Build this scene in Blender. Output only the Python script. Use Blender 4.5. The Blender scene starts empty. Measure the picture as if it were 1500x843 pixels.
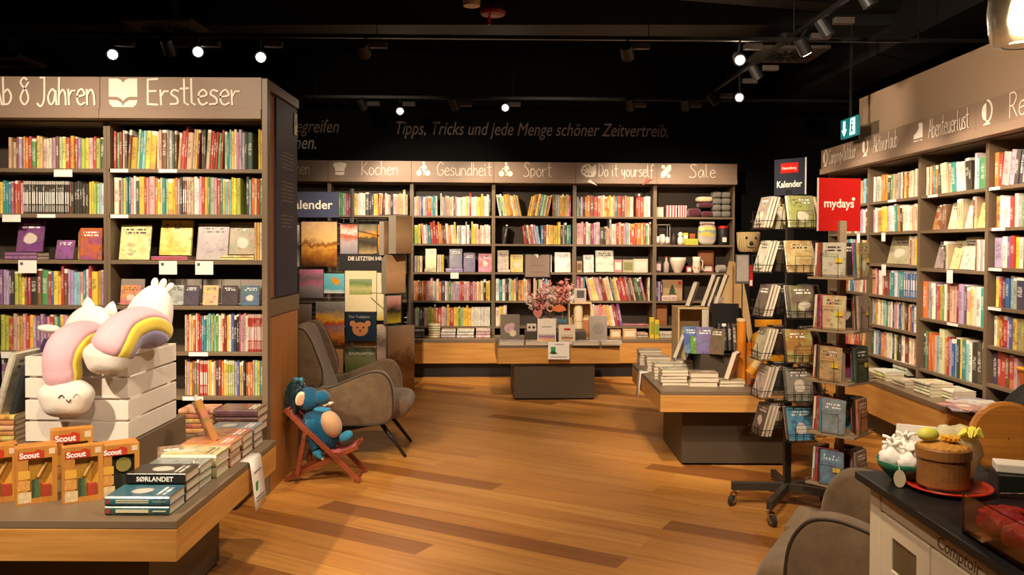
import bpy, math, random
from mathutils import Vector, Matrix, Euler
random.seed(7)
PI = math.pi
S = bpy.context.scene
COL = S.collection

# ---------------------------------------------------------------- camera, world, exposure
F, CX, CY, EYE = 1240.0, 750.0, 385.0, 1.55
PITCH, ROLL = math.atan(23 / F), 0.0045
cd = bpy.data.cameras.new('camera'); cam = bpy.data.objects.new('camera', cd); COL.objects.link(cam)
CM = Matrix.Rotation(PI/2 - PITCH, 3, 'X') @ Matrix.Rotation(ROLL, 3, 'Z')
cam.matrix_world = Matrix.Translation((0, 0, EYE)) @ CM.to_4x4()
cd.sensor_width = 36.0; cd.sensor_fit = 'HORIZONTAL'; cd.lens = F * 36 / 1500
cd.shift_y = -(421.5 - CY) / 1500
cd.clip_start = 0.05; cd.clip_end = 100
S.camera = cam
w = bpy.data.worlds.new('world'); S.world = w; w.use_nodes = True
w.node_tree.nodes['Background'].inputs[0].default_value = (1.0, 0.8, 0.6, 1)
w.node_tree.nodes['Background'].inputs[1].default_value = 0.012
S.view_settings.view_transform = 'Standard'; S.view_settings.look = 'None'
S.view_settings.exposure = 0.0; S.view_settings.gamma = 1.0
S.view_settings.use_curve_mapping = False

WARM = (1.0, 0.80, 0.58)
def spot_light(loc, aim, watts, angle=60, blend=0.7, color=WARM, radius=0.05):
    l = bpy.data.lights.new('spot', 'SPOT'); l.energy = watts; l.color = color
    l.spot_size = math.radians(angle); l.spot_blend = blend; l.shadow_soft_size = radius
    o = bpy.data.objects.new('spot_light', l); COL.objects.link(o)
    o.location = loc
    o.rotation_euler = (Vector(aim) - Vector(loc)).to_track_quat('-Z', 'Y').to_euler()
    return o

# unseen ceiling spots, most added to brighten their targets; none has a fitting built
for loc, aim, wt, an in [
    # children's shelves
    ((-2.9, 2.9, 3.15), (-3.0, 5.3, 1.5), 255, 62),
    ((-1.9, 2.9, 3.15), (-2.0, 5.3, 1.6), 255, 62),
    ((-0.9, 2.9, 3.15), (-2.1, 5.2, 1.0), 150, 50),
    # front table, crate and plush
    ((-2.5, 1.3, 3.15), (-1.85, 3.6, 0.95), 560, 44),
    ((-0.5, 1.0, 3.15), (-1.5, 3.4, 0.75), 190, 45),
    ((0.7, 2.3, 3.15), (-1.25, 3.6, 0.6), 170, 38),
    # floor and centre
    ((-0.6, 3.6, 3.2), (-0.3, 4.4, 0.0), 170, 85),
    ((-0.4, 5.6, 3.2), (-0.4, 6.6, 0.0), 110, 85),
    ((0.9, 3.4, 3.2), (0.8, 4.4, 0.0), 110, 85),
    # shelf end and banner
    ((0.3, 3.0, 3.15), (-1.5, 5.6, 1.4), 60, 40),
    # small table and back wall writing: added within view, no lamp hangs here
    ((0.2, 6.3, 3.0), (0.5, 8.7, 0.8), 330, 42),
    ((-1.6, 7.6, 3.05), (-1.5, 10.7, 2.95), 30, 55),
    ((0.6, 7.6, 3.05), (0.5, 10.7, 2.95), 30, 55),
    # book table and spinner racks
    ((0.6, 3.9, 3.2), (1.55, 6.3, 0.75), 420, 44),
    ((0.9, 2.3, 3.15), (1.75, 4.8, 1.3), 330, 42),
    # travel shelving, its signs and the wall above
    ((0.7, 4.4, 3.2), (3.4, 6.6, 2.6), 330, 60),
    ((0.9, 6.3, 2.98), (3.4, 8.5, 2.6), 240, 50),  # added spot inside the view, without a lamp of its own
    ((1.2, 6.3, 3.0), (2.0, 7.8, 1.1), 130, 40),  # added to brighten the birch boards, no lamp hangs here
    ((1.5, 3.2, 3.2), (3.4, 5.6, 1.2), 220, 60),
    # counter and armchair
    ((-0.2, 0.8, 3.15), (1.3, 2.1, 0.9), 120, 45),
    ((-1.0, 1.2, 3.15), (0.95, 1.9, 0.8), 95, 40),
    ((0.1, 1.9, 3.15), (1.3, 2.95, 0.5), 210, 45),
]:
    spot_light(loc, aim, wt, an)

# ---------------------------------------------------------------- helpers
def at(px, py, x=None, y=None, z=None):
    """the place where the sight line through a picture point meets the plane x, y or z"""
    d = CM @ Vector(((px - CX) / F, -(py - CY) / F, -1.0))
    t = (x / d.x) if x is not None else (y / d.y) if y is not None else ((z - EYE) / d.z)
    return Vector((0, 0, EYE)) + d * t

def link(o, parent=None):
    COL.objects.link(o)
    if parent is not None: o.parent = parent
    return o

def tag(o, label=None, cat=None, group=None, kind=None):
    if label: o['label'] = label
    if cat: o['category'] = cat
    if group: o['group'] = group
    if kind: o['kind'] = kind
    return o

def thing(name, label, cat, loc=(0, 0, 0), rz=0.0, group=None):
    o = bpy.data.objects.new(name, None); COL.objects.link(o)
    o.empty_display_size = 0.1
    o.location = loc; o.rotation_euler = (0, 0, rz)
    return tag(o, label, cat, group)

class MB:
    def __init__(s): s.v = []; s.f = []; s.m = []; s.T = None
    def vert(s, p):
        p = Vector(p)
        if s.T is not None: p = s.T @ p
        s.v.append(p); return len(s.v) - 1
    def face(s, idx, m=0): s.f.append(tuple(idx)); s.m.append(m)
    def box(s, x0, y0, z0, x1, y1, z1, m=0):
        a = [s.vert(p) for p in ((x0,y0,z0),(x1,y0,z0),(x1,y1,z0),(x0,y1,z0),(x0,y0,z1),(x1,y0,z1),(x1,y1,z1),(x0,y1,z1))]
        for q in ((0,3,2,1),(4,5,6,7),(0,1,5,4),(1,2,6,5),(2,3,7,6),(3,0,4,7)): s.face([a[i] for i in q], m)
        return s
    def quad(s, a, b, c, d, m=0):
        s.face([s.vert(p) for p in (a, b, c, d)], m); return s
    def ring(s, c, u, v, r, n, ry=None):
        ry = r if ry is None else ry
        return [s.vert(Vector(c) + Vector(u) * (r * math.cos(2*PI*i/n)) + Vector(v) * (ry * math.sin(2*PI*i/n))) for i in range(n)]
    def skin(s, rings, m=0, cap0=True, cap1=True):
        n = len(rings[0])
        for a, b in zip(rings, rings[1:]):
            for i in range(n):
                j = (i + 1) % n; s.face((a[i], a[j], b[j], b[i]), m)
        if cap0: s.face(tuple(reversed(rings[0])), m)
        if cap1: s.face(tuple(rings[-1]), m)
        return s
    def cyl(s, p0, p1, r0, r1=None, n=14, m=0, cap=True):
        p0, p1 = Vector(p0), Vector(p1); r1 = r0 if r1 is None else r1
        d = (p1 - p0).normalized(); u = d.orthogonal().normalized(); v = d.cross(u)
        s.skin([s.ring(p0, u, v, r0, n), s.ring(p1, u, v, r1, n)], m, cap, cap); return s
    def tube(s, pts, r, n=8, m=0, closed=False):
        pts = [Vector(p) for p in pts]; rs = r if isinstance(r, (list, tuple)) else [r] * len(pts)
        rings = []; u = None; N = len(pts)
        for i, p in enumerate(pts):
            a = pts[i-1] if (i > 0 or closed) else p
            b = pts[(i+1) % N] if (i < N-1 or closed) else p
            d = (b - a).normalized()
            if u is None: u = d.orthogonal().normalized()
            u = (u - d * u.dot(d))
            u = u.normalized() if u.length > 1e-6 else d.orthogonal().normalized()
            rings.append(s.ring(p, u, d.cross(u), rs[i], n))
        if closed: s.skin(rings + [rings[0]], m, False, False)
        else: s.skin(rings, m)
        return s
    def bar(s, p0, p1, w, h, m=0, up=(0, 0, 1)):
        p0, p1 = Vector(p0), Vector(p1); d = (p1 - p0).normalized()
        u = d.cross(Vector(up))
        u = u.normalized() if u.length > 1e-4 else d.orthogonal().normalized()
        v = u.cross(d)
        R = []
        for p in (p0, p1): R.append([s.vert(p + u*(a*w/2) + v*(b*h/2)) for a, b in ((-1,-1),(1,-1),(1,1),(-1,1))])
        return s.skin(R, m)
    def lathe(s, prof, n=24, m=0, c=(0, 0, 0), cap=True, sx=1.0, sy=1.0):
        R = [[s.vert((c[0] + sx*r*math.cos(2*PI*i/n), c[1] + sy*r*math.sin(2*PI*i/n), c[2] + z)) for i in range(n)] for r, z in prof]
        return s.skin(R, m, cap, cap)
    def ball(s, c, r, n=20, k=12, m=0, fn=None):
        r = (r, r, r) if isinstance(r, (int, float)) else r
        R = []
        for j in range(1, k):
            t = PI * j / k
            row = []
            for i in range(n):
                a = 2*PI*i/n
                p = Vector((math.sin(t)*math.cos(a), math.sin(t)*math.sin(a), -math.cos(t)))
                q = Vector((p.x*r[0], p.y*r[1], p.z*r[2]))
                if fn: q = fn(p, q)
                row.append(s.vert(Vector(c) + q))
            R.append(row)
        return s.skin(R, m)
    def prism(s, pts, d, m=0, o=(0,0,0), u=(1,0,0), v=(0,0,1)):
        """outline pts in the plane (u, v) at o, pushed along the vector d"""
        u, v, o, d = Vector(u), Vector(v), Vector(o), Vector(d)
        a = [s.vert(o + u*p[0] + v*p[1]) for p in pts]; b = [s.vert(o + u*p[0] + v*p[1] + d) for p in pts]
        n = len(pts)
        s.face(a, m); s.face(list(reversed(b)), m)
        for i in range(n):
            j = (i+1) % n; s.face((a[j], a[i], b[i], b[j]), m)
        return s
    def mesh(s, name, mats, smooth=False):
        me = bpy.data.meshes.new(name); me.from_pydata([tuple(p) for p in s.v], [], s.f)
        for mt in (mats if isinstance(mats, (list, tuple)) else [mats]): me.materials.append(mt)
        for p, k in zip(me.polygons, s.m): p.material_index = k; p.use_smooth = smooth
        import bmesh
        b = bmesh.new(); b.from_mesh(me); bmesh.ops.recalc_face_normals(b, faces=b.faces[:]); b.to_mesh(me); b.free()
        return me
    def build(s, name, mats, parent=None, smooth=False, bevel=0.0, sub=0, loc=None, rot=None, seg=2):
        o = bpy.data.objects.new(name, s.mesh(name, mats, smooth or sub > 0)); link(o, parent)
        if loc is not None: o.location = loc
        if rot is not None: o.rotation_euler = rot
        if bevel > 0:
            md = o.modifiers.new('bevel', 'BEVEL'); md.width = bevel; md.segments = seg; md.limit_method = 'ANGLE'; md.angle_limit = math.radians(40)
        if sub > 0:
            md = o.modifiers.new('sub', 'SUBSURF'); md.levels = sub; md.render_levels = sub
        return o

def hexc(h):
    c = [int(h[i:i+2], 16) / 255 for i in (0, 2, 4)]
    return tuple((x / 12.92 if x <= 0.04045 else ((x + 0.055) / 1.055) ** 2.4) for x in c)

# ---------------------------------------------------------------- materials
class NT:
    def __init__(s, name):
        s.mat = bpy.data.materials.new(name); s.mat.use_nodes = True
        s.t = s.mat.node_tree; s.b = s.t.nodes['Principled BSDF']
    def n(s, ty, **kw):
        x = s.t.nodes.new(ty)
        for k, v in kw.items(): setattr(x, k, v)
        return x
    def val(s, inp, v):
        if hasattr(v, 'is_output') or isinstance(v, bpy.types.NodeSocket): s.t.links.new(v, inp)
        elif isinstance(v, (tuple, list)) and len(v) == 3 and inp.type == 'RGBA': inp.default_value = (*v, 1)
        else: inp.default_value = v
    def math(s, op, a, b=0.0, c=None):
        x = s.n('ShaderNodeMath', operation=op); s.val(x.inputs[0], a); s.val(x.inputs[1], b)
        if c is not None: s.val(x.inputs[2], c)
        return x.outputs[0]
    def mix(s, f, a, b):
        x = s.n('ShaderNodeMix', data_type='RGBA'); s.val(x.inputs[0], f); s.val(x.inputs[6], a); s.val(x.inputs[7], b); return x.outputs[2]
    def coord(s, which='Object'): return s.n('ShaderNodeTexCoord').outputs[which]
    def map(s, vec, scale=(1,1,1), loc=(0,0,0), rot=(0,0,0)):
        x = s.n('ShaderNodeMapping'); s.val(x.inputs[0], vec); s.val(x.inputs[1], loc); x.inputs[2].default_value = rot; x.inputs[3].default_value = scale; return x.outputs[0]
    def noise(s, vec, scale=5, detail=3, rough=.5):
        x = s.n('ShaderNodeTexNoise'); s.val(x.inputs['Vector'], vec); x.inputs['Scale'].default_value = scale; x.inputs['Detail'].default_value = detail; x.inputs['Roughness'].default_value = rough; return x.outputs[0]
    def ramp(s, f, stops, interp='LINEAR'):
        x = s.n('ShaderNodeValToRGB'); s.val(x.inputs[0], f); cr = x.color_ramp; cr.interpolation = interp
        while len(cr.elements) < len(stops): cr.elements.new(0.5)
        for e, (p, c) in zip(cr.elements, stops): e.position = p; e.color = (*c, 1)
        return x.outputs[0]
    def xyz(s, vec):
        x = s.n('ShaderNodeSeparateXYZ'); s.val(x.inputs[0], vec); return x.outputs
    def bump(s, h, dist=0.002, strength=.5):
        x = s.n('ShaderNodeBump'); s.val(x.inputs['Height'], h); x.inputs['Distance'].default_value = dist; x.inputs['Strength'].default_value = strength
        s.t.links.new(x.outputs[0], s.b.inputs['Normal'])
    def out(s, col=None, rough=None, metal=None, spec=None, coat=None, sheen=None):
        if col is not None: s.val(s.b.inputs['Base Color'], col)
        if rough is not None: s.val(s.b.inputs['Roughness'], rough)
        if metal is not None: s.val(s.b.inputs['Metallic'], metal)
        if spec is not None: s.b.inputs['Specular IOR Level'].default_value = spec
        if coat is not None: s.b.inputs['Coat Weight'].default_value = coat
        if sheen is not None: s.b.inputs['Sheen Weight'].default_value = sheen
        return s.mat

def sc(c, k): return tuple(min(1, x * k) for x in c)
MATS = {}
def plain(name, col, rough=.5, metal=0.0, var=.12, scale=30, bump=0.0, spec=.5, sheen=None):
    if name in MATS: return MATS[name]
    if isinstance(col, str): col = hexc(col)
    t = NT(name); nz = t.noise(t.coord(), scale, 3)
    c = t.mix(nz, sc(col, 1 - var), sc(col, 1 + var))
    if bump: t.bump(nz, bump, .6)
    MATS[name] = t.out(c, rough, metal, spec, sheen=sheen); return MATS[name]

def wood(name, light, dark, axis=0, rough=.4, k=1.0):
    t = NT(name); v = t.coord()
    s1 = [26 * k] * 3; s1[axis] = 1.6 * k
    s2 = [120 * k] * 3; s2[axis] = 3.0 * k
    a = t.noise(t.map(v, tuple(s1)), 1.0, 4, .6); b = t.noise(t.map(v, tuple(s2)), 1.0, 2)
    f = t.math('ADD', t.math('MULTIPLY', a, .75), t.math('MULTIPLY', b, .3))
    c = t.ramp(f, [(.3, dark), (.62, light), (.9, sc(light, 1.12))])
    t.bump(b, .0004, .3)
    return t.out(c, rough)

def emit(name, col, strength):
    t = NT(name); t.b.inputs['Emission Color'].default_value = (*col, 1); t.b.inputs['Emission Strength'].default_value = strength
    return t.out(col, .5)

def glass(name, tint=(1, 1, 1), rough=.02, ior=1.45):
    t = NT(name); t.b.inputs['Transmission Weight'].default_value = 1.0; t.b.inputs['IOR'].default_value = ior
    return t.out(tint, rough)

TAUPE = plain('taupe_laminate', hexc('77644e'), .45, var=.05, scale=8)
TAUPE_D = plain('dark_taupe_laminate', hexc('4d4234'), .5, var=.06, scale=8)
SIGN = plain('sign_laminate', hexc('907865'), .5, var=.04, scale=6)
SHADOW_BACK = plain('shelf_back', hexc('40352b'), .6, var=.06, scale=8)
OAK = wood('oak_veneer', hexc('cf9850'), hexc('b07838'), 0)
OAKY = wood('oak_veneer_lengthwise', hexc('cf9850'), hexc('b07838'), 1)
OAKZ = wood('oak_veneer_upright', hexc('b87a3c'), hexc('935a28'), 2)
BLACK = plain('matte_black', (.0025, .0025, .0025), .75, var=.3, spec=.2)
BLACKM = plain('black_metal', (.012, .011, .010), .4, var=.2)
CHROME = plain('chrome', (.6, .58, .55), .2, 1.0, var=.05)
STEEL = plain('grey_steel', (.22, .2, .17), .4, .7, var=.1)
WHITE = plain('white_card', hexc('f2ece4'), .6, var=.03)
LETTER = plain('cream_lettering', hexc('f3e6d4'), .6, var=.02)
NAVY = plain('navy_board', hexc('232a4c'), .5, var=.06)
REDB = plain('red_board', hexc('c01812'), .5, var=.03)
PAGES = None
# ---------------------------------------------------------------- the setting
def struct(name, mb, mats, **kw):
    o = mb.build(name, mats, **kw); o['kind'] = 'structure'; return o

t = NT('laminate_floor')
v = t.map(t.coord(), rot=(0, 0, math.radians(29)))
vx, vy, _ = t.xyz(v)
PW, PL = 0.165, 1.9
row = t.math('FLOOR', t.math('DIVIDE', vy, PW))
wn = t.n('ShaderNodeTexWhiteNoise', noise_dimensions='1D'); t.val(wn.inputs['W'], row)
ux = t.math('ADD', t.math('DIVIDE', vx, PL), t.math('MULTIPLY', wn.outputs[0], 7.3))
cell = t.math('FLOOR', ux)
cb = t.n('ShaderNodeCombineXYZ'); t.val(cb.inputs[0], cell); t.val(cb.inputs[1], row)
w2 = t.n('ShaderNodeTexWhiteNoise', noise_dimensions='2D'); t.val(w2.inputs['Vector'], cb.outputs[0])
base = t.ramp(w2.outputs[0], [(0.0, hexc('8c5322')), (.15, hexc('9c622a')), (.17, hexc('ba7c38')), (.45, hexc('c4863e')), (.72, hexc('cc9046')), (.74, hexc('b67634')), (1.0, hexc('c88a40'))])
cb2 = t.n('ShaderNodeCombineXYZ'); t.val(cb2.inputs[0], t.math('MULTIPLY', vx, 1.5)); t.val(cb2.inputs[1], t.math('MULTIPLY', vy, 30)); t.val(cb2.inputs[2], t.math('MULTIPLY', w2.outputs[0], 50))
gr = t.noise(cb2.outputs[0], 1.0, 5, .6)
cl = t.noise(cb2.outputs[0], .35, 2)
gcol = t.ramp(gr, [(.3, (.62, .56, .5)), (.55, (1, 1, 1)), (.8, (1.1, 1.08, 1.05))])
m1 = t.n('ShaderNodeMix', data_type='RGBA', blend_type='MULTIPLY'); m1.inputs[0].default_value = .75
t.val(m1.inputs[6], base); t.val(m1.inputs[7], gcol)
fy = t.math('FRACT', t.math('DIVIDE', vy, PW)); fx = t.math('FRACT', ux)
seam = t.math('MAXIMUM', t.math('LESS_THAN', fy, .012), t.math('LESS_THAN', fx, .0012))
colr = t.mix(t.math('MULTIPLY', seam, .45), m1.outputs[2], (.05, .025, .01))
t.bump(t.math('ADD', t.math('MULTIPLY', gr, .3), t.math('MULTIPLY', seam, -1)), .0006, .25)
FLOOR = t.out(colr, t.math('ADD', t.math('MULTIPLY', cl, .15), .3), spec=.4)
struct('floor', MB().box(-7, -4, -.1, 7, 13.5, 0), FLOOR)
struct('ceiling', MB().box(-7, -4, 4.0, 7, 13.5, 4.1), BLACK)
struct('wall_left', MB().box(-7.1, -4, 0, -7, 13.5, 4.0), BLACK)
struct('wall_rear', MB().box(-7, -4.1, 0, 7, -4, 4.0), BLACK)
struct('wall_right', MB().box(7, -4, 0, 7.1, 13.5, 4.0), BLACK)

BA = math.radians(2.5)                                   # the back shelving stands a little askew
BM = Matrix.Translation((-1.229, 10.36, 0)) @ Matrix.Rotation(BA, 4, 'Z')
LM = Matrix.Translation((-1.545, 5.31, 0))
RM = Matrix.Translation((3.36, 9.0, 0)) @ Matrix.Rotation(-PI/2, 4, 'Z')
mb = MB(); mb.T = BM; mb.box(-3.5, .37, 0, 8.5, .47, 4.0)
struct('wall_back', mb, BLACK)
TAN = plain('tan_plaster', hexc('a58a70'), .6, var=.03, scale=3)
struct('partition_right', MB().box(3.72, 3.0, 2.6, 3.8, 8.23, 3.0).box(3.36, 3.0, 2.59, 3.72, 8.23, 3.0), TAN)
DARKDUCT = plain('dark_duct_paint', (.006, .0055, .005), .6, var=.2)
for nm, a, b, ww, hh in (('trim_1', (-6, 8.2, 3.75), (6, 8.0, 3.75), .5, .3), ('trim_2', (-6, 5.4, 3.8), (6, 8.4, 3.8), .25, .2), ('trim_3', (3.9, 2, 3.6), (3.7, 11, 3.6), .6, .4)):
    struct(nm, MB().bar(a, b, ww, hh), DARKDUCT)

# ---------------------------------------------------------------- lettering
def text(body, size, mat, parent=None, loc=(0,0,0), rot=(PI/2,0,0), align='LEFT', shear=0.0, ext=.0008, off=0.0, name='lettering', sx=1.0):
    c = bpy.data.curves.new(name, 'FONT'); c.body = body; c.size = size; c.align_x = align; c.shear = shear
    c.extrude = ext; c.offset = off; c.resolution_u = 3
    q = bpy.data.objects.new(name, c); COL.objects.link(q)
    me = bpy.data.meshes.new_from_object(q.evaluated_get(bpy.context.evaluated_depsgraph_get()))
    bpy.data.objects.remove(q); bpy.data.curves.remove(c)
    me.materials.clear(); me.materials.append(mat)
    o = bpy.data.objects.new(name, me); link(o, parent); o.location = loc; o.rotation_euler = rot; o.scale = (sx, 1, 1); return o

G = {
 'A': (.55, [[(0,0),(.27,1)],[(.27,1),(.55,0)],[(.1,.38),(.46,.38)]]),
 'b': (.4, [[(0,1),(.03,0)],[(.03,.42),(.22,.56),(.38,.32),(.28,.05),(.03,0)]]),
 '8': (.4, [[(.36,.88),(.18,1),(.03,.8),(.3,.5),(.38,.2),(.2,0),(.02,.2),(.1,.45),(.36,.78),(.36,.88)]]),
 'J': (.42, [[(.14,1),(.34,1)],[(.34,1),(.32,.2),(.16,-.06),(0,.04)]]),
 'a': (.44, [[(.37,.45),(.22,.58),(.03,.3),(.12,.02),(.28,.1),(.38,.5)],[(.38,.52),(.42,0)]]),
 'h': (.4, [[(.05,1),(.03,0)],[(.03,.33),(.2,.55),(.33,.4),(.36,0)]]),
 'r': (.34, [[(.02,.56),(.05,0)],[(.05,.33),(.17,.52),(.33,.52)]]),
 'e': (.4, [[(.03,.3),(.36,.38),(.25,.58),(.06,.45),(.05,.14),(.2,0),(.38,.08)]]),
 'n': (.42, [[(.02,.56),(.04,0)],[(.04,.36),(.2,.56),(.34,.4),(.38,0)]]),
 'E': (.46, [[(.42,1),(.03,.97)],[(.03,.97),(.03,.02)],[(.03,.02),(.43,0)],[(.03,.52),(.36,.53)]]),
 's': (.36, [[(.34,.53),(.15,.57),(.06,.42),(.28,.26),(.3,.06),(.02,.02)]]),
 't': (.34, [[(.15,.98),(.17,.08),(.32,0)],[(0,.62),(.33,.64)]]),
 'l': (.24, [[(.04,1),(.06,.08),(.2,0)]]),
 'K': (.5, [[(.04,1),(.02,0)],[(.44,.98),(.04,.45)],[(.04,.45),(.48,0)]]),
 'o': (.42, [[(.2,.56),(.04,.38),(.06,.1),(.2,0),(.36,.12),(.37,.4),(.2,.56)]]),
 'c': (.38, [[(.35,.5),(.2,.57),(.04,.35),(.08,.08),(.22,0),(.37,.08)]]),
 'G': (.56, [[(.5,.86),(.3,1),(.05,.65),(.08,.15),(.3,0),(.5,.15),(.5,.42)],[(.5,.42),(.3,.42)]]),
 'u': (.42, [[(.03,.56),(.06,.1),(.2,0),(.34,.15),(.37,.56)],[(.37,.56),(.39,0)]]),
 'd': (.44, [[(.37,.42),(.2,.57),(.04,.3),(.12,.02),(.34,.15)],[(.39,1),(.38,0)]]),
 'i': (.2, [[(.05,.56),(.06,.08),(.14,0)],[(.05,.78),(.06,.83)]]),
 'S': (.52, [[(.48,.9),(.28,1),(.1,.8),(.4,.42),(.42,.1),(.2,0),(0,.05)]]),
 'p': (.42, [[(.03,.56),(.03,-.35)],[(.03,.43),(.2,.57),(.37,.35),(.25,.05),(.04,.05)]]),
 'D': (.54, [[(.05,.98),(.05,.02)],[(0,1),(.35,.85),(.48,.45),(.35,.1),(.02,0)]]),
 'y': (.42, [[(.03,.56),(.08,.2),(.22,.15),(.34,.5)],[(.36,.56),(.3,-.2),(.12,-.35),(0,-.25)]]),
 'f': (.4, [[(.38,.92),(.24,1),(.17,.8),(.15,-.2)],[(.02,.5),(.33,.52)]]),
 'C': (.52, [[(.48,.85),(.3,1),(.05,.6),(.1,.12),(.3,0),(.5,.1)]]),
 'm': (.6, [[(.02,.56),(.04,0)],[(.04,.36),(.17,.56),(.28,.4),(.3,0)],[(.3,.36),(.43,.56),(.54,.4),(.57,0)]]),
 'g': (.42, [[(.36,.45),(.2,.57),(.04,.3),(.15,.05),(.34,.2)],[(.37,.56),(.34,-.2),(.18,-.35),(.02,-.22)]]),
 '+': (.4, [[(.18,.5),(.18,.14)],[(0,.32),(.36,.32)]]),
 'O': (.56, [[(.28,1),(.05,.65),(.08,.15),(.28,0),(.48,.2),(.48,.75),(.28,1)]]),
 'k': (.4, [[(.03,1),(.03,0)],[(.34,.55),(.04,.22)],[(.04,.22),(.38,0)]]),
 'v': (.36, [[(.02,.56),(.17,0)],[(.17,0),(.33,.56)]]),
 'R': (.48, [[(.04,1),(.03,0)],[(.04,1),(.3,1),(.4,.78),(.25,.52),(.04,.48)],[(.18,.5),(.46,0)]]),
 ' ': (.28, []),
}
def smooth(pts, k=5):
    if len(pts) < 4: return [Vector((*p, 0)) for p in pts]
    P = [Vector((*p, 0)) for p in pts]; P = [P[0]*2 - P[1]] + P + [P[-1]*2 - P[-2]]
    out = []
    for i in range(1, len(P) - 2):
        a, b, c, d = P[i-1], P[i], P[i+1], P[i+2]
        for j in range(k):
            t = j / k
            out.append(0.5*((2*b) + (c-a)*t + (2*a-5*b+4*c-d)*t*t + (3*b-a-3*c+d)*t**3))
    out.append(P[-2]); return out
def hand_text(body, x, z, h, width, y, parent, pen=.008):
    """hand-drawn sign lettering as thin raised strokes; width fits the whole line"""
    tot = sum(G[c][0] + .06 for c in body) - .06
    k = width / tot; mb = MB(); cx = x; nst = 0
    for c in body:
        adv, strokes = G[c]
        for st in strokes:
            P = [Vector((cx + p.x*k, y, z + p.y*h)) for p in smooth(st)]
            prev = None; N = len(P); lift = Vector((0, -.0004*nst, 0)); nst += 1
            for i, q in enumerate(P):
                d = P[min(i+1, N-1)] - P[max(i-1, 0)]
                d = d.normalized() if d.length > 1e-6 else Vector((1, 0, 0))
                nn = Vector((-d.z, 0, d.x)) * pen / 2
                e = d * pen * .3 * ((i == N-1) - (i == 0))
                cur = (mb.vert(q + e - nn + lift), mb.vert(q + e + nn + lift))
                if prev: mb.face((prev[0], cur[0], cur[1], prev[1]))
                prev = cur
        cx += (adv + .06) * k
    return mb.build('lettering', LETTER, parent)

def flat(mb, pts, y, d=.0015): mb.prism(pts, (0, -d, 0), o=(0, y, 0))
def disc(mb, cx, cz, r, y, n=20, ry=None): flat(mb, [(cx + r*math.cos(2*PI*i/n), cz + (ry or r)*math.sin(2*PI*i/n)) for i in range(n)], y)
def stroke(mb, pts, wd, y):
    for (a, b) in zip(pts, pts[1:]):
        d = Vector((b[0]-a[0], b[1]-a[1])).normalized(); nx, nz = -d.y*wd/2, d.x*wd/2
        flat(mb, [(a[0]+nx, a[1]+nz), (a[0]-nx, a[1]-nz), (b[0]-nx, b[1]-nz), (b[0]+nx, b[1]+nz)], y)
def icon(kind, x, z, y, parent, s=.18):
    mb = MB(); X = lambda p: [(x + a*s, z + b*s) for a, b in p]
    if kind == 'book':
        flat(mb, X([(0,1),(.3,1),(.42,.95),(.5,.85),(.58,.95),(.7,1),(1,1),(1,.36),(.72,.36),(.58,.3),(.5,.2),(.42,.3),(.28,.36),(0,.36)]), y)
        flat(mb, X([(0,.25),(.3,.24),(.45,.14),(.5,.03),(.55,.14),(.7,.24),(1,.25),(.97,.1),(.85,0),(.15,0),(.03,.1)]), y)
    elif kind == 'chef':
        flat(mb, X([(.15,.3),(.13,.55),(0,.68),(.02,.88),(.18,.95),(.34,.93),(.5,1),(.66,.93),(.82,.95),(.98,.88),(1,.68),(.87,.55),(.85,.3)]), y)
        flat(mb, X([(.15,.24),(.85,.24),(.83,.04),(.5,0),(.17,.04)]), y)
    elif kind == 'bike':
        disc(mb, x+.2*s, z+.22*s, .21*s, y); disc(mb, x+.85*s, z+.22*s, .21*s, y); disc(mb, x+.55*s, z+.98*s, .1*s, y)
        stroke(mb, X([(.2,.3),(.3,.62),(.45,.62)]), .06*s, y)
        flat(mb, X([(.5,.84),(.68,.84),(.82,.58),(.62,.45),(.72,.28),(.58,.05),(.5,.1),(.6,.28),(.44,.42),(.42,.55),(.55,.66),(.4,.68)]), y)
    elif kind == 'palette':
        flat(mb, X([(.62,1),(.85,.78),(1.0,.9),(1.15,.95),(1.15,.3),(1.0,.05),(.7,.0),(.4,.02),(.12,.22),(0,.5),(.08,.8),(.3,.97)]), y)
        mb.build('icon', LETTER, parent)
        mb = MB()
        for a, b in ((.28,.66),(.5,.78),(.24,.4),(.46,.26),(.7,.24)): disc(mb, x+a*s, z+b*s, .075*s, y - .0015)
        return mb.build('icon_dots', SIGN, parent)
    elif kind == 'percent':
        flat(mb, X([(.0,.0),(.22,.0),(.78,.62),(.78,1),(.56,1),(.0,.36)]), y); disc(mb, x+.18*s, z+.84*s, .15*s, y); disc(mb, x+.6*s, z+.14*s, .15*s, y)
    elif kind == 'globe':
        flat(mb, X([(.36, .96)] + [(.36 - .34*math.sin(PI*i/10), .58 + .38*math.cos(PI*i/10)) for i in range(1, 10)] + [(.36, .2)]), y)
        stroke(mb, X([(.38 + .42*math.sin(PI*i/10 + .1), .58 + .48*math.cos(PI*i/10 + .1)) for i in range(0, 10)]), .1*s, y)
        flat(mb, X([(.14,.0),(.7,.0),(.66,.07),(.5,.1),(.48,.2),(.36,.2),(.34,.1),(.18,.07)]), y)
    elif kind == 'boot':
        flat(mb, X([(0,.2),(1,.2),(1,.9),(.88,1),(.6,1),(.5,.9),(.62,.82),(.55,.7),(.3,.5),(.05,.42)]), y)
        flat(mb, X([(0,.1),(.55,.1),(.55,.05),(0,.05)]), y); flat(mb, X([(.68,.1),(1,.1),(1,.05),(.68,.05)]), y)
    return mb.build('icon', LETTER, parent)

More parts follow.
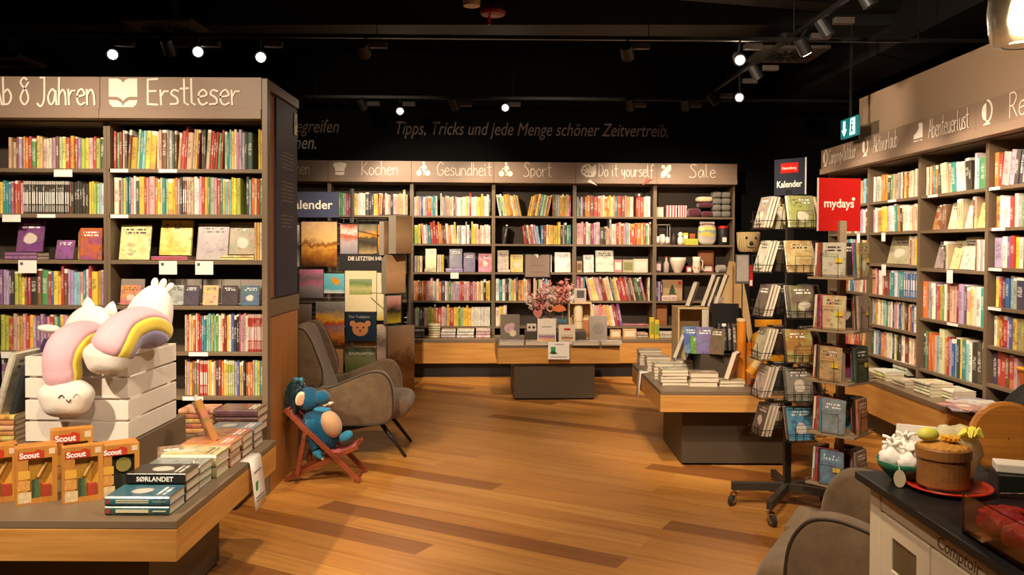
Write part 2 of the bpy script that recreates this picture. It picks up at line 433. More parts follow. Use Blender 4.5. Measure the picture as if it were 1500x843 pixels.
# ---------------------------------------------------------------- shelving
def bookcase(M, x, width, boards, label, depth=.32, sign=None, head=(2.34, 2.585), bottom=.0, group=None, side_at_end=False):
    """one bay; x is its first corner along the run, y into the shelf"""
    r = thing('bookcase', label, 'bookcase', group=group)
    r.matrix_world = M @ Matrix.Translation((x, 0, 0))
    T = .02
    MB().box(0, 0, bottom, T, depth, 2.5).build('side_panel', TAUPE, r)
    MB().box(width - T, 0, bottom, width, depth, 2.5).build('side_panel', TAUPE, r)
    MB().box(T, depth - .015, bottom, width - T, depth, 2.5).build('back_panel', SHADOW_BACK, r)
    MB().box(T, .005, 2.32, width - T, depth - .015, 2.345).build('top_panel', TAUPE, r)
    MB().box(T, .03, 0, width - T, depth - .015, .1).build('plinth', BLACK, r)
    for z in boards:
        MB().box(T, .004, z - .024, width - T, depth - .015, z).build('shelf', TAUPE, r, bevel=.0015)
    sp = MB().box(.001, -.085, head[0] + .05, width - .001, -.065, head[1]).build('sign_panel', SIGN, r)
    MB().box(0, -.10, head[0] - .01, width, -.0, head[0] + .048).build('sign_ledge', SIGN, r, bevel=.002)
    if sign:
        for kind, x0, s in sign.get('icons', ()): icon(kind, x0, (head[0] + .05 + head[1]) / 2 - s/2, -.0856, sp, s)
        for body, x0, wd, h in sign.get('text', ()):
            hand_text(body, x0, (head[0] + .055 + head[1]) / 2 - h*.47, h, wd, -.0872, sp, sign.get('pen', .0075))
    return r

LZ = [2.03, 1.745, 1.455, 1.17, .88, .60]
BZ = [1.93, 1.585, 1.235, .885, .57]
RZ2 = [1.985, 1.70, 1.41, 1.125, .845, .565]
RZ3 = [1.985, 1.70, 1.39, .985, .565]
RZ4 = [1.985, 1.70, 1.42, 1.145, .87, .60]
bookcase(LM, -.994, .993, LZ, 'taupe bookcase under the Erstleser sign beside the navy banner', .33, dict(icons=[('book', .055, .175)], text=[('Erstleser', .29, .57, .158)], pen=.012), group='children\'s shelving')
bookcase(LM, -1.989, .993, LZ, 'taupe bookcase under the sign for ages from eight', .33, dict(text=[('Ab 8 Jahren', .32, .65, .165)], pen=.012), group='children\'s shelving')
for i, (lab, sg) in enumerate([
    ('taupe bookcase mostly hidden behind the calendar rack and banner', dict(text=[('hen', .62, .16, .15)])),
    ('taupe bookcase under the Kochen sign behind the calendar rack', dict(icons=[('chef', .06, .16)], text=[('Kochen', .4, .44, .16)])),
    ('taupe bookcase under the Gesundheit sign with a cyclist', dict(icons=[('bike', .06, .16)], text=[('Gesundheit', .31, .66, .16)])),
    ('taupe bookcase under the Sport sign behind the small tree', dict(icons=[('bike', .06, .16)], text=[('Sport', .36, .34, .17)])),
    ('taupe bookcase under the Do it yourself sign', dict(icons=[('palette', .06, .165)], text=[('Do it yourself', .28, .68, .15)])),
    ('taupe bookcase of gifts under the Sale sign', dict(icons=[('percent', .05, .16)], text=[('Sale', .4, .33, .16)]))]):
    bookcase(BM, -1.999 + i, .998, BZ, lab, .34, sg, group='bookcases on the back wall')
for i, (lab, sg, zs) in enumerate([
    ('taupe bookcase under the Camping and Outdoor sign behind the spinner racks', dict(icons=[('globe', .05, .16)], text=[('Camping+Outdoor', .22, .72, .15)]), RZ2),
    ('taupe bookcase under the Aktivurlaub sign', dict(icons=[('globe', .05, .16)], text=[('Aktivurlaub', .3, .5, .15)]), RZ2),
    ('taupe bookcase under the Abenteuerlust sign with a boot', dict(icons=[('boot', .07, .15)], text=[('Abenteuerlust', .32, .6, .15)]), RZ3),
    ('taupe bookcase at the picture edge beside the globe sign', dict(icons=[('globe', .07, .16)], text=[('Reisen', .4, .5, .16)]), RZ4)]):
    bookcase(RM, i + .001, .998, zs, lab, .34, sg, group='travel shelving')
# closing strip and ledge at the far ends of two runs
# end of the children's shelving
ep = thing('shelf_end_panel', 'oak and taupe end panel of the children\'s shelving carrying the navy banner', 'panel', (-1.545, 5.31, 0))
MB().box(.001, -.085, 0, .036, -.02, 2.58).build('front_post', TAUPE, ep, bevel=.002)
MB().box(.001, -.019, 0, .012, .69, 2.58).build('core_board', TAUPE_D, ep)
MB().box(.0121, -.019, 1.22, .02, .66, 2.50).build('upper_board', OAKZ, ep, bevel=.002)
MB().box(.0121, -.019, 1.105, .036, .69, 1.21).build('mid_rail', TAUPE, ep, bevel=.002)
MB().box(.0121, -.016, .001, .034, .66, 1.10).build('lower_cabinet', OAKZ, ep, bevel=.003)
MB().box(.0121, -.019, 2.52, .034, .69, 2.58).build('top_rail', TAUPE, ep)

# benches
def bench(M, x0, x1, y0, y1, z0, z1, label, name='display_bench', board=None, top=.04, base=(.08, .1), end0=True, **kw):
    r = thing(name, label, 'bench', **kw); r.matrix_world = M
    o = OAK
    MB().box(x0, y0 + .004, z0, x1, y1, z1 - top).build('drawer_front', o, r, bevel=.003)
    MB().box(x0 - .003, y0, z1 - top, x1 + .003, y1, z1).build('top_board', TAUPE, r, bevel=.003)
    MB().box(x0 + .05, y0 + base[0], 0, x1 - .05, y1, z0).build('base', plain('black_base', (.01, .009, .008), .5), r)
    return r
bench(BM, -2.0, 4.0, -.42, -.005, .17, .455, 'long oak and taupe bench under the back bookcases')
bench(RM, -.02, 4.6, -.37, -.005, .17, .46, 'long oak and taupe bench under the travel bookcases')
bench(LM, -1.99, -.01, -.46, -.09, .17, .455, 'oak and taupe bench under the children\'s bookcases')

def display_table(name, label, x0, y0, x1, y1, bx0, by0, bx1, by1, zt=.56, zw=.412, M=None):
    r = thing(name, label, 'table')
    if M is not None: r.matrix_world = M
    MB().box(x0, y0, zt - .03, x1, y1, zt).build('top_board', TAUPE, r, bevel=.003)
    f = .022
    MB().box(x0, y0 + f, zw, x0 + f, y1 - f, zt - .031).build('apron', OAKY, r, bevel=.002)
    MB().box(x1 - f, y0 + f, zw, x1, y1 - f, zt - .031).build('apron', OAKY, r, bevel=.002)
    MB().box(x0, y0, zw, x1, y0 + f, zt - .031).build('apron', OAK, r, bevel=.002)
    MB().box(x0, y1 - f, zw, x1, y1, zt - .031).build('apron', OAK, r, bevel=.002)
    MB().box(x0 + f, y0 + f, zw + .02, x1 - f, y1 - f, zw + .04).build('under_board', TAUPE_D, r)
    MB().box(bx0, by0, .015, bx1, by1, zw + .02).build('pedestal', TAUPE_D, r, bevel=.003)
    MB().box(bx0 + .01, by0 + .01, 0, bx1 - .01, by1 - .01, .015).build('plinth', BLACK, r)
    return r
LT = (-3.1, 3.02, -1.2, 4.3)
display_table('display_table', 'oak and taupe display table holding the white crate and toy boxes', LT[0], LT[1], LT[2], LT[3], -2.9, 3.3, -1.42, 4.1)
display_table('display_table', 'oak and taupe display table stacked with books beside the spinner racks', 1.03, 5.83, 2.15, 7.2, 1.215, 6.0, 1.98, 6.74)
TM = Matrix.Translation((-.141, 8.5, 0)) @ Matrix.Rotation(math.radians(3), 4, 'Z')
display_table('display_table', 'oak and taupe display table with the small pink tree before the back shelves', 0, 0, 1.24, 1.0, .17, .03, .99, .75, zw=.372, M=TM)
RISER = MB().box(-2.9, 3.60, .5605, -1.635, 4.24, .70).build('display_riser', TAUPE, bevel=.003)
tag(RISER, 'low taupe plinth on the front table under the white crate', 'plinth')

# ---------------------------------------------------------------- wall writing and banner
GREYT = plain('grey_wall_lettering', hexc('a69382'), .7, var=.03)
def wall_text(body, px, py, px2, size, mat, label):
    yy = 10.36 + .37 - .01
    a = at(px, py, y=yy + 0.02); b = at(px2, py, y=yy)
    wl = BM.inverted() @ a
    o = text(body, size, mat, None, shear=.28, ext=.001)
    k = (b.x - a.x) / max(v.co.x for v in o.data.vertices)
    o.matrix_world = BM @ Matrix.Translation((wl.x, .367, wl.z)) @ Matrix.Rotation(PI/2, 4, 'X') @ Matrix.Diagonal((k, 1, 1, 1))
    tag(o, label, 'wall lettering'); o.name = 'wall_lettering'; return o
wall_text('Tipps, Tricks und jede Menge schöner Zeitvertreib.', 577, 197, 982, .235, GREYT, 'grey slanted line of writing high on the black back wall starting Tipps')
wall_text('egreifen', 434, 195, 497, .235, GREYT, 'grey slanted word ending egreifen on the black wall beside the banner')
wall_text('hen.', 432, 219, 464, .24, WHITE, 'brighter short word ending hen on the black wall below the grey one')

t = NT('navy_banner_print'); gx, gy, gz = t.xyz(t.coord('Generated'))
linesy = t.math('FRACT', t.math('MULTIPLY', gz, 52.0))
inrow = t.math('MULTIPLY', t.math('GREATER_THAN', linesy, .35), t.math('LESS_THAN', linesy, .62))
cbn = t.n('ShaderNodeCombineXYZ'); t.val(cbn.inputs[0], t.math('MULTIPLY', gy, 26)); t.val(cbn.inputs[1], t.math('MULTIPLY', t.math('FLOOR', t.math('MULTIPLY', gz, 52.0)), 3.7))
glyph = t.math('GREATER_THAN', t.noise(cbn.outputs[0], 1.0, 1), .44)
para = t.math('GREATER_THAN', t.math('SINE', t.math('MULTIPLY', gz, 38.0)), -.45)
wx = t.math('MULTIPLY', t.math('GREATER_THAN', gy, .22), t.math('LESS_THAN', gy, .8))
zz = t.math('MULTIPLY', t.math('GREATER_THAN', gz, .34), t.math('LESS_THAN', gz, .78))
msk = t.math('MULTIPLY', t.math('MULTIPLY', inrow, glyph), t.math('MULTIPLY', t.math('MULTIPLY', wx, zz), para))
BANNER = t.out(t.mix(t.math('MULTIPLY', msk, .6), hexc('262b47'), hexc('a99a98')), .55)
bn = MB().box(-1.5245, 5.43, 1.225, -1.51, 5.95, 2.50).build('hanging_banner', BANNER)
tag(bn, 'tall navy banner with faint lines of writing on the shelf end', 'banner')
o = MB().box(-1.5095, 5.87, 2.32, -1.507, 5.945, 2.47).build('paper_tag', WHITE)
tag(o, 'small pale tag at the top edge of the navy banner', 'tag')
MB().box(-1.5068, 5.89, 2.39, -1.506, 5.92, 2.43).build('printed_mark', BLACKM, o)

# ---------------------------------------------------------------- ceiling fittings
LAMP = emit('lamp_lens', (1.0, .93, .82), 22.0)
LAMP_OFF = plain('lamp_glass', (.05, .045, .04), .3)
SPOTB = plain('spot_housing', (.012, .011, .010), .5)
GEAR = plain('gear_box', (.055, .042, .032), .6)
def track(name, a, b, label):
    r = thing('lighting_track', label, 'track', a)
    d = Vector(b) - Vector(a)
    MB().bar((0,0,0), d, .035, .03).build('rail', BLACKM, r)
    n = max(2, int(d.length / 2.2))
    for i in range(n + 1):
        p = d * ((i + .3) / (n + .6)); mb = MB(); mb.cyl(p + Vector((0,0,.015)), p + Vector((0,0,.8)), .004, n=6); mb.build('hanger_rod', BLACKM, r)
TRZ = 3.2
track('a', (-6, 6.62, TRZ), (6, 6.78, TRZ), 'black lighting track across the ceiling, the nearer of two crossing runs')
track('b', (-5, 9.3, TRZ), (5, 9.55, TRZ), 'black lighting track near the back wall above the wall writing')
track('c', (2.17, 9.2, TRZ + .05), (2.36, 2.5, TRZ + .05), 'black lighting track running along above the travel shelving')
def lamp(px, py, Y, aim, label, watts=0, angle=50, on=True, zt=TRZ):
    if zt > TRZ:      # on the track that runs along the room: find where the sight line passes under it
        Y = min((k*.05 for k in range(100, 190)), key=lambda q: abs(at(px, py, y=q).x - (2.17 + (9.2 - q)*.19/6.7) - .02))
    p = at(px, py, y=Y)
    r = thing('track_spotlight', label, 'spotlight', (p.x, Y, zt - .016), group='ceiling spotlights')
    c = Vector((p.x, Y, p.z)); d = (Vector(aim) - c).normalized(); o = -Vector((p.x, Y, zt - .016))
    c0 = c - d * .13
    MB().cyl(c0 + o, c + o, .045, .05, 18).build('lamp_head', SPOTB, r)
    MB().cyl(c + o + d*.001, c + o + d*.004, .036, .036, 18).build('lens', LAMP if on else LAMP_OFF, r)
    MB().box(.03, -.03, -.075, .17, .03, -.03).build('gear_box', GEAR, r, bevel=.003)
    MB().cyl((0, 0, 0), c0 + o + Vector((0,0,.0)), .009, n=8).build('bracket', BLACKM, r)
    if watts: spot_light(c + d*.02, aim, watts, angle)
A1, A2 = 6.68, 9.42
lamp(165, 80, A1, (-1.2, 2.4, 1.2), 'lit ceiling spotlight above the sign for ages from eight', 60, 60)
lamp(290, 76, A1, (-.9, 2.0, 1.6), 'lit ceiling spotlight beside a dark one above the Erstleser sign', 0)
lamp(250, 79, A1, (-2.6, 9.8, 0), 'dark ceiling spotlight beside a lit one above the Erstleser sign', 90, 60, False)
lamp(382, 84, A1, (-.3, 2.2, 1.4), 'lit ceiling spotlight nearest the top of the navy banner', 0)
lamp(535, 80, A1, (-1.0, 10.3, 1.2), 'dark ceiling spotlight above the slanted word egreifen', 560, 56, False)
lamp(920, 84, A1, (2.0, 10.3, .9), 'ceiling spotlight glowing at its rim above the end of the wall writing', 560, 58, True)
lamp(1084, 88, A1, (1.2, 2.5, 1.2), 'lit ceiling spotlight on the nearer track close to the air diffuser', 50, 60)
lamp(586, 163, A2, (-.2, 5.5, 1.0), 'lit ceiling spotlight over the word Tipps', 40, 60)
lamp(740, 158, A2, (.9, 5.0, 1.6), 'lit ceiling spotlight over the word Menge', 0)
lamp(534, 160, A2, (-1.0, 10.36, 1.5), 'dark ceiling spotlight on the back track before the word Tipps', 120, 80, False)
lamp(669, 160, A2, (.2, 10.36, 1.4), 'dark ceiling spotlight on the back track over the word und', 120, 80, False)
lamp(924, 161, A2, (1.6, 10.45, 1.4), 'dark ceiling spotlight on the back track over the word Zeitvertreib', 120, 80, False)
lamp(1005, 161, A2, (2.4, 10.5, 1.4), 'dark ceiling spotlight on the back track beyond the wall writing', 100, 80, False)
lamp(1083, 143, 8.9, (1.0, 4.0, 1.4), 'lit ceiling spotlight where the track over the travel shelves begins', 40, 60, True, TRZ + .05)
lamp(1050, 152, 9.1, (3.3, 8.7, 1.3), 'dark ceiling spotlight at the far end of the travel track', 110, 60, False, TRZ + .05)
lamp(1112, 115, 7.7, (3.4, 7.9, 1.2), 'dark ceiling spotlight just below the air diffuser', 140, 66, False, TRZ + .05)
lamp(1182, 79, 6.95, (3.4, 6.9, 1.2), 'ceiling spotlight with a bright rim beside the air diffuser', 150, 66, True, TRZ + .05)
lamp(1215, 52, 6.4, (3.4, 5.9, 1.2), 'dark ceiling spotlight above the one with a bright rim', 160, 66, False, TRZ + .05)
lamp(1276, 8, 5.6, (3.4, 5.3, 1.2), 'dark ceiling spotlight at the top edge of the picture on the travel track', 140, 66, False, TRZ + .05)

# air diffusers, detectors
def diffuser(c, s, label):
    r = thing('air_diffuser', label, 'air vent', c)
    MB().box(-s/2, -s/2, 0, s/2, s/2, .03).build('plate', GEAR, r)
    for i in range(16):
        a = 2*PI*i/16; q = Vector((math.cos(a), math.sin(a), 0))
        MB().bar(q*.08*s + Vector((0,0,-.004)), q*.38*s + Vector((0,0,-.004)), .03*s, .008).build('slot', BLACK, r)
    mb = MB(); mb.cyl((0,0,.03), (0,0,.6), .1, n=14); mb.build('duct_neck', DARKDUCT, r)
p = at(1152, 82, z=3.4); diffuser((p.x, p.y, 3.4), .62, 'square ceiling air diffuser with swirl slots above the exit sign side')
p = at(248, 44, z=3.5); diffuser((p.x, p.y, 3.5), .62, 'square ceiling air diffuser above the Erstleser bookcase')
p = at(10, 92, z=3.3); diffuser((p.x, p.y, 3.3), .5, 'square ceiling air diffuser above the corner of the sign for ages from eight')
p = at(691, 10, z=3.55)
r = thing('smoke_detector', 'beige round ceiling detector at the top edge', 'detector', (p.x, p.y, 3.55))
MB().lathe([(.03,-.0),(.07,.005),(.075,.05),(.06,.08)], 20).build('body', plain('beige_plastic', hexc('c9ad88'), .5), r)
mb = MB(); mb.cyl((0,0,.08), (0,0,.45), .012); mb.build('stem', BLACKM, r)
p = at(722, 24, z=3.5)
r = thing('alarm_sounder', 'red round alarm sounder on the ceiling beside the beige detector', 'alarm', (p.x, p.y, 3.5))
MB().lathe([(.05,0),(.1,.012),(.11,.035),(.09,.06)], 20).build('body', plain('red_plastic', hexc('8e0f10'), .4), r)
mb = MB(); mb.cyl((0,0,.06), (0,0,.5), .012); mb.build('stem', BLACKM, r)
MB().cyl((-.03,0,-.07), (-.03,0,0), .012, n=8).build('test_button', REDB, r)

# exit sign
p = at(1243, 187, x=3.1)
r = thing('exit_sign', 'glowing green emergency exit sign with an arrow beside the tan wall', 'exit sign', (p.x, p.y, p.z), rz=math.radians(-90))
EXW = emit('exit_white', (.55, 1.0, .9), 1.6)
MB().box(-.19, 0, -.09, .19, .03, .09).build('housing', emit('exit_green', hexc('0c6a70'), .5), r, bevel=.004)
mb = MB(); flat(mb, [(-.10,-.07),(-.16,-.01),(-.125,-.01),(-.125,.07),(-.075,.07),(-.075,-.01),(-.04,-.01)], -.001); mb.build('arrow', EXW, r)
mb = MB(); flat(mb, [(.03,-.075),(.15,-.075),(.15,.075),(.05,.075)], -.001); mb.build('door_panel', EXW, r)
mb = MB(); disc(mb, .085, .045, .014, -.003); stroke(mb, [(.085,.027),(.08,-.02),(.055,-.055)], .018, -.003); stroke(mb, [(.08,-.02),(.105,-.055)], .018, -.003); stroke(mb, [(.06,.012),(.11,.008)], .014, -.003); mb.build('running_figure', plain('exit_ink', (.0,.12,.1), .5), r)
MB().box(-.02, .01, .09, .02, .02, 4.0 - p.z).build('bracket', BLACKM, r)

# pendant lamp
p = at(1497, 30, y=2.6)
r = thing('pendant_lamp', 'ribbed glass jar pendant lamp glowing at the top corner', 'lamp', (p.x, 2.6, p.z))
prof = [(.055,-.078),(.082,-.072),(.092,-.03),(.095,.03),(.09,.1),(.07,.16),(.045,.19)]
prof = [(rr * (1 + .015*math.sin(i*3.0)), z) for i, (rr, z) in enumerate(prof)]
inner = [(rr - .004, z + .003) for rr, z in reversed(prof)]
MB().lathe(prof + inner, 32, cap=False).build('glass_shade', glass('pendant_glass', (1.0, .93, .82), .15), r, smooth=True)
MB().lathe([(.005,-.045),(.03,-.035),(.038,0),(.03,.05),(.018,.08)], 16).build('bulb', emit('bulb_glow', (1.0, .72, .42), 22.0), r, smooth=True)
MB().cyl((0,0,.08), (0,0,.2), .022).build('socket', BLACKM, r)
MB().cyl((0,0,.2), (0,0,4.0 - p.z), .004, n=6).build('cord', BLACKM, r)
l = bpy.data.lights.new('pendant_glow', 'POINT'); l.energy = 6; l.color = (1, .7, .42); l.shadow_soft_size = .05
o = bpy.data.objects.new('pendant_light', l); COL.objects.link(o); o.location = (p.x, 2.6, p.z - .12)
# ---------------------------------------------------------------- books
PALETTE = dict(r='b8322a', R='7d2322', o='dd7a2c', y='ecc848', Y='c9992e', g='4f9a55', G='2a4f43', l='b4c048', t='1f8f92', c='8cc3cf', b='2e5f9e',
               n='27304f', p='85518f', v='b49ac0', k='171514', K='3f3b3a', w='f4ece0', W='ecdcc0', e='cdb392', i='dba3a8', I='a84a68', s='a3a29e', a='a9c9a4', m='7b4a30', f='eaba8e')
CNAME = dict(r='red', R='dark red', o='orange', y='yellow', Y='mustard', g='green', G='dark green', l='lime', t='teal', c='pale blue', b='blue', n='navy', p='purple',
             v='lilac', k='black', K='charcoal', w='white', W='cream', e='beige', i='pink', I='raspberry', s='grey', a='pale green', m='brown', f='peach')
ORD = 'first second third fourth fifth sixth seventh eighth ninth tenth eleventh twelfth thirteenth fourteenth fifteenth sixteenth seventeenth eighteenth nineteenth twentieth'.split()
def ordinal(n):
    if n <= 20: return ORD[n-1]
    tens = {2: 'twenty', 3: 'thirty', 4: 'forty', 5: 'fifty'}
    return tens[n//10] + '-' + ORD[n % 10 - 1] if n % 10 else {30: 'thirtieth', 40: 'fortieth', 50: 'fiftieth'}[n]

t = NT('page_block'); a_, b_, c_ = t.xyz(t.coord())
nz = t.noise(t.map(t.coord(), (160, 3, 3)), 1.0, 1)
PAGES = t.out(t.mix(nz, hexc('cdbb9c'), hexc('f1e6d2')), .8)

def spine_mat(name, style):
    t = NT(name); oi = t.n('ShaderNodeObjectInfo'); col = oi.outputs['Color']; rnd = oi.outputs['Random']
    x, y, z = t.xyz(t.coord())
    r2 = t.math('FRACT', t.math('MULTIPLY', rnd, 17.31)); r3 = t.math('FRACT', t.math('MULTIPLY', rnd, 51.7)); r4 = t.math('FRACT', t.math('MULTIPLY', rnd, 133.3))
    hs = t.n('ShaderNodeHueSaturation'); t.val(hs.inputs['Color'], col); t.val(hs.inputs['Hue'], t.math('ADD', t.math('MULTIPLY', r2, .16), .42)); t.val(hs.inputs['Value'], t.math('ADD', t.math('MULTIPLY', r3, .5), .75)); hs.inputs['Saturation'].default_value = .95
    alt = hs.outputs[0]
    cbx = t.n('ShaderNodeCombineXYZ'); t.val(cbx.inputs[0], t.math('ADD', t.math('MULTIPLY', x, 2.2), t.math('MULTIPLY', rnd, 90))); t.val(cbx.inputs[2], t.math('MULTIPLY', z, 55)); t.val(cbx.inputs[1], rnd)
    nzz = t.noise(cbx.outputs[0], 1.0, 1)
    onsp = t.math('LESS_THAN', y, .03); cen = t.math('LESS_THAN', t.math('ABSOLUTE', x), .3)
    z0 = t.math('ADD', .22, t.math('MULTIPLY', r3, .25)); z1 = t.math('ADD', .62, t.math('MULTIPLY', r4, .28))
    rng = t.math('MULTIPLY', t.math('GREATER_THAN', z, z0), t.math('LESS_THAN', z, z1))
    ink = t.math('MULTIPLY', t.math('MULTIPLY', t.math('GREATER_THAN', nzz, .5), rng), t.math('MULTIPLY', onsp, cen))
    bw = t.n('ShaderNodeRGBToBW'); t.val(bw.inputs[0], col)
    inkc = t.mix(t.math('GREATER_THAN', bw.outputs[0], .35), (.85, .8, .72), (.1, .07, .07))
    c = col
    if style == 'band':
        bt = t.math('LESS_THAN', z, t.math('ADD', .1, t.math('MULTIPLY', r2, .25)))
        c = t.mix(bt, c, alt); tp = t.math('GREATER_THAN', z, t.math('ADD', .86, t.math('MULTIPLY', r4, .16))); c = t.mix(tp, c, (.85, .8, .72))
    elif style == 'series':
        rg = t.math('MULTIPLY', t.math('GREATER_THAN', z, .3), t.math('LESS_THAN', z, .66)); c = t.mix(t.math('MULTIPLY', t.math('MULTIPLY', rg, cen), onsp), c, (.8, .75, .68))
        rg = t.math('MULTIPLY', t.math('GREATER_THAN', z, .06), t.math('LESS_THAN', z, .26)); c = t.mix(t.math('MULTIPLY', t.math('MULTIPLY', rg, t.math('MULTIPLY', cen, .5)), onsp), c, (.8, .75, .7))
        tp = t.math('GREATER_THAN', z, .9); c = t.mix(t.math('MULTIPLY', tp, .6), c, (.8, .75, .68))
    elif style == 'photo':
        n2 = t.noise(t.map(t.coord(), (1.2, 1.2, 6), loc=(0, 0, 0)), 1.0, 3)
        ad = t.n('ShaderNodeTexNoise', noise_dimensions='4D'); t.val(ad.inputs['Vector'], t.map(t.coord(), (1.5, 1.5, 5))); t.val(ad.inputs['W'], t.math('MULTIPLY', rnd, 40)); ad.inputs['Scale'].default_value = 1.0
        c = t.mix(t.math('GREATER_THAN', ad.outputs[0], .52), c, alt)
    c = t.mix(t.math('MULTIPLY', ink, .6), c, inkc)
    return t.out(c, .42, spec=.4)
SPINES = [spine_mat('spine_plain', 'plain'), spine_mat('spine_banded', 'band'), spine_mat('spine_photo', 'photo'), spine_mat('spine_series', 'series')]

def art_mat(name, kind):
    """a printed cover: Object Info colour is the ground, a hue-turned mate and pale paper make the picture"""
    t = NT(name); oi = t.n('ShaderNodeObjectInfo'); col = oi.outputs['Color']; rnd = oi.outputs['Random']
    x, y, z = t.xyz(t.coord())
    r2 = t.math('FRACT', t.math('MULTIPLY', rnd, 17.31)); r3 = t.math('FRACT', t.math('MULTIPLY', rnd, 51.7)); r4 = t.math('FRACT', t.math('MULTIPLY', rnd, 133.3))
    hs = t.n('ShaderNodeHueSaturation'); t.val(hs.inputs['Color'], col); t.val(hs.inputs['Hue'], t.math('ADD', t.math('MULTIPLY', r2, .24), .38)); t.val(hs.inputs['Value'], t.math('ADD', t.math('MULTIPLY', r3, .7), .6)); hs.inputs['Saturation'].default_value = .8
    hs2 = t.n('ShaderNodeHueSaturation'); t.val(hs2.inputs['Color'], col); t.val(hs2.inputs['Hue'], t.math('ADD', t.math('MULTIPLY', r4, .2), .4)); hs2.inputs['Value'].default_value = .45
    cb = t.n('ShaderNodeCombineXYZ'); t.val(cb.inputs[0], t.math('MULTIPLY', y, 1.0)); t.val(cb.inputs[1], t.math('MULTIPLY', z, 1.4)); t.val(cb.inputs[2], t.math('MULTIPLY', rnd, 60))
    n1 = t.noise(cb.outputs[0], 2.2, 5, .6); n2 = t.noise(cb.outputs[0], 3.6, 5, .65); n3 = t.noise(cb.outputs[0], 1.7, 2)
    c = t.mix(t.ramp(n1, [(.42, (0,0,0)), (.6, (1,1,1))]), col, hs.outputs[0])
    c = t.mix(t.ramp(n2, [(.53, (0,0,0)), (.66, (.8,.8,.8))]), c, hs2.outputs[0])
    dy = t.math('SUBTRACT', y, .5); dz = t.math('MULTIPLY', t.math('SUBTRACT', z, t.math('ADD', .3, t.math('MULTIPLY', r3, .2))), 1.3)
    rad = t.math('ADD', t.math('SQRT', t.math('ADD', t.math('MULTIPLY', dy, dy), t.math('MULTIPLY', dz, dz))), t.math('MULTIPLY', n3, .35))
    c = t.mix(t.math('MULTIPLY', t.ramp(rad, [(.36, (1,1,1)), (.42, (0,0,0))]), t.math('MULTIPLY', t.math('GREATER_THAN', r4, .65), .8)), c, (.75, .66, .54))
    # title lettering: rows of letter-like marks in the upper part
    rowz = t.math('MULTIPLY', z, 11.0); fz = t.math('FRACT', rowz)
    cb3 = t.n('ShaderNodeCombineXYZ'); t.val(cb3.inputs[0], t.math('MULTIPLY', y, 16)); t.val(cb3.inputs[1], t.math('MULTIPLY', t.math('FLOOR', rowz), 5.1)); t.val(cb3.inputs[2], t.math('MULTIPLY', rnd, 77))
    gl = t.math('GREATER_THAN', t.noise(cb3.outputs[0], 1.0, 0), .46)
    m = t.math('MULTIPLY', t.math('MULTIPLY', t.math('GREATER_THAN', fz, .2), t.math('LESS_THAN', fz, .75)), gl)
    m = t.math('MULTIPLY', m, t.math('MULTIPLY', t.math('LESS_THAN', t.math('ABSOLUTE', dy), .34), t.math('MULTIPLY', t.math('GREATER_THAN', z, .73), t.math('LESS_THAN', z, .91))))
    bw = t.n('ShaderNodeRGBToBW'); t.val(bw.inputs[0], c)
    c = t.mix(m, c, t.mix(t.math('GREATER_THAN', bw.outputs[0], .3), (.9, .86, .8), (.08, .05, .05)))
    return t.out(c, .3, spec=.5)
ART = art_mat('printed_cover', 'a')

def cover_shell(mb, m=0, b=.09):
    """unit book: thickness x -.5...5, depth y 0 (spine) ..1, height z 0..1"""
    out = [(-.5,1),(-.5,.02),(-.3,-.012),(0,-.022),(.3,-.012),(.5,.02),(.5,1),(.5-b,1),(.5-b,.05),(-.5+b,.05),(-.5+b,1)]
    a = [mb.vert((x, y, 0)) for x, y in out]; c = [mb.vert((x, y, 1)) for x, y in out]
    n = len(out)
    for i in range(n):
        j = (i+1) % n; mb.face((a[i], a[j], c[j], c[i]), m)
    for L in (a, c):
        mb.face((L[0], L[1], L[9], L[10]), m); mb.face((L[1], L[2], L[3], L[4], L[5], L[8], L[9]), m); mb.face((L[5], L[6], L[7], L[8]), m)
    return mb
def book_mesh(name, mat):
    mb = cover_shell(MB()); mb.box(-.41, .05, .012, .41, .975, .985, 1)
    return mb.mesh(name, [mat, PAGES])
SPINE_MESH = [book_mesh('upright_book', m) for m in SPINES]
COVER_MESH = cover_shell(MB(), b=.06).mesh('book_cover', [ART])
PAGE_MESH = MB().box(-.435, .05, .012, .435, .975, .985).mesh('book_pages', [PAGES])
BOOKS = {}
def jitter(c, k=.1): return tuple(max(0, min(1, x * (1 + random.uniform(-k, k)))) for x in c)
def col4(key, k=.12):
    c = hexc(PALETTE[key]) if len(key) == 1 else hexc(key)
    if len(key) == 1: c = tuple(.88*a + .12*b for a, b in zip(c, (.42, .34, .25)))
    return (*jitter(c, k), 1)

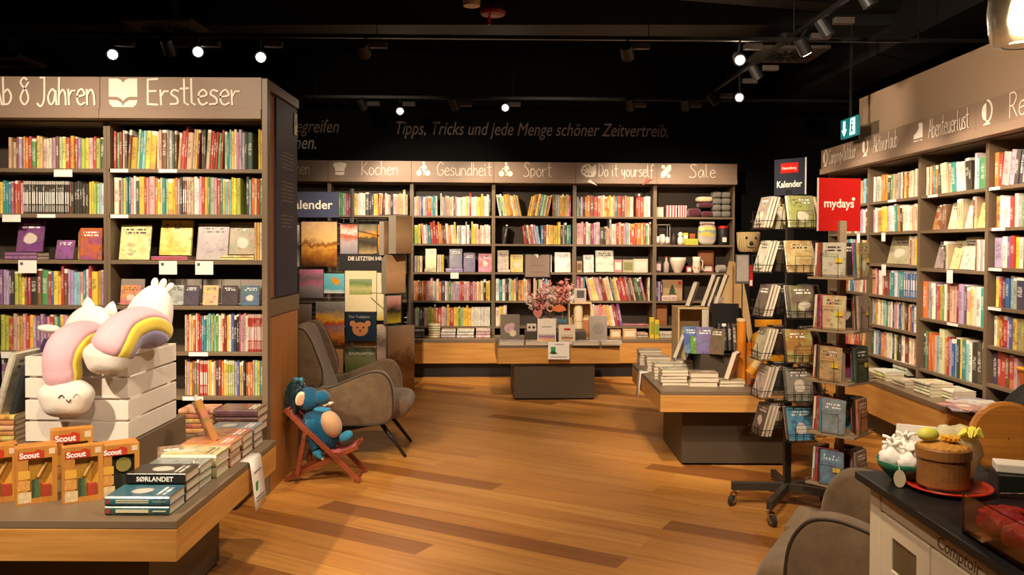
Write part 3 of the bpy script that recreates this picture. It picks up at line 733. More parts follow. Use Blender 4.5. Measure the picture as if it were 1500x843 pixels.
def shelf_row(M, x0, x1, spec, h, noun, where, end, group, name, depth=.2, lean0=.09, y=.03, back=False):
    """upright books; spec is one colour letter per book: + taller, - shorter, = thick, / lean on, \\ lean back, | upright, _ gap, # series spine"""
    items = []; lean = 0; hm = 1.0; wm = 1.0; gap = 0; ser = False
    for ch in spec.replace(' ', ''):
        if ch == '+': hm = random.uniform(1.12, 1.18)
        elif ch == '-': hm = random.uniform(.78, .85)
        elif ch == '=': wm = 1.9
        elif ch == '/': lean = 1
        elif ch == '\\': lean = -1
        elif ch == '|': lean = 0
        elif ch == '_': gap += 1
        elif ch == '#': ser = True
        elif ch == '~': ser = False
        else:
            items.append([ch, h * hm * (1 if ser else random.uniform(.93, 1.03)), random.uniform(.75, 1.3) * wm if not ser else .8, lean, gap, ser]); hm = 1.0; wm = 1.0; gap = 0
    sw = .02
    for it in range(6):
        x = x0; pl = []; prev = 0; hp = 0
        for ch, hh, wm, ln, gp, ser in items:
            a = ln * lean0; x += gp * .035
            if ln != prev:
                if ln < 0: x += hh * math.sin(lean0) * (2 if prev > 0 else 1)
                elif prev > 0: x += hp * math.sin(lean0)
            tk = wm * sw
            pl.append((ch, hh, tk, a, x, ser)); x += tk / math.cos(a) + .0006; prev = ln; hp = hh
        if prev > 0: x += hp * math.sin(lean0)
        fixed = (x - x0) - sum(p[2] for p in pl); sw *= max(.3, (x1 - x0 - fixed) / sum(p[2] for p in pl))
    n = len(pl)
    for i, (ch, hh, tk, a, x, ser) in enumerate(pl):
        o = bpy.data.objects.new(name, SPINE_MESH[3] if ser else SPINE_MESH[random.choices((0, 1, 2), (5, 3, 2))[0]]); COL.objects.link(o)
        if a >= 0: loc = (x + tk/2*math.cos(a) if a > 0 else x + tk/2, y + random.uniform(0, .012), abs(math.sin(a)) * tk/2 + (tk/2*math.sin(a) if 0 else 0))
        else: loc = (x + tk/2*math.cos(a), y + random.uniform(0, .012), abs(math.sin(a)) * tk/2)
        d = depth * random.uniform(.82, 1.0)
        o.matrix_world = M @ Matrix.Translation(loc) @ Matrix.Rotation(a, 4, 'Y') @ Matrix.Diagonal((tk * .985, d, hh, 1))
        o.color = col4(ch)
        sz = 'thick' if tk > sw * 1.5 else 'slim' if tk < sw * .9 else ''
        st = 'leaning ' if a else ''
        lab = ' '.join(f"{sz} {st}{CNAME[ch]} {noun}, {ordinal(i+1) if not back else ordinal(n-i)} from the {end} end, {where}".split())
        tag(o, lab, 'book', group)
    return n

def shelf(M, x, z): return M @ Matrix.Translation((x, 0, z + .0012))
JN = 'Jahren'
def Lrow(bay, i, x0, x1, spec, h, **k):
    X = -.995 if bay == 2 else -1.99; nm = 'Erstleser' if bay == 2 else 'Jahren'
    pos = ['top', 'second', 'third', 'fourth', 'fifth', 'sixth'][i]
    shelf_row(shelf(LM, X, LZ[i]), x0, x1, spec, h, 'book', f'{pos} {nm} shelf', 'banner', f'upright books on the {pos} {nm} shelf', 'childrens_book', back=True, depth=.2, **k)
random.seed(11)
Lrow(1, 0, .36, .965, 'e-eRvoorgyeWWWvmayrYrvlyirlG', .2)
Lrow(1, 1, .30, .965, 'ytTtIrri'.replace('T', 't') + '#kkkkkkkkkkkkkkkkkkkkk~RkkkkkkyylacW'.replace('W', 'w'), .205)
Lrow(1, 3, .30, .97, 'pvvnkllymr=k=R=grb=y-y+rRvvccitw+r=yYvv', .22)
Lrow(1, 4, .30, .78, 'llreiYiryvpvpiratyirb', .225)
Lrow(1, 5, .30, .60, 'ppvoorreci', .22)
Lrow(2, 0, .03, .965, 'rgReK/R-=Yatc=y=y|we=ms=sGm/f=r+r=eeyR|KK/=ermrgr|atcywivsG=G_yy', .245, lean0=.06)
Lrow(2, 1, .025, .965, '=WmsyttiwG=yri=ioyWta=yyosK#mmee~ewwiryg=sirtycecyy=l_Kcofrg', .235)
Lrow(2, 4, .47, .965, 'erWfoWrrbtacytagwWrRywbkkriviw#rrrrrrrrr', .235, lean0=.03)
Lrow(2, 5, .47, .965, 'Yvyrtr#rrrr~fyWfkRoy#llll~vblekmooeayt', .22)
# ---- back wall
def Brow(bay, i, x0, x1, spec, h, **k):
    nm = {2: 'Kochen', 3: 'Gesundheit', 4: 'Sport', 5: 'crafts'}[bay]; pos = ['top', 'second', 'third', 'fourth', 'fifth'][i]
    shelf_row(shelf(BM, bay - 3, BZ[i]), x0, x1, spec, h, 'guidebook', f'{pos} {nm} shelf', 'calendar-rack', f'upright books on the {pos} {nm} shelf', {2: 'cookbook', 3: 'health_guide', 4: 'sports_book', 5: 'craft_book'}[bay], depth=.2, **k)
random.seed(23)
Brow(2, 0, .10, .95, 'ggasrRWeyw=ww=Knnyy/oe|Rwwik=iffe+We', .27, lean0=.05)
Brow(3, 0, .025, .965, 'wfisbwi=octw_+WWsee=ewmv=wa=wyw+r=Ww=y+yew+wk', .24)
Brow(3, 1, .03, .965, '=ly\\iwst+r+rr+YomRWo=W+y|ws=w+sw-K+y=yw-ifwWww', .24, lean0=.07)
Brow(3, 3, .02, .965, 'fommorii+iwa+Wo=nwegsi=vrri=iRriiwy=W+kyy', .24)
Brow(3, 4, .02, .965, 'swa=nkil=ly+YY=r=is+yo=r=yyglay+y=y#wwwwwwwwwwww', .235)
Brow(4, 0, .025, .96, '\\wgaf=YowysY__/YyYm=yt=aeoY|rgs=syYYeir', .265, lean0=.2)
Brow(4, 1, .12, .96, '/k|_____\\rKersvc|=bRf=yyl+yks+ngt', .24, lean0=.16)
Brow(4, 3, .03, .72, '=w=t=wkkwayf+n=YYefmR_iegiwkncsr', .27)
Brow(4, 4, .03, .17, 'wyw', .25)
Brow(5, 0, .03, .95, 's-gvko=o=m=roiWooyWot=r=mi=YwW_r+r=rWWw', .26)
Brow(5, 1, .03, .96, '=iiIwaIIv=i-=K-K-f-f+s=WWrfrivcW=rr=ofrgwm', .27)
Brow(5, 3, .03, .95, '=IIit\\fW=yWiimRr=fWGsyWrr=rrsmRfKKgK=I|mW', .3, lean0=.24)
Brow(5, 4, .03, .62, 'iw\\ksWwWefio=fywrRp', .27, lean0=.2)
# ---- right wall
def Rrow(bay, i, z, x0, x1, spec, h, **k):
    nm = {1: 'Camping', 2: 'Aktivurlaub', 3: 'Abenteuerlust', 4: 'globe-sign'}[bay]; pos = ['top', 'second', 'third', 'fourth', 'fifth', 'sixth'][i]
    shelf_row(shelf(RM, bay - 1, z), x0, x1, spec, h, 'travel guide', f'{pos} {nm} shelf', 'exit-sign', f'upright books on the {pos} {nm} shelf', 'travel_guide', depth=.16, **k)
random.seed(31)
for i, sp in enumerate(['krriWwrfocbs', 'wsyrgwssvwRt', 'etcvrmWyw', 'yrwtbviywrWt', 'rofiryrrWwco', 'rrofirrmyrc']):
    Rrow(1, i, RZ2[i], .35, .965, sp * 1, .23)
Rrow(2, 0, RZ2[0], .03, .96, 'wsWsaooY/=Kgees|wmyr|WWswfe', .235, lean0=.06)
Rrow(2, 1, RZ2[1], .03, .96, 'iw\\=Y=yyi=ww+tok=W=wWfWee', .225, lean0=.08)
Rrow(2, 3, RZ2[3], .03, .96, 'YiR=wr=Rttwc=t#bbbbbbbb', .235)
Rrow(2, 4, RZ2[4], .03, .96, 'vgoywyw=cgwtwkviwbge=mkfrb=ww', .235)
Rrow(2, 5, RZ2[5], .03, .96, 'GgwscbYoeeWWwkwlkK=w=RWW=fw', .225)
Rrow(3, 0, RZ3[0], .04, .96, 'wKfrtoG\\=W=We=e=twww=w=kk|_+wc=gtG', .235, lean0=.1)
Rrow(3, 3, RZ3[3], .02, .965, '=osvwprYgwR=fiR=vKiyW=wtw', .29, lean0=.04)
Rrow(3, 4, RZ3[4], .03, .965, 'ngmo\\o|ic+=Worvbcny=tcw=k=K=m', .30, lean0=.08)
Rrow(4, 0, RZ4[0], .03, .7, 'or/=ivKn=yrorii', .235, lean0=.14)
Rrow(4, 1, RZ4[1], .05, .7, 'Yw=wrWs=gvwyrwr', .22)
Rrow(4, 2, RZ4[2], .03, .7, '=vwprywnefriwr', .215, lean0=.06)
Rrow(4, 3, RZ4[3], .06, .7, 'yrnbcs=noonyw=ly', .215)
Rrow(4, 4, RZ4[4], .04, .7, 'wyrrvbys=Yofiivb', .215)
Rrow(4, 5, RZ4[5], .04, .33, 'nrrRri', .23)

# ---------------------------------------------------------------- books shown face out, stacked or lying
def book(M, w, h, t, color, label, group=None, name='book', pose='stand', tilt=.18):
    """M puts the origin at the middle of the bottom front edge. stand: front cover to -y, leaning back by tilt; lie: flat, spine to -y"""
    o = bpy.data.objects.new(name, COVER_MESH); COL.objects.link(o)
    p = bpy.data.objects.new('page_block', PAGE_MESH); link(p, o)
    if pose in ('stand', 'stand_turned'):   # +x (front cover) -> -y ; y (spine to fore-edge) -> +x
        B = Matrix(((0, w, 0, -w/2), (-t, 0, 0, t/2), (0, 0, h, 0), (0, 0, 0, 1))) if pose == 'stand' else Matrix(((0, -w, 0, w/2), (t, 0, 0, t/2), (0, 0, h, 0), (0, 0, 0, 1)))
        o.matrix_world = M @ Matrix.Translation((0, 0, t*math.sin(tilt))) @ Matrix.Rotation(-tilt, 4, 'X') @ B
    else:                 # front cover (+x) up, spine (y=0) towards -y, z (height) along +x
        B = Matrix(((0, 0, h, -h/2), (0, w, 0, 0), (t, 0, 0, t/2), (0, 0, 0, 1)))
        o.matrix_world = M @ B
    o.color = col4(color, .06)
    return tag(o, label, 'book', group)

def loc(x, y, z, rz=0.0): return Matrix.Translation((x, y, z)) @ Matrix.Rotation(rz, 4, 'Z')
def stack(M, n, w, h, t, colors, label, group, name='book', twist=.03):
    """a pile, lowest first; the label gets its own place word"""
    for i in range(n):
        pw = 'bottom book' if i == 0 else 'topmost book' if i == n-1 else ordinal(i+1) + ' book up'
        book(M @ Matrix.Translation((random.uniform(-.003,.003), random.uniform(-.003,.003), i*(t + .0004))) @ Matrix.Rotation(random.uniform(-twist, twist), 4, 'Z'), w, h, t, colors[i % len(colors)], f'{pw} {label}', group, name, 'lie')
# ---------------------------------------------------------------- left shelves: covers, cards
def lx(px, Y=5.35): return (px - 750) * Y / 1240
random.seed(41)
def easel(M, w, h, label, group='grey easels on the fourth Erstleser shelf'):
    r = thing('display_easel', label, 'book stand', group=group); r.matrix_world = M
    mb = MB(); mb.T = Matrix.Rotation(-.15, 4, 'X')
    mb.box(-w/2, 0, .003, w/2, .006, h).build('back_board', GREYP, r)
    mb = MB(); mb.T = Matrix.Rotation(-.15, 4, 'X'); mb.box(-w/2, -.03, .003, w/2, 0, .008).build('ledge', GREYP, r)
    return r
GREYP = plain('grey_easel_board', hexc('8b8074'), .5, var=.04)
z3, z4 = 1.4562, 1.1712
def Lf(px, z, w, h, c, label, dy=.04, t=.012, tilt=.2, rz=0.0, dz=0.0, Y=5.36): return book(loc(lx(px, Y), 5.31 + dy, z + dz + .001, rz), w, h, t, c, label, None, 'childrens_book', 'stand', tilt)
for k in range(2): book(loc(lx(33), 5.33, z3 + k*.0225), .15, .2, .022, 'p', ['lower', 'upper'][k] + ' of two purple books lying under the upright purple witch book', None, 'childrens_book', 'lie')
Lf(41, z3, .165, .205, '74407e', 'tall purple book standing on two lying purple books, Jahren bay', .06, dz=.047)
Lf(93, z3, .11, .125, '8a4a8f', 'small purple book leaning back beside the taller purple one', .05, tilt=.3, rz=.06)
for k in range(3): Lf(135 - k*4, z3, .135, .2 - .012*k, ['c06a3c', 'c8743f', 'b85a30'][k], ['front orange book of three with an arched window picture', 'middle orange book behind the arched window book', 'rear orange book behind two others with arched window'][k], .03 + k*.022, tilt=.05)
Lf(196, z3, .19, .225, 'd9cf86', 'pale yellow picture book standing first on the third Erstleser shelf', .05)
for k in range(2): book(loc(lx(250), 5.33, z3 + k*.0125), .17, .23, .012, 'd0694a', ['lower', 'upper'][k] + ' of two salmon books lying under the mustard picture book', None, 'childrens_book', 'lie')
Lf(254, z3, .2, .228, 'e0b84a', 'mustard picture book standing on two lying salmon books', .07, dz=.027, t=.02)
Lf(310, z3, .195, .235, 'a9a0a2', 'grey and rose picture book standing between the mustard and brown ones', .05)
for k in range(2): book(loc(lx(349), 5.33, z3 + k*.0165), .16, .21, .016, 'e2cf78', ['lower', 'upper'][k] + ' of two pale yellow books lying under the brown picture book', None, 'childrens_book', 'lie')
Lf(352, z3, .165, .21, 'b09a80', 'brown picture book standing on two lying pale yellow books', .07, dz=.035)
for k, c in enumerate('fyW'): 
    o = bpy.data.objects.new('childrens_book', SPINE_MESH[0]); COL.objects.link(o); o.color = col4(c)
    o.matrix_world = Matrix.Translation((lx(374.5 + k*4), 5.345, z3 + .001)) @ Matrix.Diagonal((.0155, .17, .24, 1)); tag(o, ['peach', 'yellow', 'cream'][k] + ' upright book at the banner end of the third Erstleser shelf', 'book')
for px, c, lab, w in ((192, 'd89a58', 'orange small book half hidden behind the white dinosaur plush', .13), (258, 'b9c2bd', 'pale blue small book peeking out beside the white dinosaur plush', .1), (280, '5c4a58', 'dark violet small book with a yellow picture on a grey easel', .1), (309, 'd8c27c', 'pale yellow small book on a grey easel', .095), (337, '4a3638', 'dark small book with white scrollwork on a grey easel', .1), (367, '47617c', 'blue small book on the grey easel nearest the navy banner', .115)):
    easel(loc(lx(px - 3), 5.385, z4), w + .02, .165, 'grey easel behind the ' + lab.split(' on a')[0].split(' on the')[0])
    Lf(px, z4, w, .125, c, lab, .035, t=.01, tilt=.15)
def card(M, w, h, label, name='shelf_card', mark=False):
    o = MB().box(-w/2, -.0025, -h, w/2, -.001, 0).build(name, WHITE); o.matrix_world = M; tag(o, label, 'card', 'white cards on shelf edges')
    if mark: MB().box(-w/2 + .012, -.0032, -.03, -w/2 + .03, -.0026, -.012).build('printed_mark', plain('grey_ink', (.12, .1, .1), .6), o)
    return o
for px, z, w, h, lab in ((93, 2.022, .115, .045, 'white card hanging on the top shelf edge of the Jahren bay'), (17, 1.738, .115, .045, 'white card on the second Jahren shelf edge nearest the picture edge'), (68, 1.742, .115, .022, 'narrow white strip on the second Jahren shelf edge under the black series'), (40, 1.452, .115, .08, 'square white card under the two lying purple books'),
    (174, 2.028, .12, .022, 'white strip on the top Erstleser shelf under red books'), (246, 2.028, .115, .022, 'white strip on the top Erstleser shelf under brown books'), (174, 1.742, .12, .022, 'white strip on the second Erstleser shelf by the divider'), (246, 1.452, .112, .085, 'square white card under the mustard picture book'), (299, 1.452, .112, .085, 'square white card under the grey and rose picture book'),
    (290, .878, .12, .024, 'white strip on the fifth Erstleser shelf'), (282, .598, .13, .024, 'white strip on the lowest Erstleser shelf'), (12, .876, .1, .04, 'white card on the fifth Jahren shelf edge behind the crate')):
    card(loc(lx(px, 5.31), 5.3125, z), w, h, lab, mark=h > .06)

# ---------------------------------------------------------------- front table
random.seed(43)
ZT = .5605
def ptable(px, py, z=ZT): return at(px, py, z=z)
# white crate
CRATE = plain('white_washed_wood', hexc('ece2d6'), .6, var=.06, scale=14)
cr = thing('wooden_crate', 'white slatted wooden crate full of plush toys on the front table', 'crate', (-2.088, 3.623, .7005))
CW, CDp, CHt = .443, .52, .374
for i in range(4):
    z0 = .004 + i * .094; z1 = z0 + .084
    MB().box(0, 0, z0, CW, .012, z1).build('slat', CRATE, cr, bevel=.002)
    MB().box(0, CDp - .012, z0, CW, CDp, z1).build('slat', CRATE, cr, bevel=.002)
    MB().box(CW - .012, .0125, z0, CW, CDp - .0125, z1).build('slat', CRATE, cr, bevel=.002)
    MB().box(0, .0125, z0, .012, CDp - .0125, z1).build('slat', CRATE, cr, bevel=.002)
for x, y in ((.0125, .0125), (CW - .0445, .0125), (.0125, CDp - .0445), (CW - .0445, CDp - .0445)):
    MB().box(x, y, 0, x + .032, y + .032, CHt - .01).build('corner_post', CRATE, cr)
MB().box(.0125, .045, .004, CW - .0125, CDp - .045, .012).build('bottom_board', CRATE, cr)

def plush_mat(name, col, sc_=120, d=.003):
    t = NT(name); nz = t.noise(t.coord(), sc_, 3, .7); t.bump(nz, d, .5)
    return t.out(t.mix(nz, sc(hexc(col), .88), sc(hexc(col), 1.08)), .9, spec=.2, sheen=.35)
PW_ = plush_mat('plush_white', 'efe6da'); PP = plush_mat('plush_pink', 'edb9c4'); PY = plush_mat('plush_yellow', 'eed24a'); PLB = plush_mat('plush_lavender', '9a93bb'); POR = plush_mat('plush_orange', 'e08a4a')
INK = plain('black_stitching', (.02, .015, .015), .7)
def rainbow(pts, rad, inside, label, cloud, cr_, group):
    """a plush arch: rings along pts, coloured by how far round they face to the inner point"""
    r = thing('rainbow_plush', label, 'plush toy', tuple(cloud), group=group); o = -Vector(cloud)
    P = [Vector(p) for p in pts]; Q = []
    for i in range(len(P) - 1):
        a, b, c, d = P[max(i-1, 0)], P[i], P[i+1], P[min(i+2, len(P)-1)]
        for j in range(6):
            t = j/6; Q.append(.5*((2*b)+(c-a)*t+(2*a-5*b+4*c-d)*t*t+(3*b-a-3*c+d)*t**3))
    Q.append(P[-1]); n = 28
    mid = Vector(inside)
    bands = [('pink_band', PP, 0, .5), ('yellow_band', PY, .5, .72), ('lavender_band', PLB, .72, 1.0)]
    grid = []
    for i, p in enumerate(Q):
        d = (Q[min(i+1, len(Q)-1)] - Q[max(i-1, 0)]).normalized()
        u = mid - p; u = (u - d*u.dot(d)).normalized(); v = d.cross(u)
        e = i / (len(Q)-1); rr = rad * (1 if e < .8 else math.sqrt(max(.02, 1 - ((e-.8)/.205)**2))) * min(1, .35 + e*5)
        grid.append([p + o + u*(rr*math.cos(2*PI*k/n)) + v*(rr*math.sin(2*PI*k/n)) for k in range(n + 1)])
    for nm, m, lo, hi in bands:
        mb = MB()
        idx = [[mb.vert(q) for q in row] for row in grid]
        for i in range(len(grid) - 1):
            for k in range(n):
                ang = abs((k + .5)/n*2 - 1)   # 1 facing the inner side, 0 outer
                if lo <= ang < hi or (hi == 1.0 and ang >= 1): mb.face((idx[i][k], idx[i][k+1], idx[i+1][k+1], idx[i+1][k]))
        ob = mb.build(nm, m, r, smooth=True)
        md = ob.modifiers.new('puff', 'SOLIDIFY'); md.thickness = -.004
    mb = MB()
    def lump(p, q): return q * (1 + .035*math.sin(5*math.atan2(p.z, p.x)))
    mb.ball((0, 0, 0), cr_, 28, 18, fn=lump)
    cl = mb.build('cloud', PW_, r, smooth=True)
    return r, cl
Yf = 3.525; K = 1.0625
c1 = at(97, 582, y=Yf - .01)
r, cl = rainbow([at(98, 580, y=Yf), at(93, 545, y=Yf), at(93, 522, y=Yf), at(103, 504, y=Yf + .035), at(126, 496, y=Yf + .14), at(146, 509, y=Yf + .22), at(152, 538, y=Yf + .24)], .074,
    at(142, 545, y=Yf + .12), 'pink and yellow rainbow plush hanging down the crate front with a smiling cloud', c1, (.115, .072, .088), 'rainbow cloud plush toys')
# the smiling face, embroidered on the cloud
for dx, sgn in ((.018, 1), (.072, 1)):
    MB().tube([(dx - .011 + .022*k/6, -.0735*math.sqrt(1 - ((dx - .011 + .022*k/6)/.113)**2 - .03), .008 + .012*math.sin(PI*k/6)) for k in range(7)], .0022, 6).build('closed_eye', INK, cl)
MB().tube([(.037 + .016*k/6, -.0735*math.sqrt(1 - ((.037 + .016*k/6)/.113)**2), .002 - .01*math.sin(PI*k/6)) for k in range(7)], .0022, 6).build('smile', INK, cl)
c2 = at(158, 522, y=Yf)
rainbow([at(160, 521, y=Yf), at(168, 506, y=Yf + .01), at(181, 489, y=Yf + .08), at(204, 479, y=Yf + .17), at(222, 485, y=Yf + .26), at(228, 499, y=Yf + .3)], .086,
    at(222, 530, y=Yf + .12), 'pink and yellow rainbow plush lying over the crate corner, its cloud to the front', c2, (.098, .075, .08), 'rainbow cloud plush toys')
MB().tube([Vector((.036 + .014*k/6, -.057 + .004*k/6, -.03 - .008*math.sin(PI*k/6))) for k in range(7)], .002, 6).build('closed_eye', INK, bpy.data.objects['cloud.001'])
p = at(134, 487, y=3.98)
r = thing('cat_plush', 'cream cat plush with an orange bow sitting in the crate', 'plush toy', tuple(p)); r.scale = (K, K, K)
MB().ball((0, 0, -.03), (.125, .085, .15), 28, 18, fn=lambda a, q: Vector((q.x*min(1, max(.6, .6 + .4*(a.z + .2)/.3)), q.y, q.z))).build('body', PW_, r, smooth=True)
for dx, rz in ((-.012, -.1), (.085, .25)):
    mb = MB(); mb.lathe([(.034, -.02), (.028, .01), (.014, .034), (.002, .045)], 14, sx=1, sy=.5)
    mb.build('ear', PW_, r, smooth=True, loc=(dx, 0, .115 - .25*abs(dx)), rot=(0, rz, 0))
for k in (-1, 1):
    MB().ball((0, 0, 0), (.038, .022, .028), 16, 10).build('bow_loop', POR, r, smooth=True, loc=(-.04 + k*.034, -.098, .0), rot=(0, -.15*k, 0))
p = at(217, 476, y=4.0)
r = thing('dinosaur_plush', 'tall white dinosaur plush with small head spikes at the crate back', 'plush toy', tuple(p)); r.scale = (K, K, K)
MB().ball((0, 0, -.02), (.112, .085, .2), 28, 20, fn=lambda a, q: Vector((q.x*min(1, max(.5, .5 + .5*(a.z + .4)/.35)) + .26*q.z - .015, q.y, q.z))).build('body', PW_, r, smooth=True)
for k, (dx, dz) in enumerate(((.03, .185), (.066, .182), (.096, .165))):
    MB().ball((0, 0, 0), (.016, .014, .026), 12, 8).build('spike', PW_, r, smooth=True, loc=(dx, 0, dz), rot=(0, .15 + .25*k, 0))
mb = MB(); mb.box(-.02, -.002, -.03, .02, .0, .03); mb.build('sewn_label', plain('pink_label', hexc('e8b7ae'), .7), r, loc=(.02, -.087, -.06), rot=(0, .2, 0))
p = at(70, 521, y=3.83)
r = thing('star_plush', 'dark violet plush with a zigzag crest tucked into the crate corner', 'plush toy', tuple(p)); r.scale = (K, K, K)
PV = plush_mat('plush_violet', '3c2b4e')
mb = MB(); mb.prism([(-.07,-.12),(.07,-.12),(.095,.05),(.08,.075),(.066,.055),(.05,.078),(.035,.058),(.018,.08),(.0,.055),(-.02,.075),(-.035,.04)], (0, .05, 0)); mb.build('body', PV, r, bevel=.012, seg=3)
MB().ball((0, 0, 0), (.05, .025, .018), 16, 10).build('arm', PW_, r, smooth=True, loc=(.012, -.01, .115), rot=(0, .1, 0))
mb = MB(); mb.prism([(0,.03),(.008,.008),(.03,.006),(.012,-.008),(.018,-.03),(0,-.014),(-.018,-.03),(-.012,-.008),(-.03,.006),(-.008,.008)], (0, -.01, 0)); mb.build('star', PW_, r, loc=(.055, -.02, .005))

# books by the crate
Mx = loc(at(22, 600, y=3.5).x, 3.5, .7515)
ZR = .7005
for k in range(2):
    o = book(loc(at(12 + 14*k, 640, y=3.52).x, 3.46 + .02*k, ZR + .118), .2, .3, .03 if k == 0 else .02, ['d9cdb8', '3c3a44'][k], ['cream fore-edged big book leaning on the crate over a stack', 'dark big book squeezed between the crate and the cream one'][k], None, 'childrens_book', 'stand', .0)
    o.matrix_world = Matrix.Translation((at(17 + 12*k, 600, y=3.77).x, 3.66, ZR + .117 - .112*k)) @ Matrix.Rotation(.27, 4, 'Y') @ Matrix.Rotation(0, 4, 'Z') @ Matrix(((.03, 0, 0, 0), (0, .22, 0, 0), (0, 0, .27 + .06*k, 0), (0, 0, 0, 1)))
stack(loc(-2.27, 3.634, ZR), 5, .18, .255, .0225, ['c98f4a', 'b98248', 'd2b070', 'c78a50', 'd8a850'], 'of the stack beside the crate near the picture edge', 'stack of books beside the crate', 'childrens_book', 0)

# toy boxes
KRAFT = wood('kraft_print', hexc('c98a3a'), hexc('ab6a26'), 2, .6); KRAFT2 = plain('kraft_yellow', hexc('dfa83e'), .6, var=.1)
def toy_box(px, py, w, h, d, rz, label, content):
    p = ptable(px, py)
    r = thing('toy_box', label, 'toy box', (p.x, p.y, ZT), rz, group='orange boxed toys on the front table')
    f = .018
    mb = MB()                                       # carton with a window cut in its front
    mb.box(-w/2, 0.001, 0, w/2, d, .004).box(-w/2, d - .003, .004, w/2, d, h - .004).box(-w/2, .001, .004, -w/2 + .003, d - .003, h - .004).box(w/2 - .003, .001, .004, w/2, d - .003, h - .004).box(-w/2, .001, h - .004, w/2, d, h)
    mb.box(-w/2, 0, 0, -w/2 + w*.3, .0015, h).box(w/2 - f, 0, 0, w/2, .0015, h).box(-w/2 + w*.3, 0, h*.8, w/2 - f, .0015, h).box(-w/2 + w*.3, 0, 0, w/2 - f, .0015, h*.1)
    mb.build('carton', KRAFT, r)
    lb = MB().prism([(-w*.44, h*.80), (w*.18, h*.80), (w*.18, h*.93), (w*.02, h*.97), (-w*.05, h*.93), (-w*.44, h*.93)], (0, -.0012, 0)).build('brand_label', plain('red_label', hexc('c23a1e'), .5), r)
    text('Scout', h*.135, WHITE, lb, (-w*.41, -.0018, h*.825), off=.0012, ext=.0003, sx=min(1.0, w*.58/(h*.36)))
    MB().box(-w*.45, -.001, h*.03, -w*.13, 0, h*.22).build('picture_panel', plain('toy_picture_pale', hexc('dcbf94'), .5, var=.5, scale=70), r)
    MB().box(-w*.45, -.001, h*.25, -w*.16, 0, h*.42).build('picture_panel', plain('toy_picture_amber', hexc('d89a4c'), .5, var=.5, scale=70), r)
    MB().box(-w*.44, -.001, h*.45, -w*.16, 0, h*.6).build('picture_panel', KRAFT2, r)
    MB().box(w*.3, -.001, h*.86, w*.45, 0, h*.96).build('age_mark', plain('pale_label', hexc('e3c9a8'), .5), r)
    if content == 'tool':
        MB().box(-w*.18, .02, .01, w*.4, d - .01, h*.78).build('dark_insert', plain('dark_insert', hexc('2a3022'), .7, var=.4), r)
        MB().cyl((w*.1, .017, h*.6), (w*.1, .01, h*.6), w*.2, n=20).build('round_badge', plain('olive_badge', hexc('8f8440'), .5), r)
    else:
        MB().box(-w*.18, .03, .01, w*.4, d - .01, h*.78).build('insert', KRAFT2, r)
        MB().box(-w*.1, .012, .012, w*.06, .03, h*.4).build('toy_piece', plain('toy_green', hexc('4f6a4c'), .5), r)
        MB().box(w*.12, .012, .012, w*.34, .03, h*.3).build('toy_piece', plain('toy_red', hexc('b2452f'), .5), r)
        MB().cyl((w*.05, .02, h*.45), (w*.25, .02, h*.7), .006, n=8).build('toy_handle', plain('toy_wood', hexc('c79b5c'), .5), r)
A = math.radians(33)
toy_box(176, 728, .142, .205, .10, A, 'orange toy box with a dark window and round badge, nearest the book stacks', 'tool')
toy_box(122, 736, .14, .215, .055, A, 'orange toy box with red and green pieces next to the round-badge box', 'toy')
toy_box(106, 721, .15, .25, .07, A - .05, 'tall orange toy box standing behind the others by the crate', 'toy')
toy_box(54, 738, .14, .215, .1, A, 'orange toy box with a wooden rack inside, second from the picture edge', 'toy')
toy_box(-5, 738, .14, .215, .1, A, 'orange toy box cut by the picture edge', 'toy')

# the column of stacked books along the table's aisle edge
def colstack(y, n, t, w, h, cols, label, group, x=-1.255, tw=.02):
    stack(loc(x - h/2, y, ZT + .0005), n, w, h, t, cols, label, group, 'childrens_book', tw)
colstack(3.075, 2, .035, .155, .235, ['2f5f63', '2b6a70'], 'of the teal pair at the table corner', 'teal pair at the table corner', -1.25, .0)
TEAL = plain('spine_ink_pale', hexc('c9c2a0'), .5)
for k in range(2):
    b = [o for o in bpy.data.objects if o.get('group') == 'teal pair at the table corner'][k]
    mm = b.matrix_world.inverted()
    for nm, x0, x1, z0, z1, m in (('spine_title', -.075, .045, .012, .024, TEAL), ('spine_emblem', -.112, -.095, .01, .026, plain('emblem_red', hexc('9a3b30'), .5)), ('spine_author', .06, .108, .015, .02, TEAL)):
        M = Matrix.Translation((-1.25 - .1175, 3.075, ZT + .0005 + k*.0354))
        q = MB(); q.box(x0, -.0042, z0, x1, -.0036, z1); o = q.build(nm, m); o.matrix_world = M; o.parent = b; o.matrix_parent_inverse = b.matrix_world.inverted()
colstack(3.245, 3, .036, .15, .225, ['3a3a34', '4a4038', '2e2a26'], 'of the pile whose top spine is lettered in white', 'pile with the lettered black spine', -1.255, .0)
bk = [o for o in bpy.data.objects if o.get('group') == 'pile with the lettered black spine'][-1]
sp_ = MB().box(-.114, -.0092, .001, .114, -.0062, .035).build('spine_panel', plain('black_spine', (.01, .009, .008), .45)); M = Matrix.Translation((-1.255 - .1125, 3.245, ZT + .0005 + 2*.0364))
sp_.matrix_world = M; sp_.parent = bk; sp_.matrix_parent_inverse = bk.matrix_world.inverted()
tx = text('SØRLANDET', .025, WHITE, None, off=.0006, ext=.0003); tx.matrix_world = M @ Matrix.Translation((-.072, -.0096, .0088)) @ Matrix.Rotation(PI/2, 4, 'X'); tx.parent = bk; tx.matrix_parent_inverse = bk.matrix_world.inverted()
colstack(3.405, 3, .031, .15, .225, ['6a7a78', '5a8a86', '8a9a94'], 'of the pile with a white and teal cover behind the lettered spine', 'white and teal pile', -1.26)
colstack(3.57, 2, .05, .165, .235, ['b9ac7c', 'cfc48e'], 'of the thick pale sandy pair', 'sandy pair', -1.25)
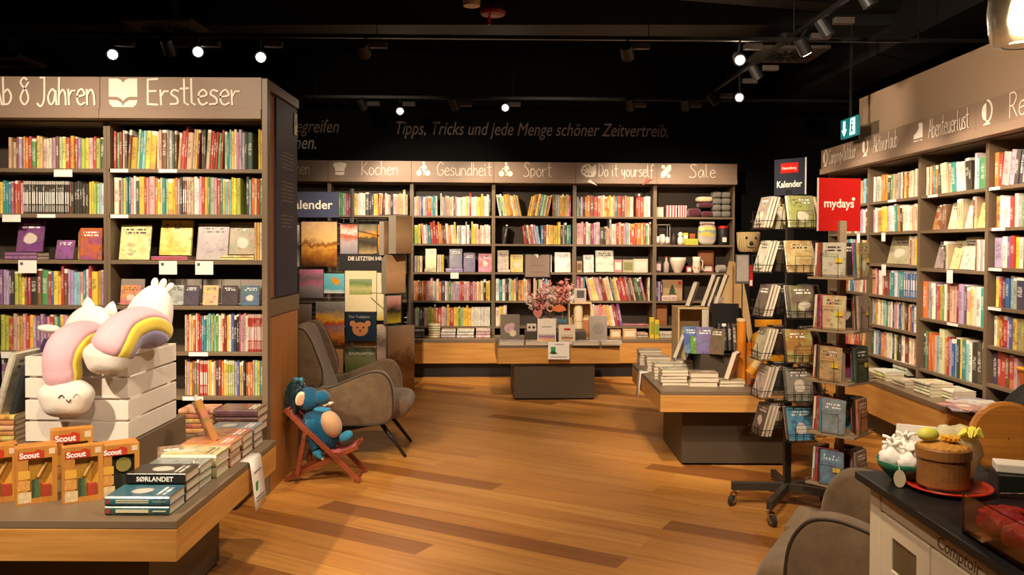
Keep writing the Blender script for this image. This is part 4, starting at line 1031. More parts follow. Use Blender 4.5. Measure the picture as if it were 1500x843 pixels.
colstack(3.75, 3, .034, .16, .225, ['b3702f', 'a85f2c', 'c58a3a'], 'of the golden pile under the leaning golden book', 'golden pile', -1.25)
colstack(3.925, 3, .034, .16, .225, ['7a5040', '8a6a3a', 'a8572f'], 'of the russet pile behind the golden one', 'russet pile', -1.25)
colstack(4.10, 3, .033, .15, .225, ['8a6248', '5e6a70', '7e8f92'], 'of the last pile at the far table edge', 'last pile', -1.25)
p = at(345, 640, y=3.98)
o = book(Matrix.Translation((0, 0, 0)), .16, .22, .03, 'b5852e', 'golden book standing tilted on the golden pile', None, 'childrens_book')
o.matrix_world = Matrix.Translation((-1.325, 3.84, ZT + .1125)) @ Matrix.Rotation(-.42, 4, 'Y') @ Matrix.Rotation(.5, 4, 'Z') @ Matrix(((.032, 0, 0, -.02), (0, .13, 0, 0), (0, 0, .2, 0), (0, 0, 0, 1)))
MB().box(-.2, .3, .98, .3, .5, 1.12).build('page_marker', WHITE, o)
o = book(loc(-1.46, 3.62, ZT + .0006, .5), .1, .12, .02, 'a88a72', 'small pale book leaning against the taupe plinth', None, 'childrens_book', 'stand', .3)
# on the bench in front of the shelves
ZB = .4556
stack(loc(lx(290, 4.95), 4.9, ZB), 5, .17, .2, .028, ['c58f5a', 'b97a4a', 'c08850', 'ba7f48', 'c9986a'], 'of the tied brown stack on the bench under the lowest Erstleser shelf', 'tied brown stack', 'childrens_book', 0)
stack(loc(lx(352, 5.0), 4.92, ZB), 3, .2, .25, .045, ['6a4028', '5a3a26', '7a5a44'], 'of the dark brown stack on the bench beside the end panel', 'dark brown stack', 'childrens_book', .01)
for k, (px, yy, c) in enumerate(((268, 4.87, 'bcd0d6'), (230, 4.9, 'a8a8a0'))):
    stack(loc(lx(px - 24, 4.9), yy, ZB), 2, .16, .2, .012, [c, 'cfc6b8'], ['of the pale blue pair on the bench behind the crate', 'of the grey pair on the bench behind the crate'][k], ['pale blue pair', 'grey pair'][k], 'childrens_book', .02)
# leaflet over the table edge
def leaflet(pts, width, axis, label, name='leaflet'):
    mb = MB(); ax = Vector(axis); prev = None
    for p in pts:
        a = Vector(p); cur = (mb.vert(a - ax*width/2), mb.vert(a + ax*width/2))
        if prev: mb.face((prev[0], prev[1], cur[1], cur[0]))
        prev = cur
    o = mb.build(name, WHITE, smooth=True); md = o.modifiers.new('thick', 'SOLIDIFY'); md.thickness = .0008
    return tag(o, label, 'leaflet')
lf = leaflet([(-1.24, 3.93, .5625), (-1.2, 3.93, .5625), (-1.192, 3.93, .555), (-1.183, 3.93, .49), (-1.172, 3.93, .40), (-1.165, 3.93, .335)], .17, (0, 1, 0), 'white leaflet with a green mark hanging over the table edge')
GRN = plain('green_print', hexc('2f9a4c'), .6); GRI = plain('grey_print', hexc('8f8a90'), .6, var=.2, scale=300)
mb = MB(); mb.prism([(-.05,.415),(-.02,.415),(-.015,.46),(-.045,.46)], (.002, 0, 0), o=(-1.176, 3.93, 0), u=(0,1,0)); mb.build('green_mark', GRN, lf, rot=(0,0,0))
for k, (z, w_) in enumerate(((.5, .1), (.385, .12), (.37, .12))):
    mb = MB(); mb.prism([(-w_/2,z),(w_/2,z),(w_/2,z+.006),(-w_/2,z+.006)], (.002, 0, 0), o=(-1.1835 + (.5 - z)*.115, 3.93, 0), u=(0,1,0)); mb.build('printed_line', GRI, lf)
# ---------------------------------------------------------------- seating
VEL = NT('taupe_velvet'); nz = VEL.noise(VEL.coord(), 14, 4, .6); VEL.bump(VEL.noise(VEL.coord(), 180, 2), .0008, .3)
VELVET = VEL.out(VEL.mix(VEL.ramp(nz, [(.35, (0,0,0)), (.65, (1,1,1))]), hexc('65503a'), hexc('745e45')), .75, spec=.2, sheen=.25)
PIPING = plain('dark_piping', hexc('33291f'), .7)
def profile(pts, k=4):
    P = [Vector((a, 0, b)) for a, b in pts]; N = len(P); out = []
    for i in range(N):
        a, b, c, d = P[i-1], P[i], P[(i+1) % N], P[(i+2) % N]
        for j in range(k):
            t = j/k; out.append(.5*((2*b)+(c-a)*t+(2*a-5*b+4*c-d)*t*t+(3*b-a-3*c+d)*t**3))
    return [(q.x, q.z) for q in out]
def slab(pts, y0, y1, puff=.02):
    """a padded panel: closed side outline between y0 and y1, its middle swelling, edges rounded"""
    P = profile(pts); cx = sum(p[0] for p in P)/len(P); cz = sum(p[1] for p in P)/len(P); mb = MB(); R = []
    w = y1 - y0
    for t, s in ((0, .9), (.06, .97), (.2, 1.0), (.5, 1.0), (.8, 1.0), (.94, .97), (1, .9)):
        R.append([mb.vert((cx + (p[0]-cx)*s, y0 + w*t, cz + (p[1]-cz)*s)) for p in P])
    mb.skin(R); return mb, P
def armchair(label, M, cushion=False):
    r = thing('armchair', label, 'armchair', group='taupe velvet armchairs'); r.matrix_world = M
    seat, _ = slab([(-.25,.30),(.2,.285),(.40,.30),(.475,.36),(.47,.42),(.40,.455),(.2,.45),(-.25,.42)], -.27, .27)
    seat.build('seat', VELVET, r, smooth=True)
    for s in (-1, 1):
        A = [(-.30,.29),(.0,.265),(.25,.275),(.335,.32),(.35,.44),(.335,.57),(.28,.655),(.20,.675),(.10,.655),(-.05,.60),(-.20,.55),(-.34,.55)]
        y0, y1 = (.275, .375) if s > 0 else (-.375, -.275)
        mb, P = slab(A, y0, y1); arm = mb.build('arm', VELVET, r, smooth=True)
        yo = y1 if s > 0 else y0
        MB().tube([(p[0]*.985 + .0, yo - s*.006, .45 + (p[1] - .45)*.975) for p in P], .006, 6, closed=True).build('piping', PIPING, arm)
    back, P = slab([(-.22,.33),(-.20,.44),(-.27,.62),(-.35,.82),(-.40,.95),(-.45,1.0),(-.53,.985),(-.55,.92),(-.50,.75),(-.42,.55),(-.36,.36),(-.3,.3)], -.27, .27)
    bk = back.build('backrest', VELVET, r, smooth=True)
    for s in (-1, 1):                                          # wings
        y0, y1 = (.272, .345) if s > 0 else (-.345, -.272)
        mb, P = slab([(-.26,.56),(-.24,.66),(-.29,.80),(-.35,.93),(-.42,1.0),(-.53,.985),(-.56,.9),(-.50,.72),(-.43,.556),(-.34,.555)], y0, y1)
        wg = mb.build('wing', VELVET, r, smooth=True)
        yo = y1 if s > 0 else y0
        MB().tube([(p[0], yo - s*.005, .78 + (p[1] - .78)*.975) for p in P], .006, 6, closed=True).build('piping', PIPING, wg)
    MB().prism([(-.3, .295), (-.27, .2), (-.1, .19), (.24, .255), (.3, .295)], (0, .5, 0), o=(0, -.25, 0)).build('base_frame', BLACKM, r, bevel=.01)
    for x, y, dx in ((.22, .23, .22), (.22, -.23, .22), (-.26, .23, -.12), (-.26, -.23, -.12)):
        MB().cyl((x, y, .27), (x + dx, y * 1.12, .004), .02, .012, 10).build('leg', BLACKM, r, smooth=True)
    return r
armchair('taupe velvet wing armchair with a high back beside the calendar rack', loc(-1.165, 6.42, 0, math.radians(2)) @ Matrix.Diagonal((.87, .95, .96, 1)))
AM = loc(1.396, 2.945, 0, math.radians(150))
armchair('taupe velvet armchair half hidden behind the white counter', AM)
# black jacket over the armchair's far wing and back
cloth = plain('black_cloth', (.012, .011, .01), .85, var=.4, scale=20)
mb = MB(); rows = []
JP = [(-.165,.68),(-.175,.74),(-.205,.82),(-.25,.93),(-.305,1.03),(-.375,1.09),(-.46,1.105),(-.54,1.09),(-.60,1.03),(-.635,.94),(-.63,.83),(-.60,.72)]
for i, (jx, jz) in enumerate(JP):
    row = []
    for j in range(23):
        u = j/22
        w_ = .012*math.sin(11*u + .9*i) + .008*math.sin(23*u - i)
        drop = .07*max(0, u - .75)*(i if i < 6 else 11 - i) * .3
        row.append(mb.vert((jx + w_*(1 if i > 5 else -1)*.8, -.43 + .60*u, jz + w_*.7 - drop - (.05 if j == 0 else .015 if j == 1 else 0))))
    rows.append(row)
for a_, b_ in zip(rows, rows[1:]):
    for j in range(22): mb.face((a_[j], a_[j+1], b_[j+1], b_[j]))
mb.face([r_[0] for r_ in rows])
jk = mb.build('draped_jacket', cloth, smooth=True, sub=1); md = jk.modifiers.new('thick', 'SOLIDIFY'); md.thickness = .014
jk.matrix_world = AM
tag(jk, 'black jacket draped over the back of the armchair behind the counter', 'jacket')

# deck chair and dragon
DW = wood('reddish_deckchair_wood', hexc('8f4422'), hexc('6b2f16'), 0, .5)
Yd = 5.64
dc = thing('deck_chair', 'small reddish wooden deck chair holding the blue dragon plush', 'deck chair', (at(455, 700, y=Yd).x, Yd, 0)); dx0 = dc.location.x
def dpt(px, py): q = at(px + 15, py, y=Yd - .13); return (q.x - dx0, max(.012, q.z))
DEP = .34
for s, nm in ((-1, 'near'), (1, 'far')):
    yy = -.13 if s < 0 else .13
    a, b = dpt(402, 600), dpt(512, 711); MB().bar((a[0], yy, a[1]), (b[0], yy, b[1]), .024, .03).build('long_rail', DW, dc, bevel=.002)
    a, b = dpt(402, 706), dpt(508, 656); MB().bar((a[0], yy + .026*-s, a[1]), (b[0], yy + .026*-s, b[1]), .024, .03).build('seat_rail', DW, dc, bevel=.002)
    a, b = dpt(433, 634), dpt(421, 700); MB().bar((a[0], yy + .026*s, a[1]), (b[0], yy + .026*s, b[1]), .022, .028).build('strut', DW, dc, bevel=.002)
for px, py in ((405, 603), (505, 704), (505, 658), (406, 704)):
    a = dpt(px, py); MB().cyl((a[0], -.117, a[1]), (a[0], .117, a[1]), .011, n=10).build('cross_bar', DW, dc)
a, m1, b = dpt(405, 602), dpt(455, 688), dpt(503, 657)
mb = MB(); prev = None
for i in range(13):
    t = i/12; x = (1-t)**2*a[0] + 2*t*(1-t)*m1[0] + t*t*b[0]; z = (1-t)**2*a[1] + 2*t*(1-t)*(m1[1] - .03) + t*t*b[1]
    cur = (mb.vert((x, -.1, z + .012)), mb.vert((x, .1, z + .012)))
    if prev: mb.face((prev[0], prev[1], cur[1], cur[0]))
    prev = cur
sl = mb.build('sling_seat', plain('pink_canvas', hexc('b4565a'), .8, var=.15), dc, smooth=True); md = sl.modifiers.new('t', 'SOLIDIFY'); md.thickness = .004
FUR = plush_mat('teal_fur', '10587a', 90, .006); FURL = plush_mat('pale_teal_fur', '2a86ac', 90, .005); HAIR = plush_mat('dark_teal_hair', '0c3036', 60, .012); BELLY = plush_mat('belly_cream', 'c99d74', 150, .002); HORN = plush_mat('horn_cream', 'e2d2b4', 150, .001)
def D(px, py, dy=0.0): return at(px + 15, py, y=Yd + dy)
o0 = D(470, 655)
dr = thing('dragon_plush', 'blue plush dragon with a cream belly lying back in the small deck chair', 'plush toy', tuple(o0)); dr.scale = (1.1, 1.1, 1.1)
q = lambda px, py, dy=0.0: D(px - 6, py + 3, dy) - o0
MB().ball((0,0,0), (.105, .105, .135), 26, 18).build('body', FUR, dr, smooth=True, loc=q(463, 628), rot=(0, -.35, 0))
MB().ball((0,0,0), (.06, .075, .085), 22, 14).build('belly', BELLY, dr, smooth=True, loc=q(476, 622, -.045), rot=(0, -.45, 0))
hd = MB().ball((0,0,0), (.075, .08, .068), 24, 16).build('head', FUR, dr, smooth=True, loc=q(446, 588, -.01), rot=(0, .1, 0))
MB().ball((0,0,0), (.05, .055, .042), 20, 14).build('snout', FUR, dr, smooth=True, loc=q(464, 586, -.02), rot=(0, .15, 0))
MB().ball((0,0,0), (.055, .05, .018), 20, 10).build('lower_jaw', FURL, dr, smooth=True, loc=q(464, 602, -.02), rot=(0, .1, 0))
for px, py in ((466, 597), (473, 595)): MB().lathe([(.012, 0), (.009, .016), (.002, .03)], 10).build('tooth', HORN, dr, smooth=True, loc=q(px, py, -.03), rot=(0, 1.2, 0))
hb = MB(); random.seed(5)
for k in range(60):
    a0 = Vector((random.uniform(-.035,.03), random.uniform(-.05,.05), random.uniform(-.02,.06))); l = random.uniform(.1, .22)
    hb.tube([a0, a0 + Vector((-.03, random.uniform(-.02,.02), .01 - l*.25)), a0 + Vector((-.045 + random.uniform(-.02,.02), random.uniform(-.03,.03), -l))], [.013, .011, .002], 5)
hb.ball((-.02, 0, -.04), (.05, .06, .1), 14, 10)
hb.build('hair', HAIR, dr, smooth=True, loc=q(434, 575))['kind'] = 'stuff'
tb = MB()
for k in range(26):
    a = 2*PI*k/26; l = random.uniform(.045, .07); d = Vector((math.cos(a)*.5 - .4, math.sin(a)*.5, .6 + random.uniform(-.3,.3)))
    tb.tube([(0,0,0), d*l*.6, d*l + Vector((0,0,-.01))], [.016, .012, .002], 5)
tb.build('tuft', FURL, dr, smooth=True, loc=q(436, 568))['kind'] = 'stuff'
MB().ball((0,0,0), (.028, .012, .045), 16, 10).build('ear', HORN, dr, smooth=True, loc=q(435, 588, -.075), rot=(0, .3, .1))
MB().ball((0,0,0), (.022, .006, .036), 16, 10).build('inner_ear', BELLY, dr, smooth=True, loc=q(436, 590, -.087), rot=(0, .3, .1))
for dy in (-.09, .09):
    MB().tube([q(450, 615, dy*.8), q(450, 635, dy*.95), q(456, 652, dy*.9)], [.036, .034, .03], 12).build('front_leg', FUR, dr, smooth=True)
    pw = MB(); pw.ball((0,0,0), (.032, .03, .026), 14, 10)
    for k in (-1, 0, 1): pw.tube([(.01, k*.016, -.008), (.035, k*.022, -.02)], [.014, .01], 8)
    pw = pw.build('paw', FURL, dr, smooth=True, loc=q(458, 660, dy*.9), rot=(0, .3, 0))
    for k in (-1, 0, 1): MB().lathe([(.006, 0), (.001, .014)], 8).build('claw', HORN, pw, loc=(.036, k*.023, -.02), rot=(0, 1.9, 0))
    MB().ball((0,0,0), (.045, .032, .03), 16, 10).build('foot', FURL, dr, smooth=True, loc=q(496, 638, dy*.6), rot=(0, -.6, 0))

def fur(src, mat, parent, n, ln, seed=1):
    rr = random.Random(seed); mb = MB(); ps = [p for p in src.data.polygons]
    M = src.matrix_basis
    for i in range(n):
        f = ps[rr.randrange(len(ps))]; vs = [src.data.vertices[k].co for k in f.vertices]
        a, b, c = vs[0], vs[len(vs)//2], vs[-1]; u, v = rr.random(), rr.random()
        if u + v > 1: u, v = 1-u, 1-v
        p = a + (b - a)*u + (c - a)*v; nn = f.normal; t = Vector((rr.uniform(-1, 1), rr.uniform(-1, 1), rr.uniform(-1.4, .4))); t = (t - nn*t.dot(nn)).normalized()
        e = p + nn*ln*.6 + t*ln; s = nn.cross(t)*ln*.18
        mb.face([mb.vert(M @ (p - s)), mb.vert(M @ (p + s)), mb.vert(M @ e)])
    o = mb.build('fur', mat, parent); o['kind'] = 'stuff'; return o
for ch in list(dr.children):
    if ch.name.startswith('body'): fur(ch, FUR, dr, 5000, .014)
    elif ch.name.startswith('front_leg'): fur(ch, FUR, dr, 1500, .012, 2)
    elif ch.name.startswith('head'): fur(ch, FUR, dr, 2200, .008, 3)

# ---------------------------------------------------------------- calendar rack
YC = 8.95
rk = thing('calendar_rack', 'wire calendar rack with a navy sign beside the armchair', 'rack', (0, YC + .05, 0))
xa, xb = at(425, 400, y=YC).x, at(598, 400, y=YC).x; zt = 2.16
for x in (xa, (xa + xb)/2 + .02, xb): MB().bar((x, 0, 0), (x, 0, zt if x != xb else 1.88), .03, .03).build('post', STEEL, rk)
wire = MB()
for k in range(19): wire.cyl((xa + (xb - xa)*k/18, 0, .3), (xa + (xb - xa)*k/18, 0, 1.85), .0025, n=5)
for k in range(30): wire.cyl((xa, .004, .32 + k*.0525), (xb, .004, .32 + k*.0525), .0025, n=5)
wire.build('wire_grid', STEEL, rk)['kind'] = 'stuff'
MB().box(xa - .05, -.08, 0, xb + .02, .3, .018).build('base', BLACKM, rk, bevel=.004)
a, b = at(428, 281, y=YC), at(496, 319, y=YC)
sg = MB().box(a.x - .22, -.05, b.z, b.x, -.03, a.z).build('sign_board', NAVY, rk, bevel=.002)
text('Kalender', .135, LETTER, sg, (b.x - .065, -.0515, (a.z + b.z)/2 - .045), align='RIGHT', off=.0015)
def prn(name, *stops):
    """printed picture: bands of colour by height broken up with noise"""
    if name in MATS: return MATS[name]
    t = NT(name); g = t.xyz(t.coord('Generated')); nz = t.noise(t.coord(), 9, 4, .65)
    f = t.math('ADD', g[2], t.math('MULTIPLY', t.math('SUBTRACT', nz, .5), .55))
    MATS[name] = t.out(t.ramp(f, [(p_, hexc(c)) for p_, c in stops]), .35); return MATS[name]
def calendar(x0, y0, x1, y1, mat, label, Y=YC, t=.012, group='calendars on the wire rack'):
    a, b = at(x0, y0, y=Y), at(x1, y1, y=Y)
    r = thing('calendar', label, 'calendar', ((a.x + b.x)/2, Y + .02, b.z), group=group)
    w, h = (b.x - a.x)/2, a.z - b.z
    MB().box(-w, -.006, 0, w, .006, h).build('sheet', mat, r)
    MB().cyl((-w*.9, 0, h + .006), (w*.9, 0, h + .006), .006, n=6).build('binding', CHROME, r)
    return r, w, h
calendar(441, 325, 493, 391, prn('print_sunset', (0, '4a2410'), (.25, 'a8651c'), (.42, 'e0a040'), (.5, '8a4a18'), (.62, 'f0c078'), (1, 'b9906a')), 'wall calendar with an amber lakeside sunset')
r, w, h = calendar(497, 328, 574, 397, plain('print_charcoal', hexc('2d2927'), .4), 'wide dark calendar with animal pictures and a white title line')
for k, (m, x0, x1) in enumerate(((prn('print_fish', (0, '8f8a94'), (.4, 'b7a8a4'), (.6, 'c05a2c'), (.75, 'e0d0c0'), (1, 'a84a28')), -.97, -.31), (prn('print_toucan', (0, 'b59a6a'), (.35, '3a3428'), (.55, '5a5038'), (.62, 'e89a28'), (.8, '8a7a5a'), (1, '5f5a40')), -.27, .42), (prn('print_amber', (0, '8a5a20'), (.5, 'd8922c'), (1, 'c07a2a')), .46, .98))):
    MB().box(w*x0, -.0075, h*.36, w*x1, -.006, h*.985).build('picture', m, r)
text('DIE LETZTEN IHRER ART', .058, LETTER, r, (-w*.68, -.0078, h*.22), off=.0008, sx=.8)
calendar(438, 395, 473, 437, prn('print_cat', (0, '6a6468'), (.4, '9a8a88'), (.5, 'c26a90'), (.7, '7a6a62'), (1, 'd07aa0')), 'calendar with a grey cat among pink flowers')
r, w, h = calendar(474, 401, 504, 430, prn('print_sky_blue', (0, 'd8e0d8'), (.2, '5fb0c0'), (1, '78c0cc')), 'small pale blue calendar with yellow flowers')
mb = MB(); disc(mb, w*.25, h*.58, .035, -.0062); disc(mb, w*.0, h*.66, .03, -.0078); mb.build('flower_print', plain('print_honey', hexc('d89a2c'), .5, var=.4, scale=60), r)
r, w, h = calendar(505, 397, 551, 457, plain('print_cream', hexc('e6d3a8'), .5), 'cream calendar with a green meadow picture and ornate border')
MB().box(-w*.72, -.0078, h*.42, w*.72, -.0062, h*.8).build('picture', prn('print_meadow', (0, '8a9a50'), (.4, 'c2b87a'), (.7, '6f8a4c'), (1, '90a078')), r)
calendar(552, 400, 565, 470, prn('print_cream_flowers', (0, 'c8a848'), (.25, 'e6d8a8'), (1, 'e8d9b0')), 'narrow cream calendar cut off by the hanging bundles')
calendar(462, 442, 504, 505, prn('print_fruit', (0, '5a3018'), (.2, 'd07a28'), (.4, '8a6a70'), (.5, 'c23a22'), (.6, 'd8a030'), (.8, '6f6868'), (1, '8a8478')), 'calendar with a red and yellow fruit still life')
r, w, h = calendar(506, 459, 550, 500, plain('print_deep_blue', hexc('17283a'), .4), 'dark blue calendar with a teddy bear head')
TB = plain('print_teddy', hexc('b97a48'), .5, var=.25, scale=60)
mb = MB(); disc(mb, -.005, h*.42, .085, -.0062, ry=.075); disc(mb, -.085, h*.62, .032, -.0064); disc(mb, .075, h*.62, .032, -.0064); disc(mb, -.005, h*.33, .045, -.0078, ry=.035); mb.build('bear_print', TB, r)
mb = MB(); disc(mb, -.035, h*.48, .009, -.0095); disc(mb, .03, h*.48, .009, -.0095); disc(mb, -.005, h*.36, .012, -.0095, ry=.008); mb.build('bear_face_print', BLACK, r)
text('Der Teddybär', .04, GREYT, r, (-w*.8, -.007, h*.82))
r, w, h = calendar(505, 511, 550, 570, prn('print_garden', (0, '2a3020'), (.3, '5a5a44'), (.55, '6a7a3a'), (.75, '8a8a60'), (1, '3a4630')), 'green garden calendar just above the armchair arm')
text('BAUMGARTEN', .04, LETTER, r, (-w*.75, -.0065, h*.84))
calendar(474, 512, 502, 572, plain('print_salmon', hexc('c8946c'), .5), 'plain salmon calendar behind the armchair back')
calendar(420, 446, 456, 505, prn('print_dusk', (0, '3a2a20'), (.5, '7a5a48'), (1, '8f8078')), 'dim brown calendar beside the shelf end')
calendar(418, 330, 438, 391, prn('print_bw', (0, 'c9c0b8'), (.5, '3a3636'), (1, 'd8d0c8')), 'black and white calendar peeking out beside the shelf end')
calendar(552, 476, 566, 560, prn('print_rose_grey', (0, 'd0b098'), (.5, 'b89a88'), (.7, '6a5448'), (1, 'c8b09c')), 'narrow rosy calendar beside the framed tan bundle')
def bundle(px, y0, y1, w, t, rz, mat, label, Y=YC - .28):
    a, b = at(px, y0, y=Y), at(px, y1, y=Y); h = a.z - b.z
    r = thing('calendar', label, 'calendar', (a.x, Y, b.z), rz, 'calendars hung on the rack arms')
    MB().box(-w/2, 0, 0, w/2, t, h).build('sheets', plain('calendar_edges', hexc('8f8474'), .7, var=.25, scale=120), r)
    MB().box(-w/2 + .004, -.002, .004, w/2 - .004, -.0002, h - .004).build('cover', mat, r)
    MB().cyl((-w*.45, t/2, h + .006), (w*.45, t/2, h + .006), .005, n=6).build('binding', CHROME, r)
    MB().cyl((0, t/2, h + .01), (0, .36, h + .012), .004, n=6).build('hanging_arm', STEEL, r)
tanp = prn('print_tan', (0, '7a5a40'), (.5, '9a7a58'), (1, '6a523c'))
bundle(569, 325, 374, .2, .05, math.radians(70), tanp, 'upper bundle of calendars seen edge-on, nearer the dark title')
bundle(592, 316, 372, .24, .10, math.radians(52), tanp, 'thick upper bundle of calendars with a brown cover')
bundle(580, 374, 430, .26, .07, math.radians(48), prn('print_tan_light', (0, '9a7450'), (.5, 'b58a60'), (1, '8a6a4a')), 'middle bundle of calendars with a pale brown cover')
bundle(577, 433, 474, .2, .04, math.radians(50), prn('print_yellow_black', (0, 'c9b02c'), (.45, '2a2420'), (.8, 'c88a80'), (1, 'd0a098')), 'lower bundle with a yellow and pink cover')
bundle(588, 478, 583, .32, .04, math.radians(40), prn('print_umber', (0, '8a5a2c'), (.3, 'b07838'), (.5, '7a4a20'), (.7, 'b89068'), (1, 'a08468')), 'large low tan calendar with flowing brown lines at the rack foot')

# ---------------------------------------------------------------- back wall covers, gifts
def bxl(px, Y=10.4):
    """run coordinate on the back shelving of a picture column"""
    q = at(px, 400, y=Y); 
    for _ in range(3):
        l = BM.inverted() @ q; q = at(px, 400, y=(BM @ Vector((l.x, .06, 0))).y)
    return (BM.inverted() @ q).x
def Bf(px0, px1, h, c, label, i=2, dz=0.0, dy=.06, t=.014, tilt=.18, name=None):
    name = name or ('health_guide' if px1 < 722 else 'sports_book' if px1 < 840 else 'craft_book')
    a, b = bxl(px0), bxl(px1); return book(BM @ loc((a + b)/2, dy, BZ[i] + .0012 + dz), b - a, h, t, c, label, None, name, 'stand', tilt)
def Bl(px0, px1, n, t, c, label, group, z, dy=.03, w=.16): 
    a, b = bxl(px0), bxl(px1); stack(BM @ loc((a + b)/2, dy, z + .0012), n, w, b - a, t, c, label, group, 'guidebook', .01)
random.seed(51)
def Bs(px0, pitch, cols, h, i, labs, th=None):
    for k, c in enumerate(cols):
        o = bpy.data.objects.new('guidebook', SPINE_MESH[0]); COL.objects.link(o); o.color = col4(c)
        o.matrix_world = BM @ loc(bxl(px0 + k*pitch) , .03, BZ[i] + .0012) @ Matrix.Diagonal((pitch/122*.9, .16, h, 1)); tag(o, labs[k], 'book')
Bs(609, 4, 'vlW', .2, 2, ['lilac upright book at the calendar-rack end of the third Gesundheit shelf', 'lime upright book beside a lilac one on the third Gesundheit shelf', 'cream upright book beside a lime one, third Gesundheit shelf'])
Bl(622, 639, 2, .018, ['d8cf9a', 'd2c888'], 'of two cream books lying under the lime cover', 'cream pair on the third Gesundheit shelf', BZ[2])
Bf(623, 639, .25, 'c0cc3a', 'lime green cover standing on two lying cream books', dz=.04)
Bs(642, 3.4, 'WWy', .215, 2, ['first cream spine beside the lime cover', 'second cream spine beside the lime cover, next to a yellow one', 'pale yellow spine ending the cream trio on the Gesundheit shelf'])
Bl(653, 678, 2, .022, ['8a7fb0', '9a8fc0'], 'of two lilac books lying under the tall violet cover', 'lilac pair on the third Gesundheit shelf', BZ[2])
Bf(658, 677, .24, '4c4466', 'tall violet cover standing on two lying lilac books', dz=.048)
Bf(679, 696, .24, '655a86', 'violet cover with a pale figure next to the taller violet one')
Bf(701, 720, .23, 'd8737c', 'rose cover with a figure in white at the Sport end of its shelf')
Bl(729, 747, 1, .03, ['e8dcc8'], 'lying cream and single under the white and brown cover', 'single cream book', BZ[2])
Bf(729, 745, .24, 'd9c6b4', 'white and brown cover first on the third Sport shelf', dz=.032)
Bf(748, 766, .22, 'e2bf6a', 'warm yellow cover beside the white and brown one')
Bf(769, 789, .225, 'a8bfb0', 'pale green cover mostly hidden behind the notched taupe sign')
Bf(791, 808, .215, 'e6dcc0', 'cream cover peeking over the notched taupe sign')
Bf(813, 836, .25, 'cdb8a8', 'pale rosy cover with a brown top, third Sport shelf')
def gift(px0, px1, h, i, mb_fn, label, cat, name, dy=.1, dz=0.0, rz=0.0):
    a, b = bxl(px0), bxl(px1); r = thing(name, label, cat); r.matrix_world = BM @ loc((a + b)/2, dy, BZ[i] + .0015 + dz, rz); mb_fn(r, b - a, h); return r
def gbox(m, m2=None):
    def f(r, w, h):
        MB().box(-w/2, 0, 0, w/2, .06, h).build('box', m, r, bevel=.003)
        MB().box(-w*.38, -.0015, h*.2, w*.38, -.0003, h*.8).build('front_print', m2 or LETTER, r)
    return f
C = lambda n, h, **k: plain(n, hexc(h), .55, **k)
gift(845, 853, .14, 2, gbox(C('tan_card', 'c9a878'), C('rust_print', '8a5a38', var=.5, scale=60)), 'small tan box standing lowest at the crafts shelf divider', 'box', 'gift_box', .08)
Bf(855, 870, .22, 'e2dfd4', 'white craft book with a teal spine on the third crafts shelf')
Bf(873, 899, .27, 'e6d8cc', 'large white craft box with a burgundy top on the third crafts shelf', t=.05)
gift(900, 912, .16, 2, gbox(C('pink_card', 'd08a88'), LETTER), 'small pink box beside the large white craft box', 'box', 'gift_box')
gift(913, 929, .16, 2, gbox(C('sage_card', 'b5aa88'), C('olive_print', '8a8a58', var=.5, scale=50)), 'sage green box between the pink box and the pale one', 'box', 'gift_box')
gift(929, 950, .17, 2, gbox(C('oat_card', 'd8c8b0'), C('oat_print', 'e6dcc8')), 'pale oat box at the Sale end of the third crafts shelf', 'box', 'gift_box')
# Sale bay
STR = NT('red_white_stripes'); gx_ = STR.xyz(STR.coord('Generated')); STRIPE = STR.out(STR.mix(STR.math('GREATER_THAN', STR.math('SINE', STR.math('MULTIPLY', gx_[0], 22)), 0), hexc('b4283a'), hexc('ecd6cc')), .5)
gift(960, 975, .13, 0, gbox(C('oat_card', 'd8c8b0'), C('oat_print', 'e6dcc8')), 'beige box in the corner of the top Sale shelf', 'box', 'gift_box', .2)
for k, (a, b) in enumerate(((977, 992), (994, 1006))): gift(a, b, .145, 0, lambda r, w, h: (MB().box(-w/2, 0, 0, w/2, .1, h).build('box', STRIPE, r, bevel=.004), MB().box(-w/2 - .002, -.002, h - .03, w/2 + .002, .102, h + .002).build('lid', STRIPE, r)), ['first red and white striped box beside a beige one, top Sale shelf', 'second red and white striped box beside the maroon knits'][k], 'box', 'striped_box')
KN = plush_mat('maroon_knit', '5a2430', 200, .002); KC = plush_mat('cream_knit', 'e0c89c', 200, .002); KG = plush_mat('grey_felt', '7d766c', 200, .002)
def pad(mat, label, px0, px1, z, h, i=0, dy=.1, name='folded_textile', cat='textile', grp=None):
    a, b = bxl(px0), bxl(px1); w = (b - a)/2
    mb = MB(); mb.ball((0, 0, h/2), (w, .1, h/2), 20, 12, fn=lambda p_, q_: Vector((w*math.copysign(abs(p_.x)**.5, p_.x), .09*math.copysign(abs(p_.y)**.5, p_.y), h/2*math.copysign(abs(p_.z)**.6, p_.z))))
    o = mb.build(name, mat, smooth=True); o.matrix_world = BM @ loc((a + b)/2, dy, BZ[i] + .0015 + z); return tag(o, label, cat, grp)
pad(KN, 'maroon knitted roll lying lowest on the top Sale shelf', 1007, 1026, 0, .11); pad(KN, 'maroon folded knit under the upper maroon one', 1027, 1043, 0, .075); pad(KN, 'maroon folded knit under the cream one', 1022, 1043, .115, .07); pad(KC, 'cream knitted piece on the maroon knits', 1020, 1043, .187, .07)
for lv in range(4):
    for k in range(2): pad(KG, f'grey felt roll, {["lowest","second","third","topmost"][lv]} of its pile, {["beside the maroon knits", "beside the bookcase end"][k]}', 1042.5 + 13.4*k, 1055.5 + 13.4*k, lv*.08, .078, grp='grey felt rolls')
WIRE = plain('pale_wire', hexc('cfc4b2'), .4, .5)
